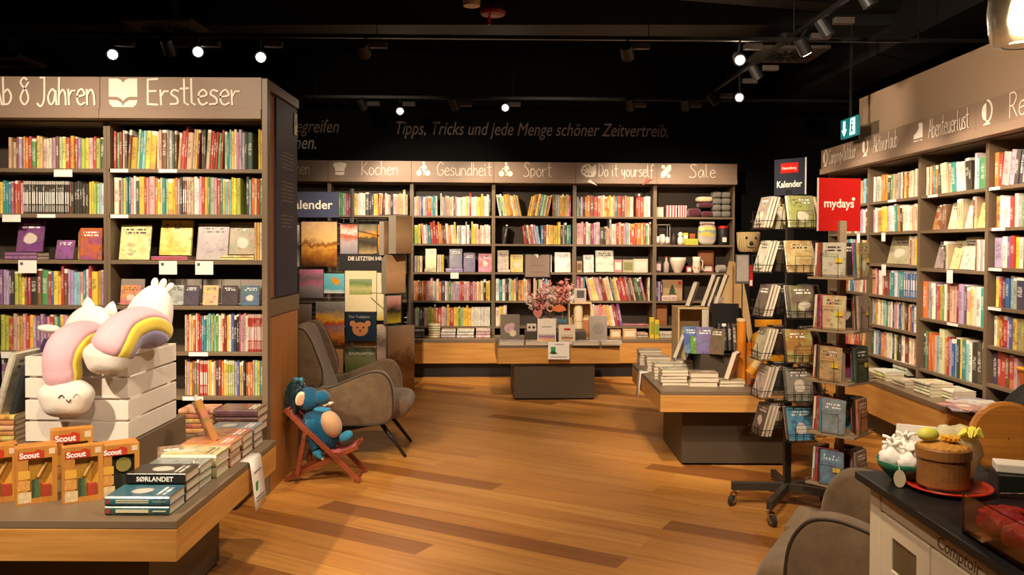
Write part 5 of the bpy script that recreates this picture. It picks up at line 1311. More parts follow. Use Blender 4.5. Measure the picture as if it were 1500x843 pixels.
def basket(r, w, h):
    for z in (.005, h):
        MB().tube([(-w/2, 0, z), (w/2, 0, z), (w/2, .14, z), (-w/2, .14, z)], .003, 6, closed=True).build('rim', WIRE, r)
    for x, y in ((-w/2, 0), (w/2, 0), (w/2, .14), (-w/2, .14)): MB().cyl((x, y, .005), (x, y, h), .003, n=6).build('upright', WIRE, r)
    MB().box(-w/2, 0, .001, w/2, .14, .004).build('bottom', WIRE, r)
gift(962, 981, .25, 1, basket, 'wire frame basket on the second Sale shelf', 'basket', 'wire_basket', .07)
for k, (px, hh, lab) in enumerate(((963, .1, 'white fluffy pom nearest the divider in the wire basket'), (971, .125, 'white fluffy pom in the middle of the wire basket'), (977.5, .09, 'white fluffy pom at the far corner of the wire basket'))): pad(PW_, lab, px - 3, px + 3, .006, hh, 1, .12, 'pom_pom', 'decoration')
def bottle(m, m2):
    def f(r, w, h):
        MB().lathe([(w*.42, 0), (w*.5, .01), (w*.5, h*.6), (w*.2, h*.78), (w*.2, h)], 16).build('bottle_body', m, r, smooth=True)
        MB().lathe([(w*.24, h), (w*.24, h*1.08)], 14).build('cap', m2, r)
    return f
BG = C('dark_bottle_glass', '3a2e28'); 
gift(984, 991, .15, 1, bottle(BG, BLACKM), 'small dark bottle beside the wire basket', 'bottle', 'bottle')
def figure(r, w, h):
    MB().lathe([(w*.4, 0), (w*.48, h*.2), (w*.42, h*.55), (w*.25, h*.62)], 18).build('figure_body', PW_, r, smooth=True)
    MB().ball((0, 0, h*.78), (w*.4, w*.36, h*.22), 18, 12).build('figure_head', PW_, r, smooth=True)
gift(993, 1002, .16, 1, figure, 'round white ornament on the second Sale shelf', 'ornament', 'ornament')
gift(1003, 1010, .15, 1, gbox(C('sun_yellow_card', 'e2c93a'), LETTER), 'upright yellow box behind the white ornament', 'box', 'gift_box', .14)
gift(1004, 1022, .075, 1, gbox(C('sun_yellow_card', 'e2c93a'), C('lime_print', 'b8c048', var=.4, scale=60)), 'low wide yellow box on the second Sale shelf', 'box', 'gift_box', .05)
gift(1013, 1021, .14, 1, gbox(C('burnt_orange_card', 'b85a28'), C('rust_print', '8a5a38')), 'orange box behind the low yellow box', 'box', 'gift_box', .16)
def bag(r, w, h):
    mb = MB(); mb.ball((0, .05, h/2), (w/2, .05, h/2), 22, 14, fn=lambda p_, q_: Vector((w/2*math.copysign(abs(p_.x)**.55, p_.x), .05*p_.y, h/2*math.copysign(abs(p_.z)**.6, p_.z))))
    mb.build('bag_body', prn('print_confetti', (0, 'e8dcc8'), (.35, 'b8b0a8'), (.5, 'd8c03a'), (.62, '6f8fb0'), (.72, 'e0d24a'), (.9, 'b0a89c'), (1, 'c2503a')), r, smooth=True)
    MB().box(-w*.4, .045, h - .01, w*.4, .055, h + .02).build('bag_seal', LETTER, r)
gift(1023, 1050, .27, 1, bag, 'colourful filled bag on the second Sale shelf', 'bag', 'gift_bag', .05)
def jar(r, w, h):
    MB().lathe([(w*.45, 0), (w*.5, .01), (w*.5, h*.8), (w*.46, h*.85)], 18).build('jar_body', C('dark_jar', '1d1a1a'), r, smooth=True)
    MB().lathe([(w*.5, h*.86), (w*.5, h)], 18).build('lid', REDB, r)
    MB().box(-w*.2, -w*.52, h*.15, w*.2, -w*.49, h*.4).build('jar_label', LETTER, r)
gift(1053, 1068, .24, 1, jar, 'black jar with a red lid on the second Sale shelf', 'jar', 'jar', .12)
gift(960, 970, .14, 2, gbox(C('plum_card', '5a4048'), C('pale_pink_print', 'e2c0bc')), 'small plum box at the divider of the third Sale shelf', 'box', 'gift_box')
gift(973, 981, .19, 2, bottle(C('clear_label_glass', 'b8a89c'), REDB), 'pale bottle with a red cap beside the cream bowl', 'bottle', 'bottle')
CER = C('cream_ceramic', 'ead9c2')
def bowl(r, w, h): MB().lathe([(w*.22, 0), (w*.36, h*.3), (w*.5, h*.75), (w*.5, h), (w*.47, h), (w*.33, h*.35), (.002, h*.12)], 24, cap=False).build('bowl_body', CER, r, smooth=True)
gift(983, 1007, .19, 2, bowl, 'large cream ceramic bowl on the third Sale shelf', 'bowl', 'ceramic_bowl', .15)
def jug(r, w, h):
    MB().lathe([(w*.3, 0), (w*.44, h*.25), (w*.36, h*.7), (w*.4, h), (w*.37, h), (w*.33, h*.7), (w*.4, h*.25), (.003, .015)], 22, cap=False).build('jug_body', CER, r, smooth=True)
    MB().tube([(w*.36, 0, h*.8), (w*.6, 0, h*.75), (w*.6, 0, h*.4), (w*.42, 0, h*.3)], .008, 8).build('handle', CER, r, smooth=True)
    for a in (-.6, .1, .7): MB().ball((w*.42*math.sin(a), -w*.42*math.cos(a), h*.3), (.008, .004, .016), 10, 8).build('red_spot', REDB, r)
gift(1014, 1029, .2, 2, jug, 'cream jug with red spots and a handle on the third Sale shelf', 'jug', 'jug')
gift(1006, 1013, .08, 2, gbox(C('crimson_card', 'a83038'), LETTER), 'tiny crimson box between the bowl and the jug', 'box', 'gift_box', .06)
gift(1027, 1050, .18, 2, gbox(C('kraft_card', 'a8683c'), C('kraft_print', 'b87a4c')), 'brown kraft box standing high behind the jug', 'box', 'gift_box', .2, .1)
gift(1027, 1050, .098, 2, gbox(C('crimson_stripe_card', 'a04a44', var=.4, scale=50), LETTER), 'red patterned box under the kraft box', 'box', 'gift_box', .2)
gift(1053, 1064, .1, 2, lambda r, w, h: (MB().cyl((-w/2, .03, h/2), (w/2, .06, h/2 + .0), h/2 - .002, n=18).build('roll_body', C('grey_roll', 'b0a598'), r), MB().cyl((w/2, .06, h/2), (w/2 + .004, .0604, h/2), h/3, n=18).build('roll_end', LETTER, r)), 'grey paper roll at the end of the third Sale shelf', 'roll', 'paper_roll')
Bs(962, 3.3, 'nvn', .24, 3, ['first navy box spine at the divider of the fourth Sale shelf', 'lilac spine between two navy ones, fourth Sale shelf', 'navy spine beside the board with the green tree'])
def treeboard(r, w, h):
    MB().box(-w/2, 0, 0, w/2, .04, h).build('box', C('sand_card', 'b9946c'), r, bevel=.003)
    mb = MB(); flat(mb, [(-.06, h*.3), (.06, h*.3), (.02, h*.42), (.04, h*.42), (0, h*.8), (-.04, h*.42), (-.02, h*.42)], -.0005); mb.build('tree_print', C('pine_print', '2f4a34'), r)
    mb = MB(); disc(mb, w*.36, h*.85, .022, -.0005); mb.build('red_dot_print', REDB, r)
gift(971, 1001, .26, 3, treeboard, 'sand coloured box with a green tree picture and red dot', 'box', 'gift_box', .1, .0)
for k, (a, b) in enumerate(((969, 980), (981, 991))): gift(a, b, .065, 3, gbox(C('white_box_card', 'e0d2c0'), C('pink_speck_print', 'c89a98', var=.5, scale=80)), ['small white box before the tree box, beside the navy spines', 'small white box before the tree box, second from the navy spines'][k], 'box', 'gift_box', .02)
gift(960, 980, .26, 4, gbox(C('kraft_card', 'a8683c'), C('kraft_print', 'b87a4c')), 'brown kraft box on the lowest Sale shelf', 'box', 'gift_box', .14)
pad(plush_mat('coral_plush', 'c97a5c'), 'coral round plush ball on the lowest Sale shelf', 986, 1003, 0, .13, 4, .08, 'plush_ball', 'plush toy')
# bench stacks along the back
zb = .4552
def Bb(px0, px1, n, t, cols, label, group, dy=-.28): 
    a, b = bxl(px0), bxl(px1); stack(BM @ loc((a + b)/2, dy, zb), n, .2, (b - a)*.96, t, cols, label, group, 'guidebook', .01)
Bb(607, 624, 3, .03, ['4a4642', '6a625a', '57504a'], 'of the dark stack on the back bench by the calendar rack', 'dark stack on the back bench')
Bb(630, 647, 6, .027, ['d8c79a', 'd2c08e', 'dccaa0'], 'of the tall cream stack on the back bench', 'tall cream stack on the back bench')
Bb(648, 669, 3, .032, ['c9b0b4', 'd8ccc4', 'cfc4bc'], 'of the mauve and white stack on the back bench', 'mauve and white stack on the back bench')
Bb(670, 695, 3, .033, ['cfc8bc', 'd8d0c4', 'd2cac0'], 'of the white stack on the back bench', 'white stack on the back bench')
Bb(697, 718, 3, .035, ['d0a0a4', 'cf989e', 'd8a8aa'], 'of the pink stack on the back bench beside the small table', 'pink stack on the back bench')
Bb(926, 942, 2, .03, ['c9b89c', 'b8a488'], 'of the beige pair on the back bench before the yellow box', 'beige pair on the back bench')
Bb(958, 985, 3, .022, ['d8ccb8', 'c2b298', 'cabca4'], 'of the pale flat stack on the back bench below the Sale shelves', 'pale flat stack on the back bench')
for a, b, h, c, lab in ((888, 903, .1, 'c49a68', 'small wooden box on the back bench beside the taupe folder'), (906, 925, .11, 'c9a274', 'cream labelled wooden box on the back bench')):
    r = thing('gift_box', lab, 'box'); xx, x2 = bxl(a), bxl(b); r.matrix_world = BM @ loc((xx + x2)/2, -.3, zb); gbox(C('bench_box_' + c, c), C('cream_print', 'e0cfae'))(r, x2 - xx, h)
for a, b, h, lab in ((944, 950, .25, 'tall yellow box with a green top on the back bench'), (951, 957, .22, 'lemon yellow box beside the taller yellow one')):
    r = thing('gift_box', lab, 'box'); xx, x2 = bxl(a), bxl(b); r.matrix_world = BM @ loc((xx + x2)/2, -.3, zb); gbox(C('lemon_card', 'd8b82c'), C('leaf_print', '8a9a3a', var=.5, scale=50))(r, x2 - xx, h)
for px, c, h, rz, lab in ((866, 'e4d2c6', .03, 0, 'pink magazine lying flat on the lowest crafts shelf'),):
    a, b = bxl(903), bxl(950); book(BM @ loc((a + b)/2, .05, BZ[4] + .0012), .2, b - a, .02, 'c8707c', lab, None, 'guidebook', 'lie')
for k, (px, m, lab) in enumerate(((868, LETTER, 'white paper bird hanging below the palette sign'), (950, C('rust_paper', 'a84a34'), 'rust paper bird hanging below the Sale sign edge'))):
    p = at(px, 268 if k == 0 else 266, y=10.25); r = thing('paper_bird', lab, 'decoration', tuple(p))
    mb = MB(); mb.prism([(-.06, .02), (.0, .0), (.07, -.03), (.0, .03), (-.02, .05)] if k == 0 else [(-.06, -.05), (.0, .0), (.07, .05), (.02, .03), (.0, .06)], (0, .012, 0)); mb.build('folded_body', m, r)
    MB().cyl((0, .006, .02), (0, .006, .19), .0012, n=4).build('thread', LETTER, r); r.matrix_world = Matrix.Translation((p.x, 10.245 + (p.x + 1.229)*.0437, p.z))
for px, z, lab in ((666, BZ[2] - .003, 'white card on the shelf edge below the tall violet cover'),):
    card(BM @ loc(bxl(px), .001, z), .1, .075, lab)
# ---------------------------------------------------------------- small table with the pink tree
random.seed(61)
zt = .5606
def T(px, py, z=zt): return at(px, py, z=z)
def on_back_table(px, Y): return at(px, 480, y=Y).x
def boxed(name, cat, label, x, Y, z, w, d, h, mat, rz=0.0, tilt=0.0, art=None, bevel=.003):
    r = thing(name, label, cat, (x, Y, z), rz)
    mb = MB(); mb.T = Matrix.Rotation(-tilt, 4, 'X'); mb.box(-w/2, 0, 0, w/2, d, h).build('box', mat, r, bevel=bevel)
    if art:
        for fn in art: fn(r, w, h, tilt)
    return r
def flatpic(name, mat, shapes):
    def f(r, w, h, tilt):
        mb = MB(); mb.T = Matrix.Rotation(-tilt, 4, 'X')
        for k, s in enumerate(shapes): s(mb, w, h, -.0006 - .0016*k)
        mb.build(name, mat, r)
    return f
CARDG = C('grey_linen_board', '7d7064'); 
boxed('photo_album', 'album', 'grey album with a pink and cream flower picture standing on the small table', on_back_table(747, 8.75), 8.75, zt, .2, .045, .29, CARDG, 0, .06, [flatpic('flower_print', C('flower_pink', 'c9a2a4', var=.3, scale=60), [lambda m, w, h, y: disc(m, -.01, h*.5, .05, y), lambda m, w, h, y: disc(m, .02, h*.6, .03, y)]), flatpic('flower_heart_print', C('flower_cream', 'e2cfae', var=.2, scale=60), [lambda m, w, h, y: disc(m, .03, h*.33, .035, y - .004)])])
boxed('greeting_card', 'card', 'tall white card with a colourful fence picture on the small table', on_back_table(801, 8.6), 8.6, zt, .19, .012, .26, C('white_card_stock', 'e2d6c8'), 0, .12, [flatpic('caption_print', C('grey_caption', '9a8f8a'), [lambda m, w, h, y: flat(m, [(-.05, h*.66), (.05, h*.66), (.05, h*.7), (-.05, h*.7)], y)]), flatpic('picture_print', prn('print_fence', (0, 'c8a0a8'), (.3, 'd8b05a'), (.5, 'c88a9a'), (.7, '7a6a7a'), (1, 'e0d0c4')), [lambda m, w, h, y: flat(m, [(-.085, .01), (.085, .01), (.085, h*.42), (-.085, h*.42)], y - .002)])])
boxed('greeting_card', 'card', 'square cream card with a red title bar on the small table', on_back_table(831, 8.58), 8.58, zt, .17, .03, .2, C('cream_card_stock', 'ddcbb4'), .12, .12, [flatpic('title_bar', REDB, [lambda m, w, h, y: flat(m, [(-.03, h*.72), (.035, h*.72), (.035, h*.82), (-.03, h*.82)], y)]), flatpic('picture_print', prn('print_garland', (0, 'd8c4a8'), (.4, 'c87a4a'), (.55, '3f5a50'), (.7, 'd8c8b0'), (1, 'c0a890')), [lambda m, w, h, y: flat(m, [(-.06, h*.2), (.06, h*.2), (.06, h*.5), (-.06, h*.5)], y - .002)])])
boxed('display_block', 'block', 'dark taupe block carrying the pink tree on the small table', on_back_table(814, 8.8), 8.8, zt, .64, .3, .11, TAUPE_D)
# blossom tree
bx = on_back_table(806, 8.92)
bt = thing('blossom_tree', 'small artificial tree of pink blossom sprays in a pot on the dark block', 'decorative tree', (bx, 8.95, zt + .1105))
MB().lathe([(.05, 0), (.07, .01), (.08, .13), (.072, .13), (.06, .02), (.002, .015)], 18, cap=False).build('pot', C('pale_pot', 'b8a898'), bt, smooth=True)
BL = [plain('blossom_rose', hexc('e6b0ac'), .8, var=.25, scale=60), plain('blossom_pale', hexc('f0d2c6'), .8, var=.2, scale=60), plain('blossom_coral', hexc('d88478'), .8, var=.2, scale=60)]
for k in range(9):
    a = 2*PI*k/9; rr = random.uniform(.1, .27); hh = random.uniform(.3, .58)
    P = [Vector((0, 0, .1)), Vector((rr*.4*math.cos(a), rr*.4*math.sin(a), .25)), Vector((rr*math.cos(a), rr*.6*math.sin(a), hh))]
    MB().tube(P, [.006, .004, .002], 6).build('branch', C('grey_branch', '8a7468'), bt)
    mb = MB()
    for i in range(60):
        t = random.uniform(.35, 1.05); c0 = P[1].lerp(P[2], t) + Vector((random.gauss(0, .03), random.gauss(0, .03), random.gauss(0, .035)))
        ax = Vector((random.uniform(-1, 1), random.uniform(-1, 1), random.uniform(-1, 1))).normalized(); u = ax.orthogonal().normalized(); v = ax.cross(u); s = random.uniform(.012, .024)
        for q_ in range(5):
            b0, b1 = 2*PI*q_/5, 2*PI*(q_ + .8)/5
            mb.face([mb.vert(c0), mb.vert(c0 + (u*math.cos(b0) + v*math.sin(b0))*s), mb.vert(c0 + (u*math.cos((b0+b1)/2) + v*math.sin((b0+b1)/2))*s*1.3 + ax*s*.3), mb.vert(c0 + (u*math.cos(b1) + v*math.sin(b1))*s)])
    mb.build('blossoms', BL[k % 3], bt)
def ornament(px, py, Y, s, mat, label, kind):
    p = at(px, py, y=Y); r = thing('paper_ornament', label, 'decoration', tuple(p), group='paper ornaments on the pink tree'); mb = MB()
    if kind == 'fan':
        for i in range(8):
            a0 = PI*.1 + PI*.8*i/8; a1 = PI*.1 + PI*.8*(i+1)/8
            mb.prism([(0, 0), (s*math.cos(a0), s*math.sin(a0)), (s*math.cos(a1), s*math.sin(a1))], (0, .004 + .003*(i % 2), 0))
    elif kind == 'butterfly':
        for sg_ in (-1, 1): mb.prism([(0, 0), (sg_*s*.5, s*.5), (sg_*s, s*.35), (sg_*s*.7, 0), (sg_*s*.75, -s*.4), (sg_*s*.3, -s*.35)], (0, .004, 0))
    elif kind == 'heart': mb.prism([(0, -s), (s*.8, 0), (s*.8, s*.5), (s*.4, s*.75), (0, s*.4), (-s*.4, s*.75), (-s*.8, s*.5), (-s*.8, 0)], (0, .012, 0))
    else:
        mb.tube([(s*math.cos(2*PI*i/16), 0, s*math.sin(2*PI*i/16)) for i in range(16)], s*.28, 8, closed=True)
    mb.build('ornament_body', mat, r)
    MB().cyl((0, .004, 0), (0, .004, s + .05), .0012, n=4).build('thread', LETTER, r)
ornament(819, 458, 8.83, .08, C('orange_paper', 'd8743a'), 'orange pleated paper fan on the pink tree', 'fan')
ornament(824, 471, 8.84, .055, C('blue_paper', '2f7fa0'), 'blue paper butterfly on the pink tree', 'butterfly')
ornament(806, 452, 8.84, .032, C('peach_paper', 'e0a890'), 'peach paper ring on the pink tree', 'ring')
ornament(788, 460, 8.85, .06, C('coral_paper', 'cf7a74'), 'large coral paper heart low on the pink tree', 'heart')
ornament(800, 470, 8.84, .045, C('rose_paper', 'd8989a'), 'rose paper heart above the white card', 'heart')
pad_ = [C('cube_white', 'e0d0bc')]
r = boxed('photo_cube', 'box', 'white box with two dark symbols on the dark block', on_back_table(779, 8.74), 8.82, zt + .1105, .1, .06, .075, pad_[0]); 
mb = MB(); disc(mb, -.022, .04, .012, -.0005); disc(mb, .022, .04, .014, -.0005); mb.build('symbol_print', BLACKM, r)
# notched sign on a stand
sx_ = on_back_table(788, 8.95)
r = thing('display_sign', 'taupe sign with a notched top edge standing behind the pink tree', 'sign', (sx_, 9.22, zt))
z0, z1 = at(788, 408, y=9.1).z - zt, at(788, 373, y=9.1).z - zt
MB().prism([(-.145, z0), (.145, z0), (.145, z1), (.04, z1), (.015, z1 - .02), (0, z1 - .045), (-.015, z1 - .02), (-.04, z1), (-.145, z1)], (0, .015, 0)).build('frame', BLACKM, r)
sp = MB().prism([(-.132, z0 + .012), (.132, z0 + .012), (.132, z1 - .004), (.042, z1 - .004), (.017, z1 - .024), (0, z1 - .05), (-.017, z1 - .024), (-.042, z1 - .004), (-.132, z1 - .004)], (0, -.003, 0), o=(0, -.0004, 0)).build('sign_panel', C('rosy_taupe_board', '9a8272'), r)
for zz_, wd in ((z0 + .13, .16), (z0 + .06, .2)): MB().box(-wd/2, -.0046, zz_, wd/2, -.0036, zz_ + .008).build('printed_line', C('faint_line', '857062'), sp)
MB().cyl((0, .01, .0), (0, .01, z0 + .02), .008, n=10).build('pole', BLACKM, r); MB().cyl((0, .01, 0), (0, .01, .012), .08, n=20).build('foot', BLACKM, r)
# wooden box shelf with rolls
PINE = wood('pale_pine', hexc('d9b98a'), hexc('c49f6c'), 0, .55)
x0_, x1_ = on_back_table(834, 9.0), on_back_table(868, 9.0)
r = thing('wooden_box', 'open pale wooden box on the dark block beside the pink tree', 'box', ((x0_ + x1_)/2, 9.115, zt + .0005)); w = (x1_ - x0_)/2; z0 = .0; z1 = at(850, 445, y=8.98).z - zt
for q_ in ((-w, 0, 0, -w + .012, .2, z1), (w - .012, 0, 0, w, .2, z1), (-w + .012, 0, 0, w - .012, .2, .012), (-w + .012, 0, z1 - .012, w - .012, .2, z1), (-w + .012, .188, .012, w - .012, .2, z1 - .012)): MB().box(*q_).build('panel', PINE, r)
r = thing('gift_tin', 'tall cream paper tube standing in the wooden box', 'tube', ((x0_ + x1_)/2 - .015, 9.195, zt + .013)); hh = z1 - .05
MB().cyl((0, 0, 0), (0, 0, hh), .05, n=20).build('tube_body', C('cream_tube', 'e0c8a0'), r, smooth=False); MB().cyl((0, 0, hh*.5), (0, 0, hh*.5 + .006), .0515, n=20).build('seam_band', C('tube_band', 'a88a60'), r); MB().cyl((0, 0, hh), (0, 0, hh + .012), .045, n=20).build('lid', LETTER, r)
boxed('gift_box', 'box', 'kraft box standing inside the wooden box behind the cream tube', x1_ - .055, 9.21, zt + .0125, .07, .05, .18, C('kraft_card', 'a8683c'))
boxed('photo_cube', 'box', 'pale picture cube with a grey photo on top of the wooden box', (x0_ + x1_)/2 + .0, 9.135, zt + z1 + .001, .13, .09, .15, C('cube_rosy', 'b8a498'), -.1, 0, [flatpic('photo_print', C('photo_grey', '4a4644', var=.4, scale=40), [lambda m, w, h, y: flat(m, [(-.035, .05), (.045, .05), (.045, .13), (-.035, .13)], y)])])
r = thing('paper_bird', 'white folded paper bird perched on the wooden box', 'decoration', (x0_ + .01, 9.125, zt + z1 + .001)); mb = MB(); mb.prism([(-.06, 0), (.03, 0), (.06, .1), (.02, .07), (.0, .13), (-.02, .06), (-.09, .04)], (0, .02, 0)); mb.build('folded_body', C('white_paper', 'e2d4cc'), r)
boxed('folder', 'folder', 'tall taupe folder leaning beside the cream card on the small table', on_back_table(876, 8.95), 8.9, zt, .19, .03, .27, CARDG, 0, .25, [flatpic('ornament_print', C('folder_print', '6d6055', var=.3, scale=50), [lambda m, w, h, y: disc(m, 0, h*.5, .06, y)])])
# white booklets along its front edge
for k, (a, b) in enumerate(((731, 768), (769, 803), (838, 878), (880, 911))):
    xa_, xb_ = at(a, 500, y=8.56).x, at(b, 500, y=8.56).x
    stack(loc((xa_ + xb_)/2, 8.685, zt, PI), 3, .17, (xb_ - xa_)*.98, .012, ['dccbc4', 'e4d6cc', 'd8c8c0'], ['of the white booklets on the small table below the grey album', 'of the white booklets on the small table below the tall white card', 'of the white booklets on the small table below the taupe folder', 'of the white booklets at the small table corner'][k], ['booklets by the album', 'booklets by the white card', 'booklets by the folder', 'booklets at the table corner'][k], 'booklet', .0)
p0, p1 = at(803, 502, y=8.485), at(834, 527, y=8.485)
r = thing('price_sign', 'white sign with a green leaf mark hanging on the small table edge', 'sign', ((p0.x + p1.x)/2, 8.488, p1.z))
w = (p1.x - p0.x)/2; h = p0.z - p1.z
MB().box(-w, 0, 0, w, .003, h).build('sheet', WHITE, r); MB().box(-w, .003, h - .004, w, .05, h).build('fold', WHITE, r)
mb = MB(); flat(mb, [(-w*.75, h*.42), (-w*.3, h*.42), (-w*.3, h*.74), (-w*.75, h*.74)], -.0003); mb.build('green_mark', GRN, r)
mb = MB(); flat(mb, [(-w*.9, h*.38), (-w*.5, h*.3), (-w*.1, h*.35), (-w*.5, h*.5)], -.002); mb.build('leaf_print', C('leaf_dark', '2a4a2c'), r)
for zz_, a, b in ((h*.86, -.4, .5), (h*.12, -.8, .8)): MB().box(w*a, -.001, zz_, w*b, -.0003, zz_ + .008).build('printed_line', GRI, r)

# ---------------------------------------------------------------- big book table
random.seed(67)
z5 = .5605
def tb(px, py): return at(px, py, z=z5)
def tstack(px, py, n, t, h, w, cols, label, group, tw=.03):
    p = tb(px, py); stack(loc(p.x + h/2 + .008, p.y + w, z5, PI), n, w, h, t, cols, label, group, 'paperback', tw)
GY = ['b8aa98', 'c9bca8', 'a89c90', 'c4b49c']
tstack(967, 565, 5, .0225, .19, .13, GY, 'of the grey stack at the corner of the big book table', 'grey corner stack')
tstack(1010, 567, 3, .033, .2, .14, ['cbb08a', 'd0b48c', 'c2a880'], 'of the cream pile carrying the leaning orange and blue book', 'cream pile')
tstack(1053, 567, 2, .022, .18, .13, ['d2bc98', 'cdb48c'], 'of the low cream pile beside the leaning orange and blue book', 'low cream pile')
tstack(957, 556, 5, .0235, .2, .13, ['b3a48e', 'c4b49c', 'd0c0a4'], 'of the second stack along the aisle edge, behind the grey corner stack', 'second aisle stack')
tstack(946, 545, 5, .0235, .19, .14, ['a89a8a', 'c0b09a', 'b4a48c'], 'of the third stack along the aisle edge', 'third aisle stack')
tstack(935, 535.5, 6, .021, .19, .14, ['9a8c94', 'b8a89a', 'c4b4a0'], 'of the farthest stack along the aisle edge', 'farthest aisle stack')
tstack(988, 551, 5, .024, .2, .14, ['c0b09c', 'b0a090', 'ccbca4'], 'of the inner stack under the two tilted books', 'inner stack under the tilted books')
def leaner(px, py, z, w, h, t, c, label, lean=.35, rz=0.0, name='paperback'):
    p = at(px, py, z=z) if z < .8 else Vector((at(px, py, y=6.74).x, 6.76, z)); o = book(Matrix.Translation((0, 0, 0)), w, h, t, c, label, None, name)
    o.matrix_world = Matrix.Translation((p.x, p.y, z + t*math.sin(lean) + .0006)) @ Matrix.Rotation(rz, 4, 'Z') @ Matrix.Rotation(lean, 4, 'Y') @ Matrix(((-t, 0, 0, t/2), (0, -w, 0, w), (0, 0, h, 0), (0, 0, 0, 1)))
    return o
leaner(1060, 557, z5 + .0455, .14, .2, .035, 'b06a3c', 'orange and blue covered book leaning up on the cream pile', .3, -.5)
leaner(1000, 529, z5 + .1205, .13, .2, .03, '8a7a80', 'tilted cream edged book on the inner stack nearer the camera', .33, -.45)
leaner(985, 526, z5 + .1205, .13, .2, .03, '6a7488', 'tilted book with a blue violet cover behind the nearer tilted one', .36, -.45)
p = at(1055, 560, z=z5)
boxed('display_block', 'block', 'dark taupe block in the middle of the big book table', 1.59, 6.25, z5, .38, .42, .2, TAUPE_D)
zb2 = z5 + .2006
# upturned crate with books on top
cx0, cx1 = at(996, 470, y=6.62).x, at(1075, 470, y=6.62).x; cz = at(1030, 452, y=6.62).z
r = thing('wooden_crate', 'pale pine crate standing on its side on the big book table', 'crate', ((cx0 + cx1)/2, 6.7, z5)); w = (cx1 - cx0)/2; h = cz - z5
for q_ in ((-w, 0, 0, -w + .014, .26, h), (w - .014, 0, 0, w, .26, h), (-w + .014, 0, h - .014, w - .014, .26, h), (-w + .014, 0, 0, w - .014, .26, .014), (-w + .014, .246, .014, w - .014, .26, h - .014)): MB().box(*q_).build('board', PINE, r, bevel=.003)
MB().box(-w*.1, -.003, h*.55, w*.6, -.0005, h*.97).build('cream_card', C('cream_card_stock', 'ddcbb4'), r); MB().box(w*.2, -.0045, h*.72, w*.32, -.0035, h*.84).build('printed_mark', C('rust_print', '8a5a38'), r)
zc = cz + .001
for k, (px, c, hh, tt, lab) in enumerate(((1004, '3a3a3a', .2, .035, 'dark cream edged book tilted first on the pine crate'), (1027, '8f8d92', .27, .03, 'grey book tilted tall on the pine crate'), (1036, '3c3733', .25, .022, 'dark book between the grey and the beige ones on the crate'), (1045, 'b5a68f', .27, .028, 'beige book tilted last on the pine crate'))):
    leaner(px, 447 if k else 449, zc, .15, hh, tt, c, lab, .33, -.35)
r = thing('plate', 'white stacked plates lying on the pine crate beside the tilted books', 'plate', (cx1 - .07, 6.86, zc)); MB().lathe([(.03, 0), (.075, .012), (.09, .022), (.085, .022), (.002, .008)], 24, cap=False).build('plate_body', CER, r, smooth=True)
pad2 = MB(); pad2.ball((0, 0, .035), (.05, .045, .035), 18, 12); pad2 = pad2.build('shell_ornament', CER, smooth=True); pad2.location = (cx1 - .07, 6.86, zc + .0225); tag(pad2, 'white round shell ornament on the plate on the crate', 'ornament')
# pocket book rack and magazines
r = thing('pocket_book_rack', 'black stepped rack of pocket books on the taupe block', 'rack', (1.635, 6.22, zb2))
for x_ in (-.115, .11): mb = MB(); mb.prism([(0, 0), (.3, 0), (.3, .33), (.24, .33), (.0, .06)], (.006, 0, 0), o=(x_, 0, 0), u=(0, 1, 0)); mb.build('side_panel', BLACKM, r)
MB().box(-.109, .28, 0, .11, .3, .36).build('back_panel', BLACKM, r); MB().box(-.109, 0, 0, .11, .28, .008).build('floor_panel', BLACKM, r)
for k in range(6):
    o = bpy.data.objects.new('pocket_book', SPINE_MESH[k % 3]); COL.objects.link(o); o.color = col4(random.choice(['2a2626', '4a3a30', '6a5648', '3a3440']))
    o.matrix_world = Matrix.Translation((1.635 - .09 + k*.036, 6.24, zb2 + .032)) @ Matrix.Rotation(-.25, 4, 'X') @ Matrix.Diagonal((.03, .11, .2, 1)); tag(o, f'dark pocket book, {ordinal(k+1)} from the magazines, in the black stepped rack', 'book', 'pocket books in the black rack')
for k, (x, c, lab, rz) in enumerate(((1.36, '5a6ab0', 'blue and white magazine standing on the taupe block', .15), (1.44, '7a6aa0', 'violet magazine beside the blue one on the taupe block', .0), (1.40, '6aa03a', 'green leafed magazine in front of the blue one', .1))):
    book(loc(x, 6.30 - .03*(k == 2) - .04*(k == 1), zb2, rz), .13, .2 if k < 2 else .13, .012, c, lab, None, 'magazine', 'stand', .25)
book(loc(1.5, 6.2, zb2, -.5), .1, .19, .035, '7a5f4c', 'brown thick book leaning before the black stepped rack', None, 'paperback', 'stand', .2)
boxed('perfume_box', 'box', 'green and cream box behind the black rack beside the orange tube', 1.79, 6.55, z5, .07, .06, .38, C('olive_box_card', 'a8a070', var=.3, scale=20))
# acrylic holder with leaflets
def acrylic(x, Y, z, label, w=.12, h=.18):
    r = thing('acrylic_holder', label, 'stand', (x, Y, z)); G_ = glass('acrylic_clear', (1, 1, 1), .03, 1.3) if 'acrylic_clear' not in bpy.data.materials else bpy.data.materials['acrylic_clear']
    mb = MB(); mb.T = Matrix.Rotation(-.25, 4, 'X'); mb.box(-w/2, .0, .002, w/2, .003, h).build('front_sheet', G_, r)
    MB().box(-w/2, 0, 0, w/2, .09, .002).build('foot_sheet', G_, r)
acrylic(1.26, 6.2, z5, 'clear acrylic holder beside the tilted books'); acrylic(1.80, 5.98, z5, 'clear acrylic holder on the low cream pile side')
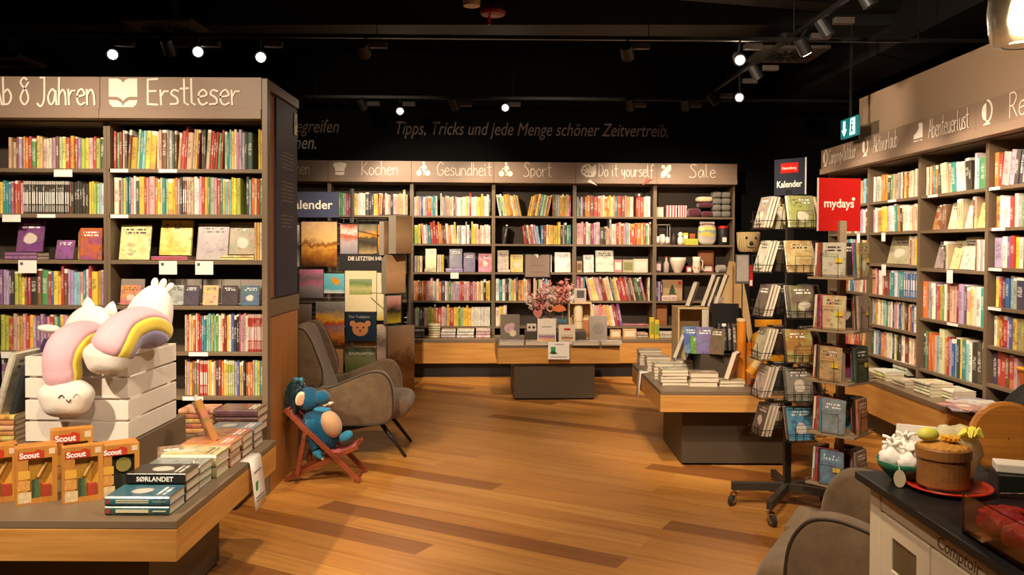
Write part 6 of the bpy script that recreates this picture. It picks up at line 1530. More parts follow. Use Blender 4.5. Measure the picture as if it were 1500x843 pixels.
# orange tubes and bag
OR = C('orange_gloss', 'd8821a'); OR2 = NT('orange_wrap'); nzo = OR2.noise(OR2.coord(), 9, 4); OR2.bump(nzo, .02, .7); ORW = OR2.out(OR2.mix(nzo, hexc('c8781a'), hexc('efae2c')), .25, spec=.7)
x = at(1086, 500, y=6.2).x
r = thing('gift_tube', 'tall orange tube with a pale lid on the big book table', 'tube', (x, 6.2, z5)); hh = at(1086, 467, y=6.2).z - z5
MB().cyl((0, 0, 0), (0, 0, hh - .02), .034, n=20).build('tube_body', OR, r); MB().cyl((0, 0, hh - .02), (0, 0, hh), .036, n=20).build('lid', C('pale_lid', 'e8c898'), r)
x = at(1103, 530, y=6.16).x
r = thing('gift_tube', 'short orange flower printed tube beside the tall one', 'tube', (x - .01, 6.14, z5)); MB().cyl((0, 0, 0), (0, 0, .3), .042, n=20).build('tube_body', prn('print_orange_flowers', (0, 'c8641c'), (.45, 'd88a2c'), (.6, 'b89a5a'), (.8, 'd8761c'), (1, 'c86a1a')), r)
x = at(1112, 500, y=6.3).x
r = thing('gift_bag', 'glossy orange plastic bag bulging beside the orange tubes', 'bag', (x + .09, 6.38, z5)); mb = MB(); mb.ball((0, 0, .2), (.15, .11, .2), 26, 16, fn=lambda a, q_: Vector((q_.x*(1 - .25*a.z), q_.y, .2*math.copysign(abs(a.z)**.7, a.z))) * (1 + .04*math.sin(9*a.x + 5*a.z))); mb.build('bag_body', ORW, r, smooth=True); MB().box(-.1, -.01, .395, .1, .01, .45).build('bag_top', ORW, r)
pa, pb = at(1098, 548, y=5.98), at(1122, 514, y=5.98)
r = thing('poster_roll', 'cream roll with yellow end caps slanting over the table edge', 'roll', tuple(pa)); d = pb - pa
MB().cyl(d*.25, d*.85, .03, n=18).build('roll_body', C('cream_roll', 'e0bd84'), r); MB().cyl((0, 0, 0), d*.25, .036, n=18).build('end_cap', C('yellow_cap', 'e09a1c'), r); MB().cyl(d*.85, d*1.15, .04, n=18).build('end_cap', C('yellow_cap', 'e09a1c'), r)
MB().cyl((0, .0, -.0), (.0, .06, z5 - pa.z + .002), .004, n=6).build('prop_wire', WIRE, r)
lf = leaflet([(1.08, 6.72, .5625), (1.028, 6.72, .5625), (1.02, 6.72, .55), (1.012, 6.72, .47), (1.0, 6.72, .36)], .15, (0, 1, 0), 'white leaflet hanging over the aisle edge of the big book table')
# wooden sail shapes, small sign, face planter behind the table
SAIL = wood('sail_birch', hexc('e2c08a'), hexc('cfa76c'), 2, .5)
Ys = 7.75
p0, p1, p2 = at(1070, 383, y=Ys), at(1036, 470, y=Ys), at(1102, 470, y=Ys)
r = thing('wooden_sail', 'tall pale birch display of two curved boards behind the big book table', 'display stand', (p0.x, Ys, 0))
for (xa_, xb_, bend, dy) in ((p1.x - p0.x - .04, .02, .0, 0), (.03, p2.x - p0.x + .05, .09, .06)):
    mb = MB(); zt_ = p0.z; L = []; N = 14
    for i in range(N + 1):
        t = i/N; z = zt_*(1 - t)
        if bend: l, rr_ = .03 - .0*t, .05 + (xb_ - .05)*min(1, t*1.6)**.55
        else: l, rr_ = -.01 + (xa_ + .01)*min(1, t*1.35), .02
        L.append((l, rr_, z))
    pts = [(a, z) for a, b, z in L] + [(b, z) for a, b, z in reversed(L)]
    mb.prism(pts, (0, .02, 0), o=(0, dy, 0)); mb.build('curved_board', SAIL, r)
MB().box(-.22, -.05, 0, .22, .16, .03).build('base', PINE, r)
x = at(1087, 440, y=6.9).x
r = thing('stand_sign', 'small framed sign on a thin pole with a red card clipped to it', 'sign', (x, 6.9, z5))
za, zb_ = at(1087, 416, y=6.9).z - z5, at(1087, 373, y=6.9).z - z5
MB().cyl((0, 0, 0), (0, 0, za), .005, n=8).build('pole', BLACKM, r); MB().box(-.05, -.04, 0, .05, .04, .012).build('foot', BLACKM, r)
MB().box(-.055, -.008, za, .055, .008, zb_).build('frame', STEEL, r, bevel=.002); MB().box(-.048, -.0095, za + .02, .048, -.0082, zb_ - .007).build('sign_panel', C('pale_photo', 'b8aca4', var=.3, scale=14), r)
MB().box(.056, -.004, za - .02, .085, .0, za + .15).build('red_card', REDB, r); MB().box(.06, -.0055, za - .015, .081, -.0045, za + .03).build('card_print', LETTER, r)
p = at(1096, 354, y=8.6)
r = thing('face_planter', 'woven basket planter with a smiling face on a dark post', 'planter', (p.x, 8.6, 0)); h = p.z - .105
MB().cyl((0, 0, 0), (0, 0, h), .03, n=12).build('post', BLACK, r); MB().cyl((0, 0, 0), (0, 0, .02), .16, n=20).build('foot', BLACK, r)
WK = NT('woven_straw'); wv = WK.n('ShaderNodeTexWave', wave_type='BANDS'); WK.val(wv.inputs['Vector'], WK.coord()); wv.inputs['Scale'].default_value = 22; wv.inputs['Distortion'].default_value = 2; WK.bump(wv.outputs[1], .004, .6); WKM = WK.out(WK.mix(wv.outputs[1], hexc('8a744c'), hexc('c4ab78')), .8)
MB().lathe([(.085, h), (.105, h + .03), (.118, h + .19), (.108, h + .2), (.09, h + .04), (.002, h + .02)], 26, cap=False).build('basket', WKM, r, smooth=True)
for px_, z_, s_ in ((-.045, .14, .014), (.045, .14, .014), (0, .085, .022)):
    MB().ball((px_, -math.sqrt(.113**2 - px_**2), h + z_), (s_, .008, s_), 12, 8).build('face_spot', BLACKM, r, smooth=True)
MB().tube([(.0 + .045*math.sin(a), -.112*math.cos(a*.35), h + .062 - .018*math.cos(a)) for a in [-1.1 + .2*i for i in range(12)]], .003, 6).build('smile', BLACKM, r)

# ---------------------------------------------------------------- travel shelves: covers and bench
random.seed(71)
def rx_(px, py=380):   # run coordinate on the travel shelving
    return 9.0 - at(px, py, x=3.40).y
def Rf(px0, px1, z, h, c, label, t=.014, tilt=.22, dx=.05, rz=0.0, dz=0.0):
    a, b = rx_(px0), rx_(px1); return book(RM @ loc((a + b)/2, dx, z + .0012 + dz, rz), b - a, h, t, c, label, None, 'travel_guide', 'stand', tilt)
def Rspines(px0, px1, z, h, cols, lab, y=.04, depth=.16):
    a, b = rx_(px0), rx_(px1); n = len(cols); tk = (b - a)/n
    for k, c in enumerate(cols):
        o = bpy.data.objects.new('travel_guide', SPINE_MESH[random.choice((0, 1))]); COL.objects.link(o); o.color = col4(c)
        o.matrix_world = RM @ loc(a + tk*(k + .5), y, z + .0012) @ Matrix.Diagonal((tk*.97, depth, h*random.uniform(.97, 1.0), 1)); tag(o, f'{CNAME.get(c, "beige")} spine, {ordinal(k+1)} {lab}', 'book', 'upright books beside covers on the travel shelves')
z = RZ2[2]
Rf(1297, 1330, z, .25, 'b8ac8c', 'wide landscape cover with yellow grass, third Aktivurlaub shelf', t=.02)
Rf(1288, 1300, z, .2, 'c8bc98', 'narrow pale cover tucked beside the wide landscape one', dx=.11)
Rspines(1331, 1342, z, .25, 'emeeey', 'after the wide landscape cover, third Aktivurlaub shelf')
z = RZ3[1]
Rf(1363, 1375, z, .2, 'b84a34', 'red cover standing on the second Abenteuerlust shelf')
Rspines(1376, 1385, z, .2, 'mmmm', 'behind the red cover, second Abenteuerlust shelf')
Rf(1387, 1400, z, .21, 'd8c0a4', 'cream cover with a red title between brown spines and the tall cream one', dx=.04)
Rspines(1401, 1409, z, .23, 'eee', 'after the cover with the red title')
Rf(1410, 1423, z, .24, 'e2cfae', 'tall cream cover on the second Abenteuerlust shelf', dx=.05)
Rspines(1424, 1429, z, .24, 'me', 'after the tall cream cover')
Rf(1430, 1442, z, .19, 'c9b878', 'yellow green cover at the globe-sign end of the second Abenteuerlust shelf', dx=.04)
z = RZ3[2]
Rf(1366, 1380, z, .22, 'a8948c', 'slim mountain cover first on the third Abenteuerlust shelf', tilt=.25)
Rspines(1382, 1388, z, .22, 'Ke', 'after the slim mountain cover')
Rf(1389, 1402, z, .225, 'cfc088', 'yellow and white cover in the middle of the third Abenteuerlust shelf', tilt=.25)
Rf(1403, 1426, z, .25, 'd6cabc', 'large pale cover with a blue corner, third Abenteuerlust shelf', t=.02, tilt=.22)
Rspines(1428, 1443, z, .23, 'mewsew', 'after the large pale cover')
def rcard(px, z, w, h, lab): card(RM @ loc(rx_(px), .0025, z), w, h, lab)
rcard(1263, RZ2[1] - .005, .07, .09, 'white card on the second Camping shelf edge beside the red sign'); rcard(1300, RZ2[1] - .005, .08, .08, 'white card on the second Aktivurlaub shelf edge'); rcard(1301, RZ2[2] - .004, .09, .1, 'white card under the wide landscape cover'); rcard(1399, RZ3[2] - .004, .09, .1, 'white card under the yellow and white cover')
for px, z, lab in ((1372, RZ3[0] - .002, 'white strip on the top Abenteuerlust shelf edge'), (1462, RZ4[0] - .002, 'white strip on the top globe-sign shelf edge'), (1470, RZ4[1] - .002, 'white strip on the second globe-sign shelf edge'), (1466, RZ4[2] - .002, 'white strip on the third globe-sign shelf edge'), (1466, RZ4[3] - .002, 'white strip on the fourth globe-sign shelf edge'), (1404, RZ3[3] - .002, 'white strip on the fourth Abenteuerlust shelf edge'), (1312, RZ2[0] - .002, 'white strip on the top Aktivurlaub shelf edge'), (1300, RZ2[1] - .002, None)):
    if lab: rcard(px, z, .16, .021, lab)
zb = .4606
def rb(px, py): return at(px, py, z=zb)
def bst(px, py, n, t, w, h, cols, lab, grp, rz=-PI/2, tw=.04):
    p = rb(px, py); stack(loc(p.x, p.y, zb, rz), n, w, h, t, cols, lab, grp, 'travel_guide', tw)
bst(1272, 549, 2, .02, .2, .26, ['b8aa90', 'c4b498'], 'of the beige pair on the travel bench farthest from the counter', 'beige pair on the travel bench')
bst(1288, 556, 3, .025, .16, .22, ['c0c47a', 'b9c06a', 'd8d4c4'], 'of the lime edged stack nearest the bench edge', 'lime edged stack')
bst(1318, 548, 3, .035, .18, .26, ['c8ccaa', 'd2d2c0', 'e0dcd0'], 'of the tall white and lime stack against the shelf', 'white and lime stack')
bst(1316, 566, 2, .025, .17, .2, ['c9b89c', 'd0c0a4'], 'of the low cream pair beside the lime stacks', 'low cream pair on the travel bench')
bst(1350, 578, 4, .024, .18, .24, ['cfc4a8', 'c8d0a0', 'd8ceb8', 'cdc2a2'], 'of the cream and green stack in the middle of the travel bench', 'cream and green stack')
bst(1382, 583, 3, .022, .17, .26, ['c8d09a', 'd0c8a8', 'dcd8b8'], 'of the pale green stack behind the cream and green one', 'pale green stack on the travel bench')
for k in range(10):
    p = rb(1388 + (k % 4)*9 + random.uniform(-3, 3), 592 + (k//4)*9 + random.uniform(-2, 2))
    book(loc(p.x + .02, p.y, zb + (k//4)*.0 + .0062*k, -PI/2 + random.uniform(-.35, .35)), .19, .26, .006, ['a85a54', 'c8b4b0', 'd8ccc8', '9a8a98', 'c89080'][k % 5], f'thin magazine, {ordinal(k+1)} from the bottom of the loose heap on the travel bench', 'loose magazines on the travel bench', 'magazine', 'lie')
# orange basket on the lowest globe-sign shelf
r = thing('orange_basket', 'orange basket on the lowest shelf beside the armchair jacket', 'basket'); r.matrix_world = RM @ loc(3.52, .02, RZ4[5] + .0015)
MB().box(-.14, 0, 0, .18, .24, .012).build('bottom', OR, r); 
mb = MB(); mb.skin([[mb.vert(q_) for q_ in ((-.13, .01, .0), (.17, .01, 0), (.17, .23, 0), (-.13, .23, 0))], [mb.vert(q_) for q_ in ((-.15, -.005, .15), (.19, -.005, .15), (.19, .245, .15), (-.15, .245, .15))]], 0, False, False); o = mb.build('basket_wall', C('deep_orange_weave', 'b85a20', var=.4, scale=60), r); md = o.modifiers.new('t', 'SOLIDIFY'); md.thickness = .008
MB().tube([(-.15, -.005, .155), (.19, -.005, .155), (.19, .245, .155), (-.15, .245, .155)], .012, 8, closed=True).build('rim', C('yellow_rim', 'e0a024'), r)
# ---------------------------------------------------------------- spinner racks
random.seed(81)
def castor(parent, p, rz):
    c = MB().cyl((0, 0, .075), (0, 0, .135), .009, n=10).box(-.018, -.016, .07, .018, .016, .078).build('castor', CHROME, parent); c.location = p; c.rotation_euler = (0, 0, rz)
    mb = MB()
    for s in (-1, 1): mb.prism([(-.012, .075), (.014, .075), (.03, .03), (.018, .022)], (0, .003, 0), o=(0, s*.016 - .0015, 0))
    mb.build('fork', CHROME, c)
    MB().cyl((.024, -.0115, .032), (.024, .0115, .032), .032, n=20).build('wheel', C('grey_rubber', '3a3733'), c, smooth=False)
    MB().cyl((.024, -.0135, .032), (.024, .0135, .032), .015, n=14).build('hub', CHROME, c)
SC = (1.66, 5.07)
s1 = thing('spinner_rack', 'black wire spinner rack on castors filled with small calendars', 'spinner rack', (*SC, 0))
MB().box(-.019, -.019, .09, .019, .019, 1.9).build('post', BLACKM, s1)
for k in range(5):
    a = math.radians((178, 240, 325, 20, 88)[k]); L_ = (.33, .44, .32, .28, .3)[k]; d = Vector((math.cos(a), math.sin(a), 0))
    MB().bar(d*.015 + Vector((0, 0, .115)), d*L_ + Vector((0, 0, .115)), .034, .05).build('base_arm', C('dark_bronze', '3d362c'), s1, bevel=.003)
    castor(s1, d*(L_ - .018) + Vector((0, 0, -.001)), a + .8)
TIER = [1.665, 1.404, 1.141, .885, .66, .43]
TN = ['top', 'second', 'third', 'fourth', 'fifth', 'lowest']
SIDE = ['camera facing', 'book-table side', 'back', 'counter side']
CALC = [['9aa05a', 'd8c8a4', '5a4a3c'], ['b08a5a', '6a5648', 'd0b8a0'], ['86825e', '5a5650', 'd8ccc0'], ['a87c44', '5e4c40', 'b8a898'], ['8c8478', '5a5a5c', 'c0b0a4'], ['5a90b8', '5a4c3e', 'c9b8a4']]
DK = C('dark_bronze', '3d362c')
for ti, z in enumerate(TIER):
    w = MB(); rz0 = math.radians(6 + random.uniform(-2, 2))
    for k in range(4):
        a = rz0 + k*PI/2; R = Matrix.Rotation(a, 3, 'Z'); q = lambda x, y, zz: R @ Vector((x, y, zz))
        for zz, hw in ((z, .085), (z + .045, .09)): w.tube([q(-hw, -.135, zz), q(-hw, -.205, zz), q(hw, -.205, zz), q(hw, -.135, zz)], .0025, 5)
        for x in (-.04, 0, .04): w.tube([q(x, -.088, z + .13), q(x, -.128, z), q(x, -.205, z), q(x, -.207, z + .055)], .002, 5)
        w.tube([q(-.05, -.207, z + .005), q(-.05, -.21, z + .1), q(.05, -.21, z + .1), q(.05, -.207, z + .005)], .002, 5)
        w.tube([q(0, -.02, z + .05), q(0, -.115, z + .05)], .003, 5)
        n = 3 if k in (0, 1, 3) else 2
        side = SIDE[(0, 3, 2, 1)[k]]
        for j in range(n):
            M = Matrix.Translation((*SC, z + .0035)) @ Matrix.Rotation(a, 4, 'Z') @ Matrix.Translation((random.uniform(-.006, .006), -.198 + j*.021, 0))
            c = CALC[ti][j] if k != 3 else ['b8a68c', 'c9b9a2', '6a5a4a'][(j + ti) % 3]
            book(M, .15, .19, .017, c, f'small calendar, {["outermost", "second from outside", "innermost"][j]} in the {side} pocket, {TN[ti]} tier of the wire spinner', 'small calendars in the wire spinner', 'small_calendar', 'stand', .28)
    w.build('wire_tier', BLACKM, s1, loc=(0, 0, 0))
a = math.radians(-52)
sg = MB().box(-.105, -.006, 1.868, .105, .004, 2.085).build('sign_board', C('slate_navy', '232532'), s1, rot=(0, 0, a))
lb = MB().box(-.06, -.0075, 2.0, .06, -.0062, 2.06).build('brand_label', REDB, sg); text('Harenberg', .025, LETTER, lb, (-.05, -.0082, 2.021), sx=.9)
text('Kalender', .055, LETTER, sg, (-.088, -.0072, 1.915), sx=.86, off=.0008)
MB().box(.105, -.0065, 1.868, .108, .0045, 2.085).build('white_edge', WHITE, sg)

SX, SY = 1.80, 4.62
s2 = thing('spinner_rack', 'taupe post display rack with a red mydays sign full of gift boxes', 'spinner rack', (SX, SY, 0))
BEI = C('beige_lacquer', '9a8468')
MB().box(-.019, -.019, .05, .019, .019, 1.70).build('post', BEI, s2, bevel=.002)
MB().box(-.2, -.2, .052, .2, .2, .082).build('base_plate', BEI, s2, rot=(0, 0, math.radians(-29)), loc=(-.08, -.09, 0), bevel=.003)
for x, y in ((-.16, -.16), (.16, -.16), (-.16, .16), (.16, .16)):
    v_ = Matrix.Rotation(math.radians(-29), 3, 'Z') @ Vector((x, y, 0)) + Vector((-.08, -.09, 0)); MB().cyl((v_.x, v_.y, .0015), (v_.x, v_.y, .053), .02, n=12).build('foot', BLACKM, s2)
sg = MB().box(-.128, .025, 1.645, .128, .037, 1.935).build('sign_board', REDB, s2, rot=(0, 0, math.radians(12)), bevel=.001)
text('mydays', .066, LETTER, sg, (-.098, .0238, 1.775), off=.0012, sx=.95)
mb = MB(); disc(mb, .083, 1.822, .0095, .0247); mb.build('round_dot', LETTER, sg)
MB().box(-.131, .025, 1.645, -.1285, .037, 1.935).build('white_edge', WHITE, sg)
T2 = [1.395, 1.11, .832, .55, .271]
GIFT = [[['c9b8a0', '7a2a24', 'b04038'], ['b8906a', '6a6258', '3a8a98']], [['c9a080', 'b03a34', '7a2420'], ['a8907a', '4a4038', '8a7868']], [['c2a070', '8a6a3a', '3a3a3a'], ['5a5a44', '2a2a26', '2f8aa0']], [['8a98a0', '3f8aa8', 'a8322c'], ['b5764a', '5a2820', '28403c']], [['6a8ea8', '3a3430', 'a83a34'], ['8a7870', '6a3a34', 'b09a90']]]
for ti, z in enumerate(T2):
    rz0 = math.radians(42 + (0, 2, -6, 4, 0)[ti])
    tier = MB().box(-.13, -.13, z - .012, .13, .13, z).build('tier_board', BEI, s2, rot=(0, 0, rz0), bevel=.002)
    w = MB()
    for k in range(4):
        R = Matrix.Rotation(k*PI/2, 3, 'Z'); q = lambda x, y, zz: R @ Vector((x, y, zz))
        w.tube([q(-.045, -.131, z), q(-.045, -.133, z + .125), q(.045, -.133, z + .125), q(.045, -.131, z)], .002, 5)
        w.tube([q(-.13, -.131, z + .012), q(.13, -.131, z + .012)], .002, 5)
    w.build('wire_guard', CHROME, tier)
    for k in range(4):
        nm = ['camera facing', 'outward', 'far', 'table-side'][k] if 0 else ['aisle', 'counter', 'travel-shelf', 'book-table'][(0, 1, 2, 3)[k]]
        nb = 4 if k < 2 else 2
        aa = rz0 - PI/2 + k*PI/2 if k < 2 else rz0 + (k - 1)*PI/2
        aa = [rz0 - PI/2, rz0, rz0 + PI/2, rz0 + PI][k]
        for j in range(nb):
            c = (GIFT[ti][0 if k == 0 else 1] + ['a83a34'])[j % 4] if k < 2 else random.choice(['b03a34', '3a8a98', 'c9b8a0', '3a3430'])
            sh = -.022*j if k == 0 else .018*j if k == 1 else 0
            M = Matrix.Translation((SX, SY, z + .001)) @ Matrix.Rotation(aa, 4, 'Z') @ Matrix.Translation((sh + .012, -.124 + j*.0165, 0))
            o = book(M, .125, .185, .0145, c, f'gift box, {["outermost", "second", "third", "innermost"][j]} on the {nm} side, {TN[ti] if ti < 4 else "lowest"} tier of the red-sign rack', 'gift boxes on the red sign rack', 'gift_package', 'stand', .05)
            o['category'] = 'gift box'
            if j == 0 and k < 2 and ti in (0, 1, 2, 4):
                st = MB().box(-.02, -.0006, -.012, .02, 0, .012).build('price_sticker', C('yellow_sticker', 'd8b83a'))
                st.matrix_world = M @ Matrix.Translation((.035, -.002, .09)) @ Matrix.Rotation(-.05, 4, 'X'); st.parent = o; st.matrix_parent_inverse = o.matrix_world.inverted()

# ---------------------------------------------------------------- white counter
CX0, CX1, CY0, CY1, CZ = .927, 1.372, .95, 2.275, .95
CRM = plain('cream_paint', hexc('e0cdb0'), .55, var=.04, scale=5)
ct = thing('sales_counter', 'cream painted counter with a black top and small glass doors lettered Comptoir', 'counter', (0, 0, 0))
MB().box(CX0, CY0, CZ - .022, CX1, CY1, CZ).build('counter_top', plain('black_lacquer', (.008, .008, .008), .5, var=.2, spec=.3), ct, bevel=.004)
fx = CX0 + .03
MB().box(fx + .012, CY0 + .02, .03, CX1 - .02, CY1 - .032, CZ - .022).build('body', CRM, ct)
MB().box(fx, CY1 - .092, .0, fx + .05, CY1 - .03, CZ - .023).build('corner_post', CRM, ct, bevel=.003)
MB().box(fx - .012, CY1 - .095, 0, fx + .05, CY1 - .025, .55).build('foot_block', CRM, ct, bevel=.003)
MB().box(fx + .003, CY0 + .02, .872, fx + .012, CY1 - .093, CZ - .023).build('top_rail', CRM, ct, bevel=.002)
txt = text('Comptoir', .041, C('brown_script', '6a4a34'), ct, (fx + .0025, 1.895, .879), rot=(PI/2, 0, -PI/2), shear=.2, ext=.0004, sx=1.07)
yy = CY1 - .095
for k in range(4):
    y1 = yy - k*.262; y0 = y1 - .255
    d = thing('door', None, None); d.parent = ct
    for key in list(d.keys()): del d[key]
    d.name = 'glass_door'
    f = .062
    for q_ in ((fx + .001, y0, .60, fx + .0115, y0 + f, .868), (fx + .001, y1 - f, .60, fx + .0115, y1, .868), (fx + .001, y0 + f, .822, fx + .0115, y1 - f, .868), (fx + .001, y0 + f, .60, fx + .0115, y1 - f, .741)): MB().box(*q_).build('door_frame', CRM, d, bevel=.002)
    MB().box(fx + .0055, y0 + f, .741, fx + .0075, y1 - f, .822).build('pane', plain('dark_cabinet_glass', hexc('57503f'), .1, var=.35, scale=9), d)
    MB().ball((fx - .008, y0 + .03, .68), (.01, .012, .012), 12, 8).build('knob', CHROME, d, smooth=True)
zc = CZ + .0006
def cpt(px, py, z=zc): return at(px, py, z=z)
# green bowl of white bags
p = cpt(1330, 715); bx_, by_ = p.x + .02, p.y + .06
r = thing('enamel_bowl', 'dark green bowl piled with white organza bags on the black counter top', 'bowl', (bx_, by_, zc))
MB().lathe([(.03, 0), (.035, .005), (.062, .035), (.072, .055), (.069, .055), (.058, .035), (.002, .008)], 26, cap=False).build('bowl_body', plain('green_enamel', hexc('1f5a40'), .3, var=.1), r, smooth=True)
ORG = plain('white_organza', hexc('ece4da'), .85, var=.06, scale=40)
for k, (dx, dy, dz, s) in enumerate(((-.035, 0, .06, .03), (.01, .02, .072, .036), (.04, -.01, .058, .028), (-.005, -.035, .058, .027), (-.02, .03, .075, .024))):
    mb = MB(); mb.ball((0, 0, 0), s, 18, 12, fn=lambda p_, q_: q_ * (1 + .14*math.sin(7*p_.x + 3*k) * math.sin(6*p_.z + k)))
    b_ = mb.build('organza_bag', ORG, smooth=True); b_.location = (bx_ + dx, by_ + dy, zc + dz)
    tag(b_, ['white organza bag nearest the armchair in the green bowl', 'largest white organza bag in the middle of the green bowl', 'white organza bag beside the kraft tin in the green bowl', 'white organza bag at the front of the green bowl', 'white organza bag at the back of the green bowl'][k], 'gift bag', 'organza bags in the green bowl')
    for t_ in range(4): 
        a = t_*1.6 + k; MB().tube([(0, 0, s*.8), (.012*math.cos(a), .012*math.sin(a), s*1.3), (.024*math.cos(a), .024*math.sin(a), s*1.35)], [.007, .004, .005], 6).build('gathered_top', ORG, b_, smooth=True)
for k, (dx, dy, rx__) in enumerate(((-.045, -.062, .1), (.025, -.068, -.35))):
    r = thing('oval_tag', ['pale oval tag hanging on the near side of the green bowl', 'rosy oval tag hanging on the green bowl beside the red plate'][k], 'tag', (bx_ + dx, by_ + dy, zc + .001), rz=-.35)
    mb = MB(); mb.prism([(.014*math.cos(2*PI*i/20)*1.0 + .03*rx__, .022 + .022*math.sin(2*PI*i/20)) for i in range(20)], (0, .002, 0)); mb.build('tag_body', [C('pale_wood_tag', 'cdbb98'), C('rosy_wood_tag', 'a5806a')][k], r)
    MB().tube([(.03*rx__, .002, .04), (.0, .012, .06), (.0, .03, .062)], .0012, 5).build('string', LETTER, r)
r = boxed('gift_card', 'card', 'white square card with a round mark standing behind the green bowl', bx_ + .068, by_ + .085, zc, .1, .004, .125, C('white_card_stock', 'e2d6c8'), -.5, .15, [flatpic('round_mark', C('grey_caption', '9a8f8a'), [lambda m, w, h, y: m.tube([(.016*math.cos(2*PI*i/16) , y, h*.45 + .016*math.sin(2*PI*i/16)) for i in range(16)], .0012, 4, closed=True)])])
# red plate, kraft tin and posy
p = cpt(1392, 733); tx_, ty_ = p.x + .02, p.y + .075
pl = MB().lathe([(.05, 0), (.085, .004), (.1, .012), (.098, .015), (.082, .008), (.002, .004)], 32, cap=False).build('red_plate', plain('red_enamel', hexc('c2301c'), .3, var=.06), smooth=True); pl.location = (tx_ + .02, ty_ + .01, zc); tag(pl, 'red enamel plate under the kraft tin on the counter', 'plate')
zt_ = zc + .0165
KT = wood('kraft_tin', hexc('96622f'), hexc('7a4c22'), 0, .55)
r = thing('round_box', 'round brown kraft box with a moss topped lid on the red plate', 'box', (tx_, ty_, zt_))
MB().lathe([(.058, 0), (.06, .003), (.06, .075)], 30).build('box_body', KT, r); MB().lathe([(.063, .068), (.064, .07), (.064, .092), (.062, .095)], 30).build('lid', C('lid_brown', '8f5c2a'), r)
MS = NT('dry_moss'); nm_ = MS.noise(MS.coord(), 90, 4); MS.bump(nm_, .006, 1); MB().ball((0, 0, .095), (.059, .059, .012), 26, 12).build('moss_top', MS.out(MS.mix(nm_, hexc('8a5a1c'), hexc('d89a38')), .8), r, smooth=True)
zz = zt_ + .105
r = thing('yellow_flower', 'yellow felt flower lying on the moss topped kraft box', 'flower', (tx_ + .012, ty_ - .01, zz + .003)); mb = MB()
for k in range(22):
    a = 2*PI*k/22; d = Vector((math.cos(a), math.sin(a), .35 + .3*(k % 2)))
    mb.tube([(0, 0, 0), d*.022], [.005, .002], 5)
mb.build('petals', C('felt_yellow', 'e8ac1c'), r); MB().ball((0, 0, .006), .008, 10, 8).build('flower_centre', C('felt_amber', 'b8781a'), r)
r = thing('lime_wedge', 'lime yellow felt wedge lying beside the yellow flower', 'decoration', (tx_ - .035, ty_ + .005, zz + .016)); mb = MB(); mb.ball((0, 0, 0), (.026, .018, .02), 18, 12, fn=lambda p_, q_: Vector((q_.x, q_.y, q_.z*(1 if p_.z > 0 else .7)))); mb.build('wedge_body', C('lime_felt', 'd0cc4a'), r, smooth=True)
CEL = NT('cellophane'); CEL.b.inputs['Transmission Weight'].default_value = .45; CEL.b.inputs['IOR'].default_value = 1.1; cn = CEL.noise(CEL.coord(), 25, 3); CEL.bump(cn, .01, .8); CELM = CEL.out(hexc('efe2b8'), .25)
r = thing('cellophane_bag', 'clear cellophane gift bag with a yellow ribbon lying behind the kraft box', 'gift bag', (tx_ + .06, ty_ + .07, zc + .001))
mb = MB(); mb.ball((0, 0, .075), (.07, .04, .075), 20, 12, fn=lambda p_, q_: q_*(1 + .1*math.sin(8*p_.x + 5*p_.z))); mb.build('bag_body', CELM, r, smooth=True)
mb = MB()
for k in range(6): a = k*1.05; mb.tube([(.03, -.03, .12), (.03 + .02*math.cos(a), -.035 + .02*math.sin(a), .14), (.03 + .03*math.cos(a), -.03 + .026*math.sin(a), .128)], [.006, .011, .005], 6)
mb.build('ribbon', C('yellow_ribbon', 'e2d24a'), r)
for k in range(2): MB().tube([(.0, -.04, .11), (.01 + .012*k, -.046, .08), (.012*k, -.046, .05)], .003, 6).build('white_ribbon', LETTER, r)
# round wooden tray on edge, framed card box, white and black boxes
TR = wood('tray_bamboo', hexc('b8772c'), hexc('8f561c'), 0, .4)
p = cpt(1441, 686)
r = thing('round_tray', 'round amber wooden tray standing on edge behind the kraft box', 'tray', (p.x + .02, 2.225, zc + .098), rz=-.1)
mb = MB(); mb.T = Matrix.Rotation(PI/2 - .08, 4, 'X'); mb.lathe([(.002, 0), (.088, 0), (.097, -.004), (.097, -.02), (.09, -.02), (.086, -.006), (.002, -.005)], 36, cap=False); mb.T = None; mb.build('tray_body', TR, r, smooth=False)
p = cpt(1470, 705)
r = boxed('picture_box', 'box', 'cream framed gift box with a teal pineapple picture leaning at the counter edge', 1.345, 2.06, zc, .11, .025, .19, C('frame_cream', 'c9aa80'), -.35, .3, [flatpic('picture_print', prn('print_teal_pine', (0, 'b89a6a'), (.3, '7fa094'), (.7, '6a948a'), (1, 'c0a880')), [lambda m, w, h, y: flat(m, [(-.035, .035), (.035, .035), (.04, .15), (.02, .172), (-.02, .172), (-.04, .15)], y)]), flatpic('pineapple_print', C('pineapple_gold', 'a88a44', var=.5, scale=120), [lambda m, w, h, y: disc(m, 0, .09, .022, y - .002, ry=.034)])])
boxed('gift_box', 'box', 'black patterned box carrying a white box on the counter', 1.255, 2.005, zc, .17, .1, .055, plain('black_pattern', hexc('1a1a18'), .4, var=.7, scale=60), -.3)
boxed('gift_box', 'box', 'flat white box lying on the black patterned box', 1.215, 2.035, zc + .0562, .075, .06, .022, C('white_lid', 'd8ccbc'), -.35)
boxed('gift_box', 'box', 'beige topped low box beside the white box on the black one', 1.29, 2.03, zc + .0562, .06, .05, .008, C('beige_lid', 'b09878'), -.3)
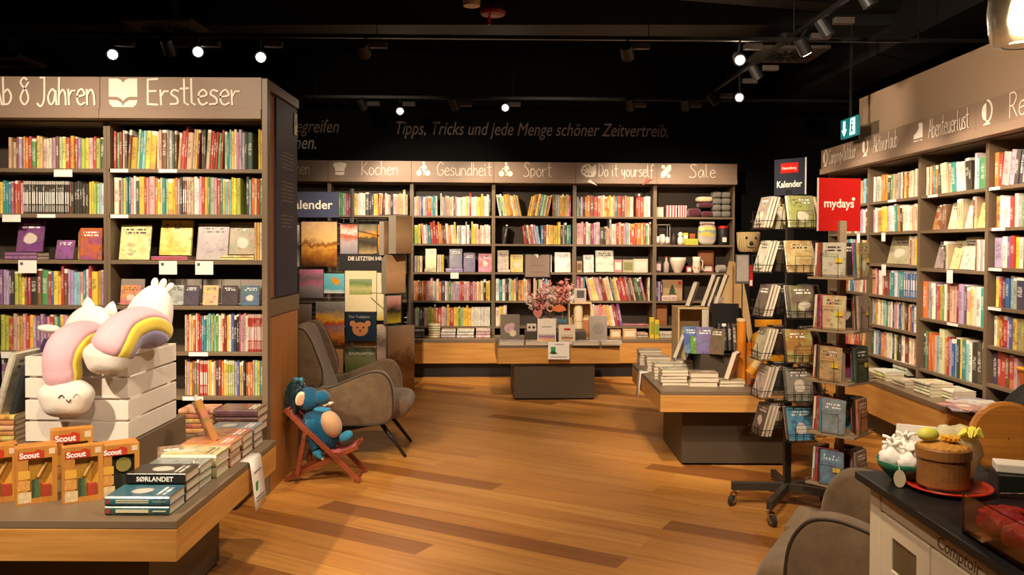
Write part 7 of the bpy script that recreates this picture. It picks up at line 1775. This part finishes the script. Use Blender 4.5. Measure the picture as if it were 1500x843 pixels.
# clear tray of red wrapped sweets
r = thing('acrylic_tray', 'clear acrylic tray filled with red wrapped things at the counter edge', 'tray', (0, 0, zc)); AC = glass('acrylic_red_tint', (1, .8, .76), .04, 1.25)
x0, x1, y0, y1 = .952, 1.29, 1.42, 1.775
for q_ in ((x0, y0, 0, x1, y1, .004), (x0, y0, .004, x0 + .004, y1, .085), (x1 - .004, y0, .004, x1, y1, .085), (x0 + .004, y1 - .004, .004, x1 - .004, y1, .085), (x0 + .004, y0, .004, x1 - .004, y0 + .004, .085)): MB().box(*q_).build('tray_wall', AC, r)
RT = NT('red_tissue'); rn = RT.noise(RT.coord(), 30, 4); RT.bump(rn, .01, 1); RTM = RT.out(RT.mix(rn, hexc('6f1410'), hexc('b8241c')), .5)
k = 0
for ix in range(3):
    for iy in range(4):
        mb = MB(); s = .05; mb.ball((0, 0, 0), (.049, .04, .03), 18, 12, fn=lambda p_, q_: q_*(1 + .1*math.sin(9*p_.x + k)*math.sin(8*p_.y + 2*k)))
        b_ = mb.build('wrapped_bundle', RTM, smooth=True); b_.location = (x0 + .057 + ix*.108, y0 + .048 + iy*.085, zc + .036)
        tag(b_, f'red wrapped bundle in the clear tray, {ORD[ix]} row from the aisle, {ORD[iy]} from the camera', 'bundle', 'red bundles in the clear tray'); k += 1
p = at(1484, 742, z=zc + .1)
mb = MB(); mb.lathe([(.002, .0), (.05, .0), (.062, .012), (.05, .034), (.03, .046), (.002, .05)], 28); o = mb.build('chocolate_cake', plain('amber_brown', hexc('9a5a2a'), .35, var=.2), smooth=True); o.location = (1.135, 1.62, zc + .0675); tag(o, 'round amber brown bundle lying on the red ones in the clear tray', 'bundle'); o.name = 'round_bundle'
o2 = MB().ball((0, 0, 0), (.032, .03, .014), 18, 12).build('foil_sweet', plain('silver_foil', (.7, .68, .64), .22, 1.0, var=.3, scale=80), smooth=True); o2.location = (1.12, 1.585, zc + .131 - .009); o2.rotation_euler = (.2, -.15, 0); tag(o2, 'silver foil wrapped sweet on the amber brown bundle', 'sweet')
o = MB().ball((0, 0, 0), (.05, .03, .012), 18, 10, fn=lambda p_, q_: q_*(1 + .12*math.sin(11*p_.x))).build('red_tissue_sheet', RTM, smooth=True); o.location = (1.1, 1.88, zc + .013); tag(o, 'crumpled red tissue between the red plate and the clear tray', 'tissue')
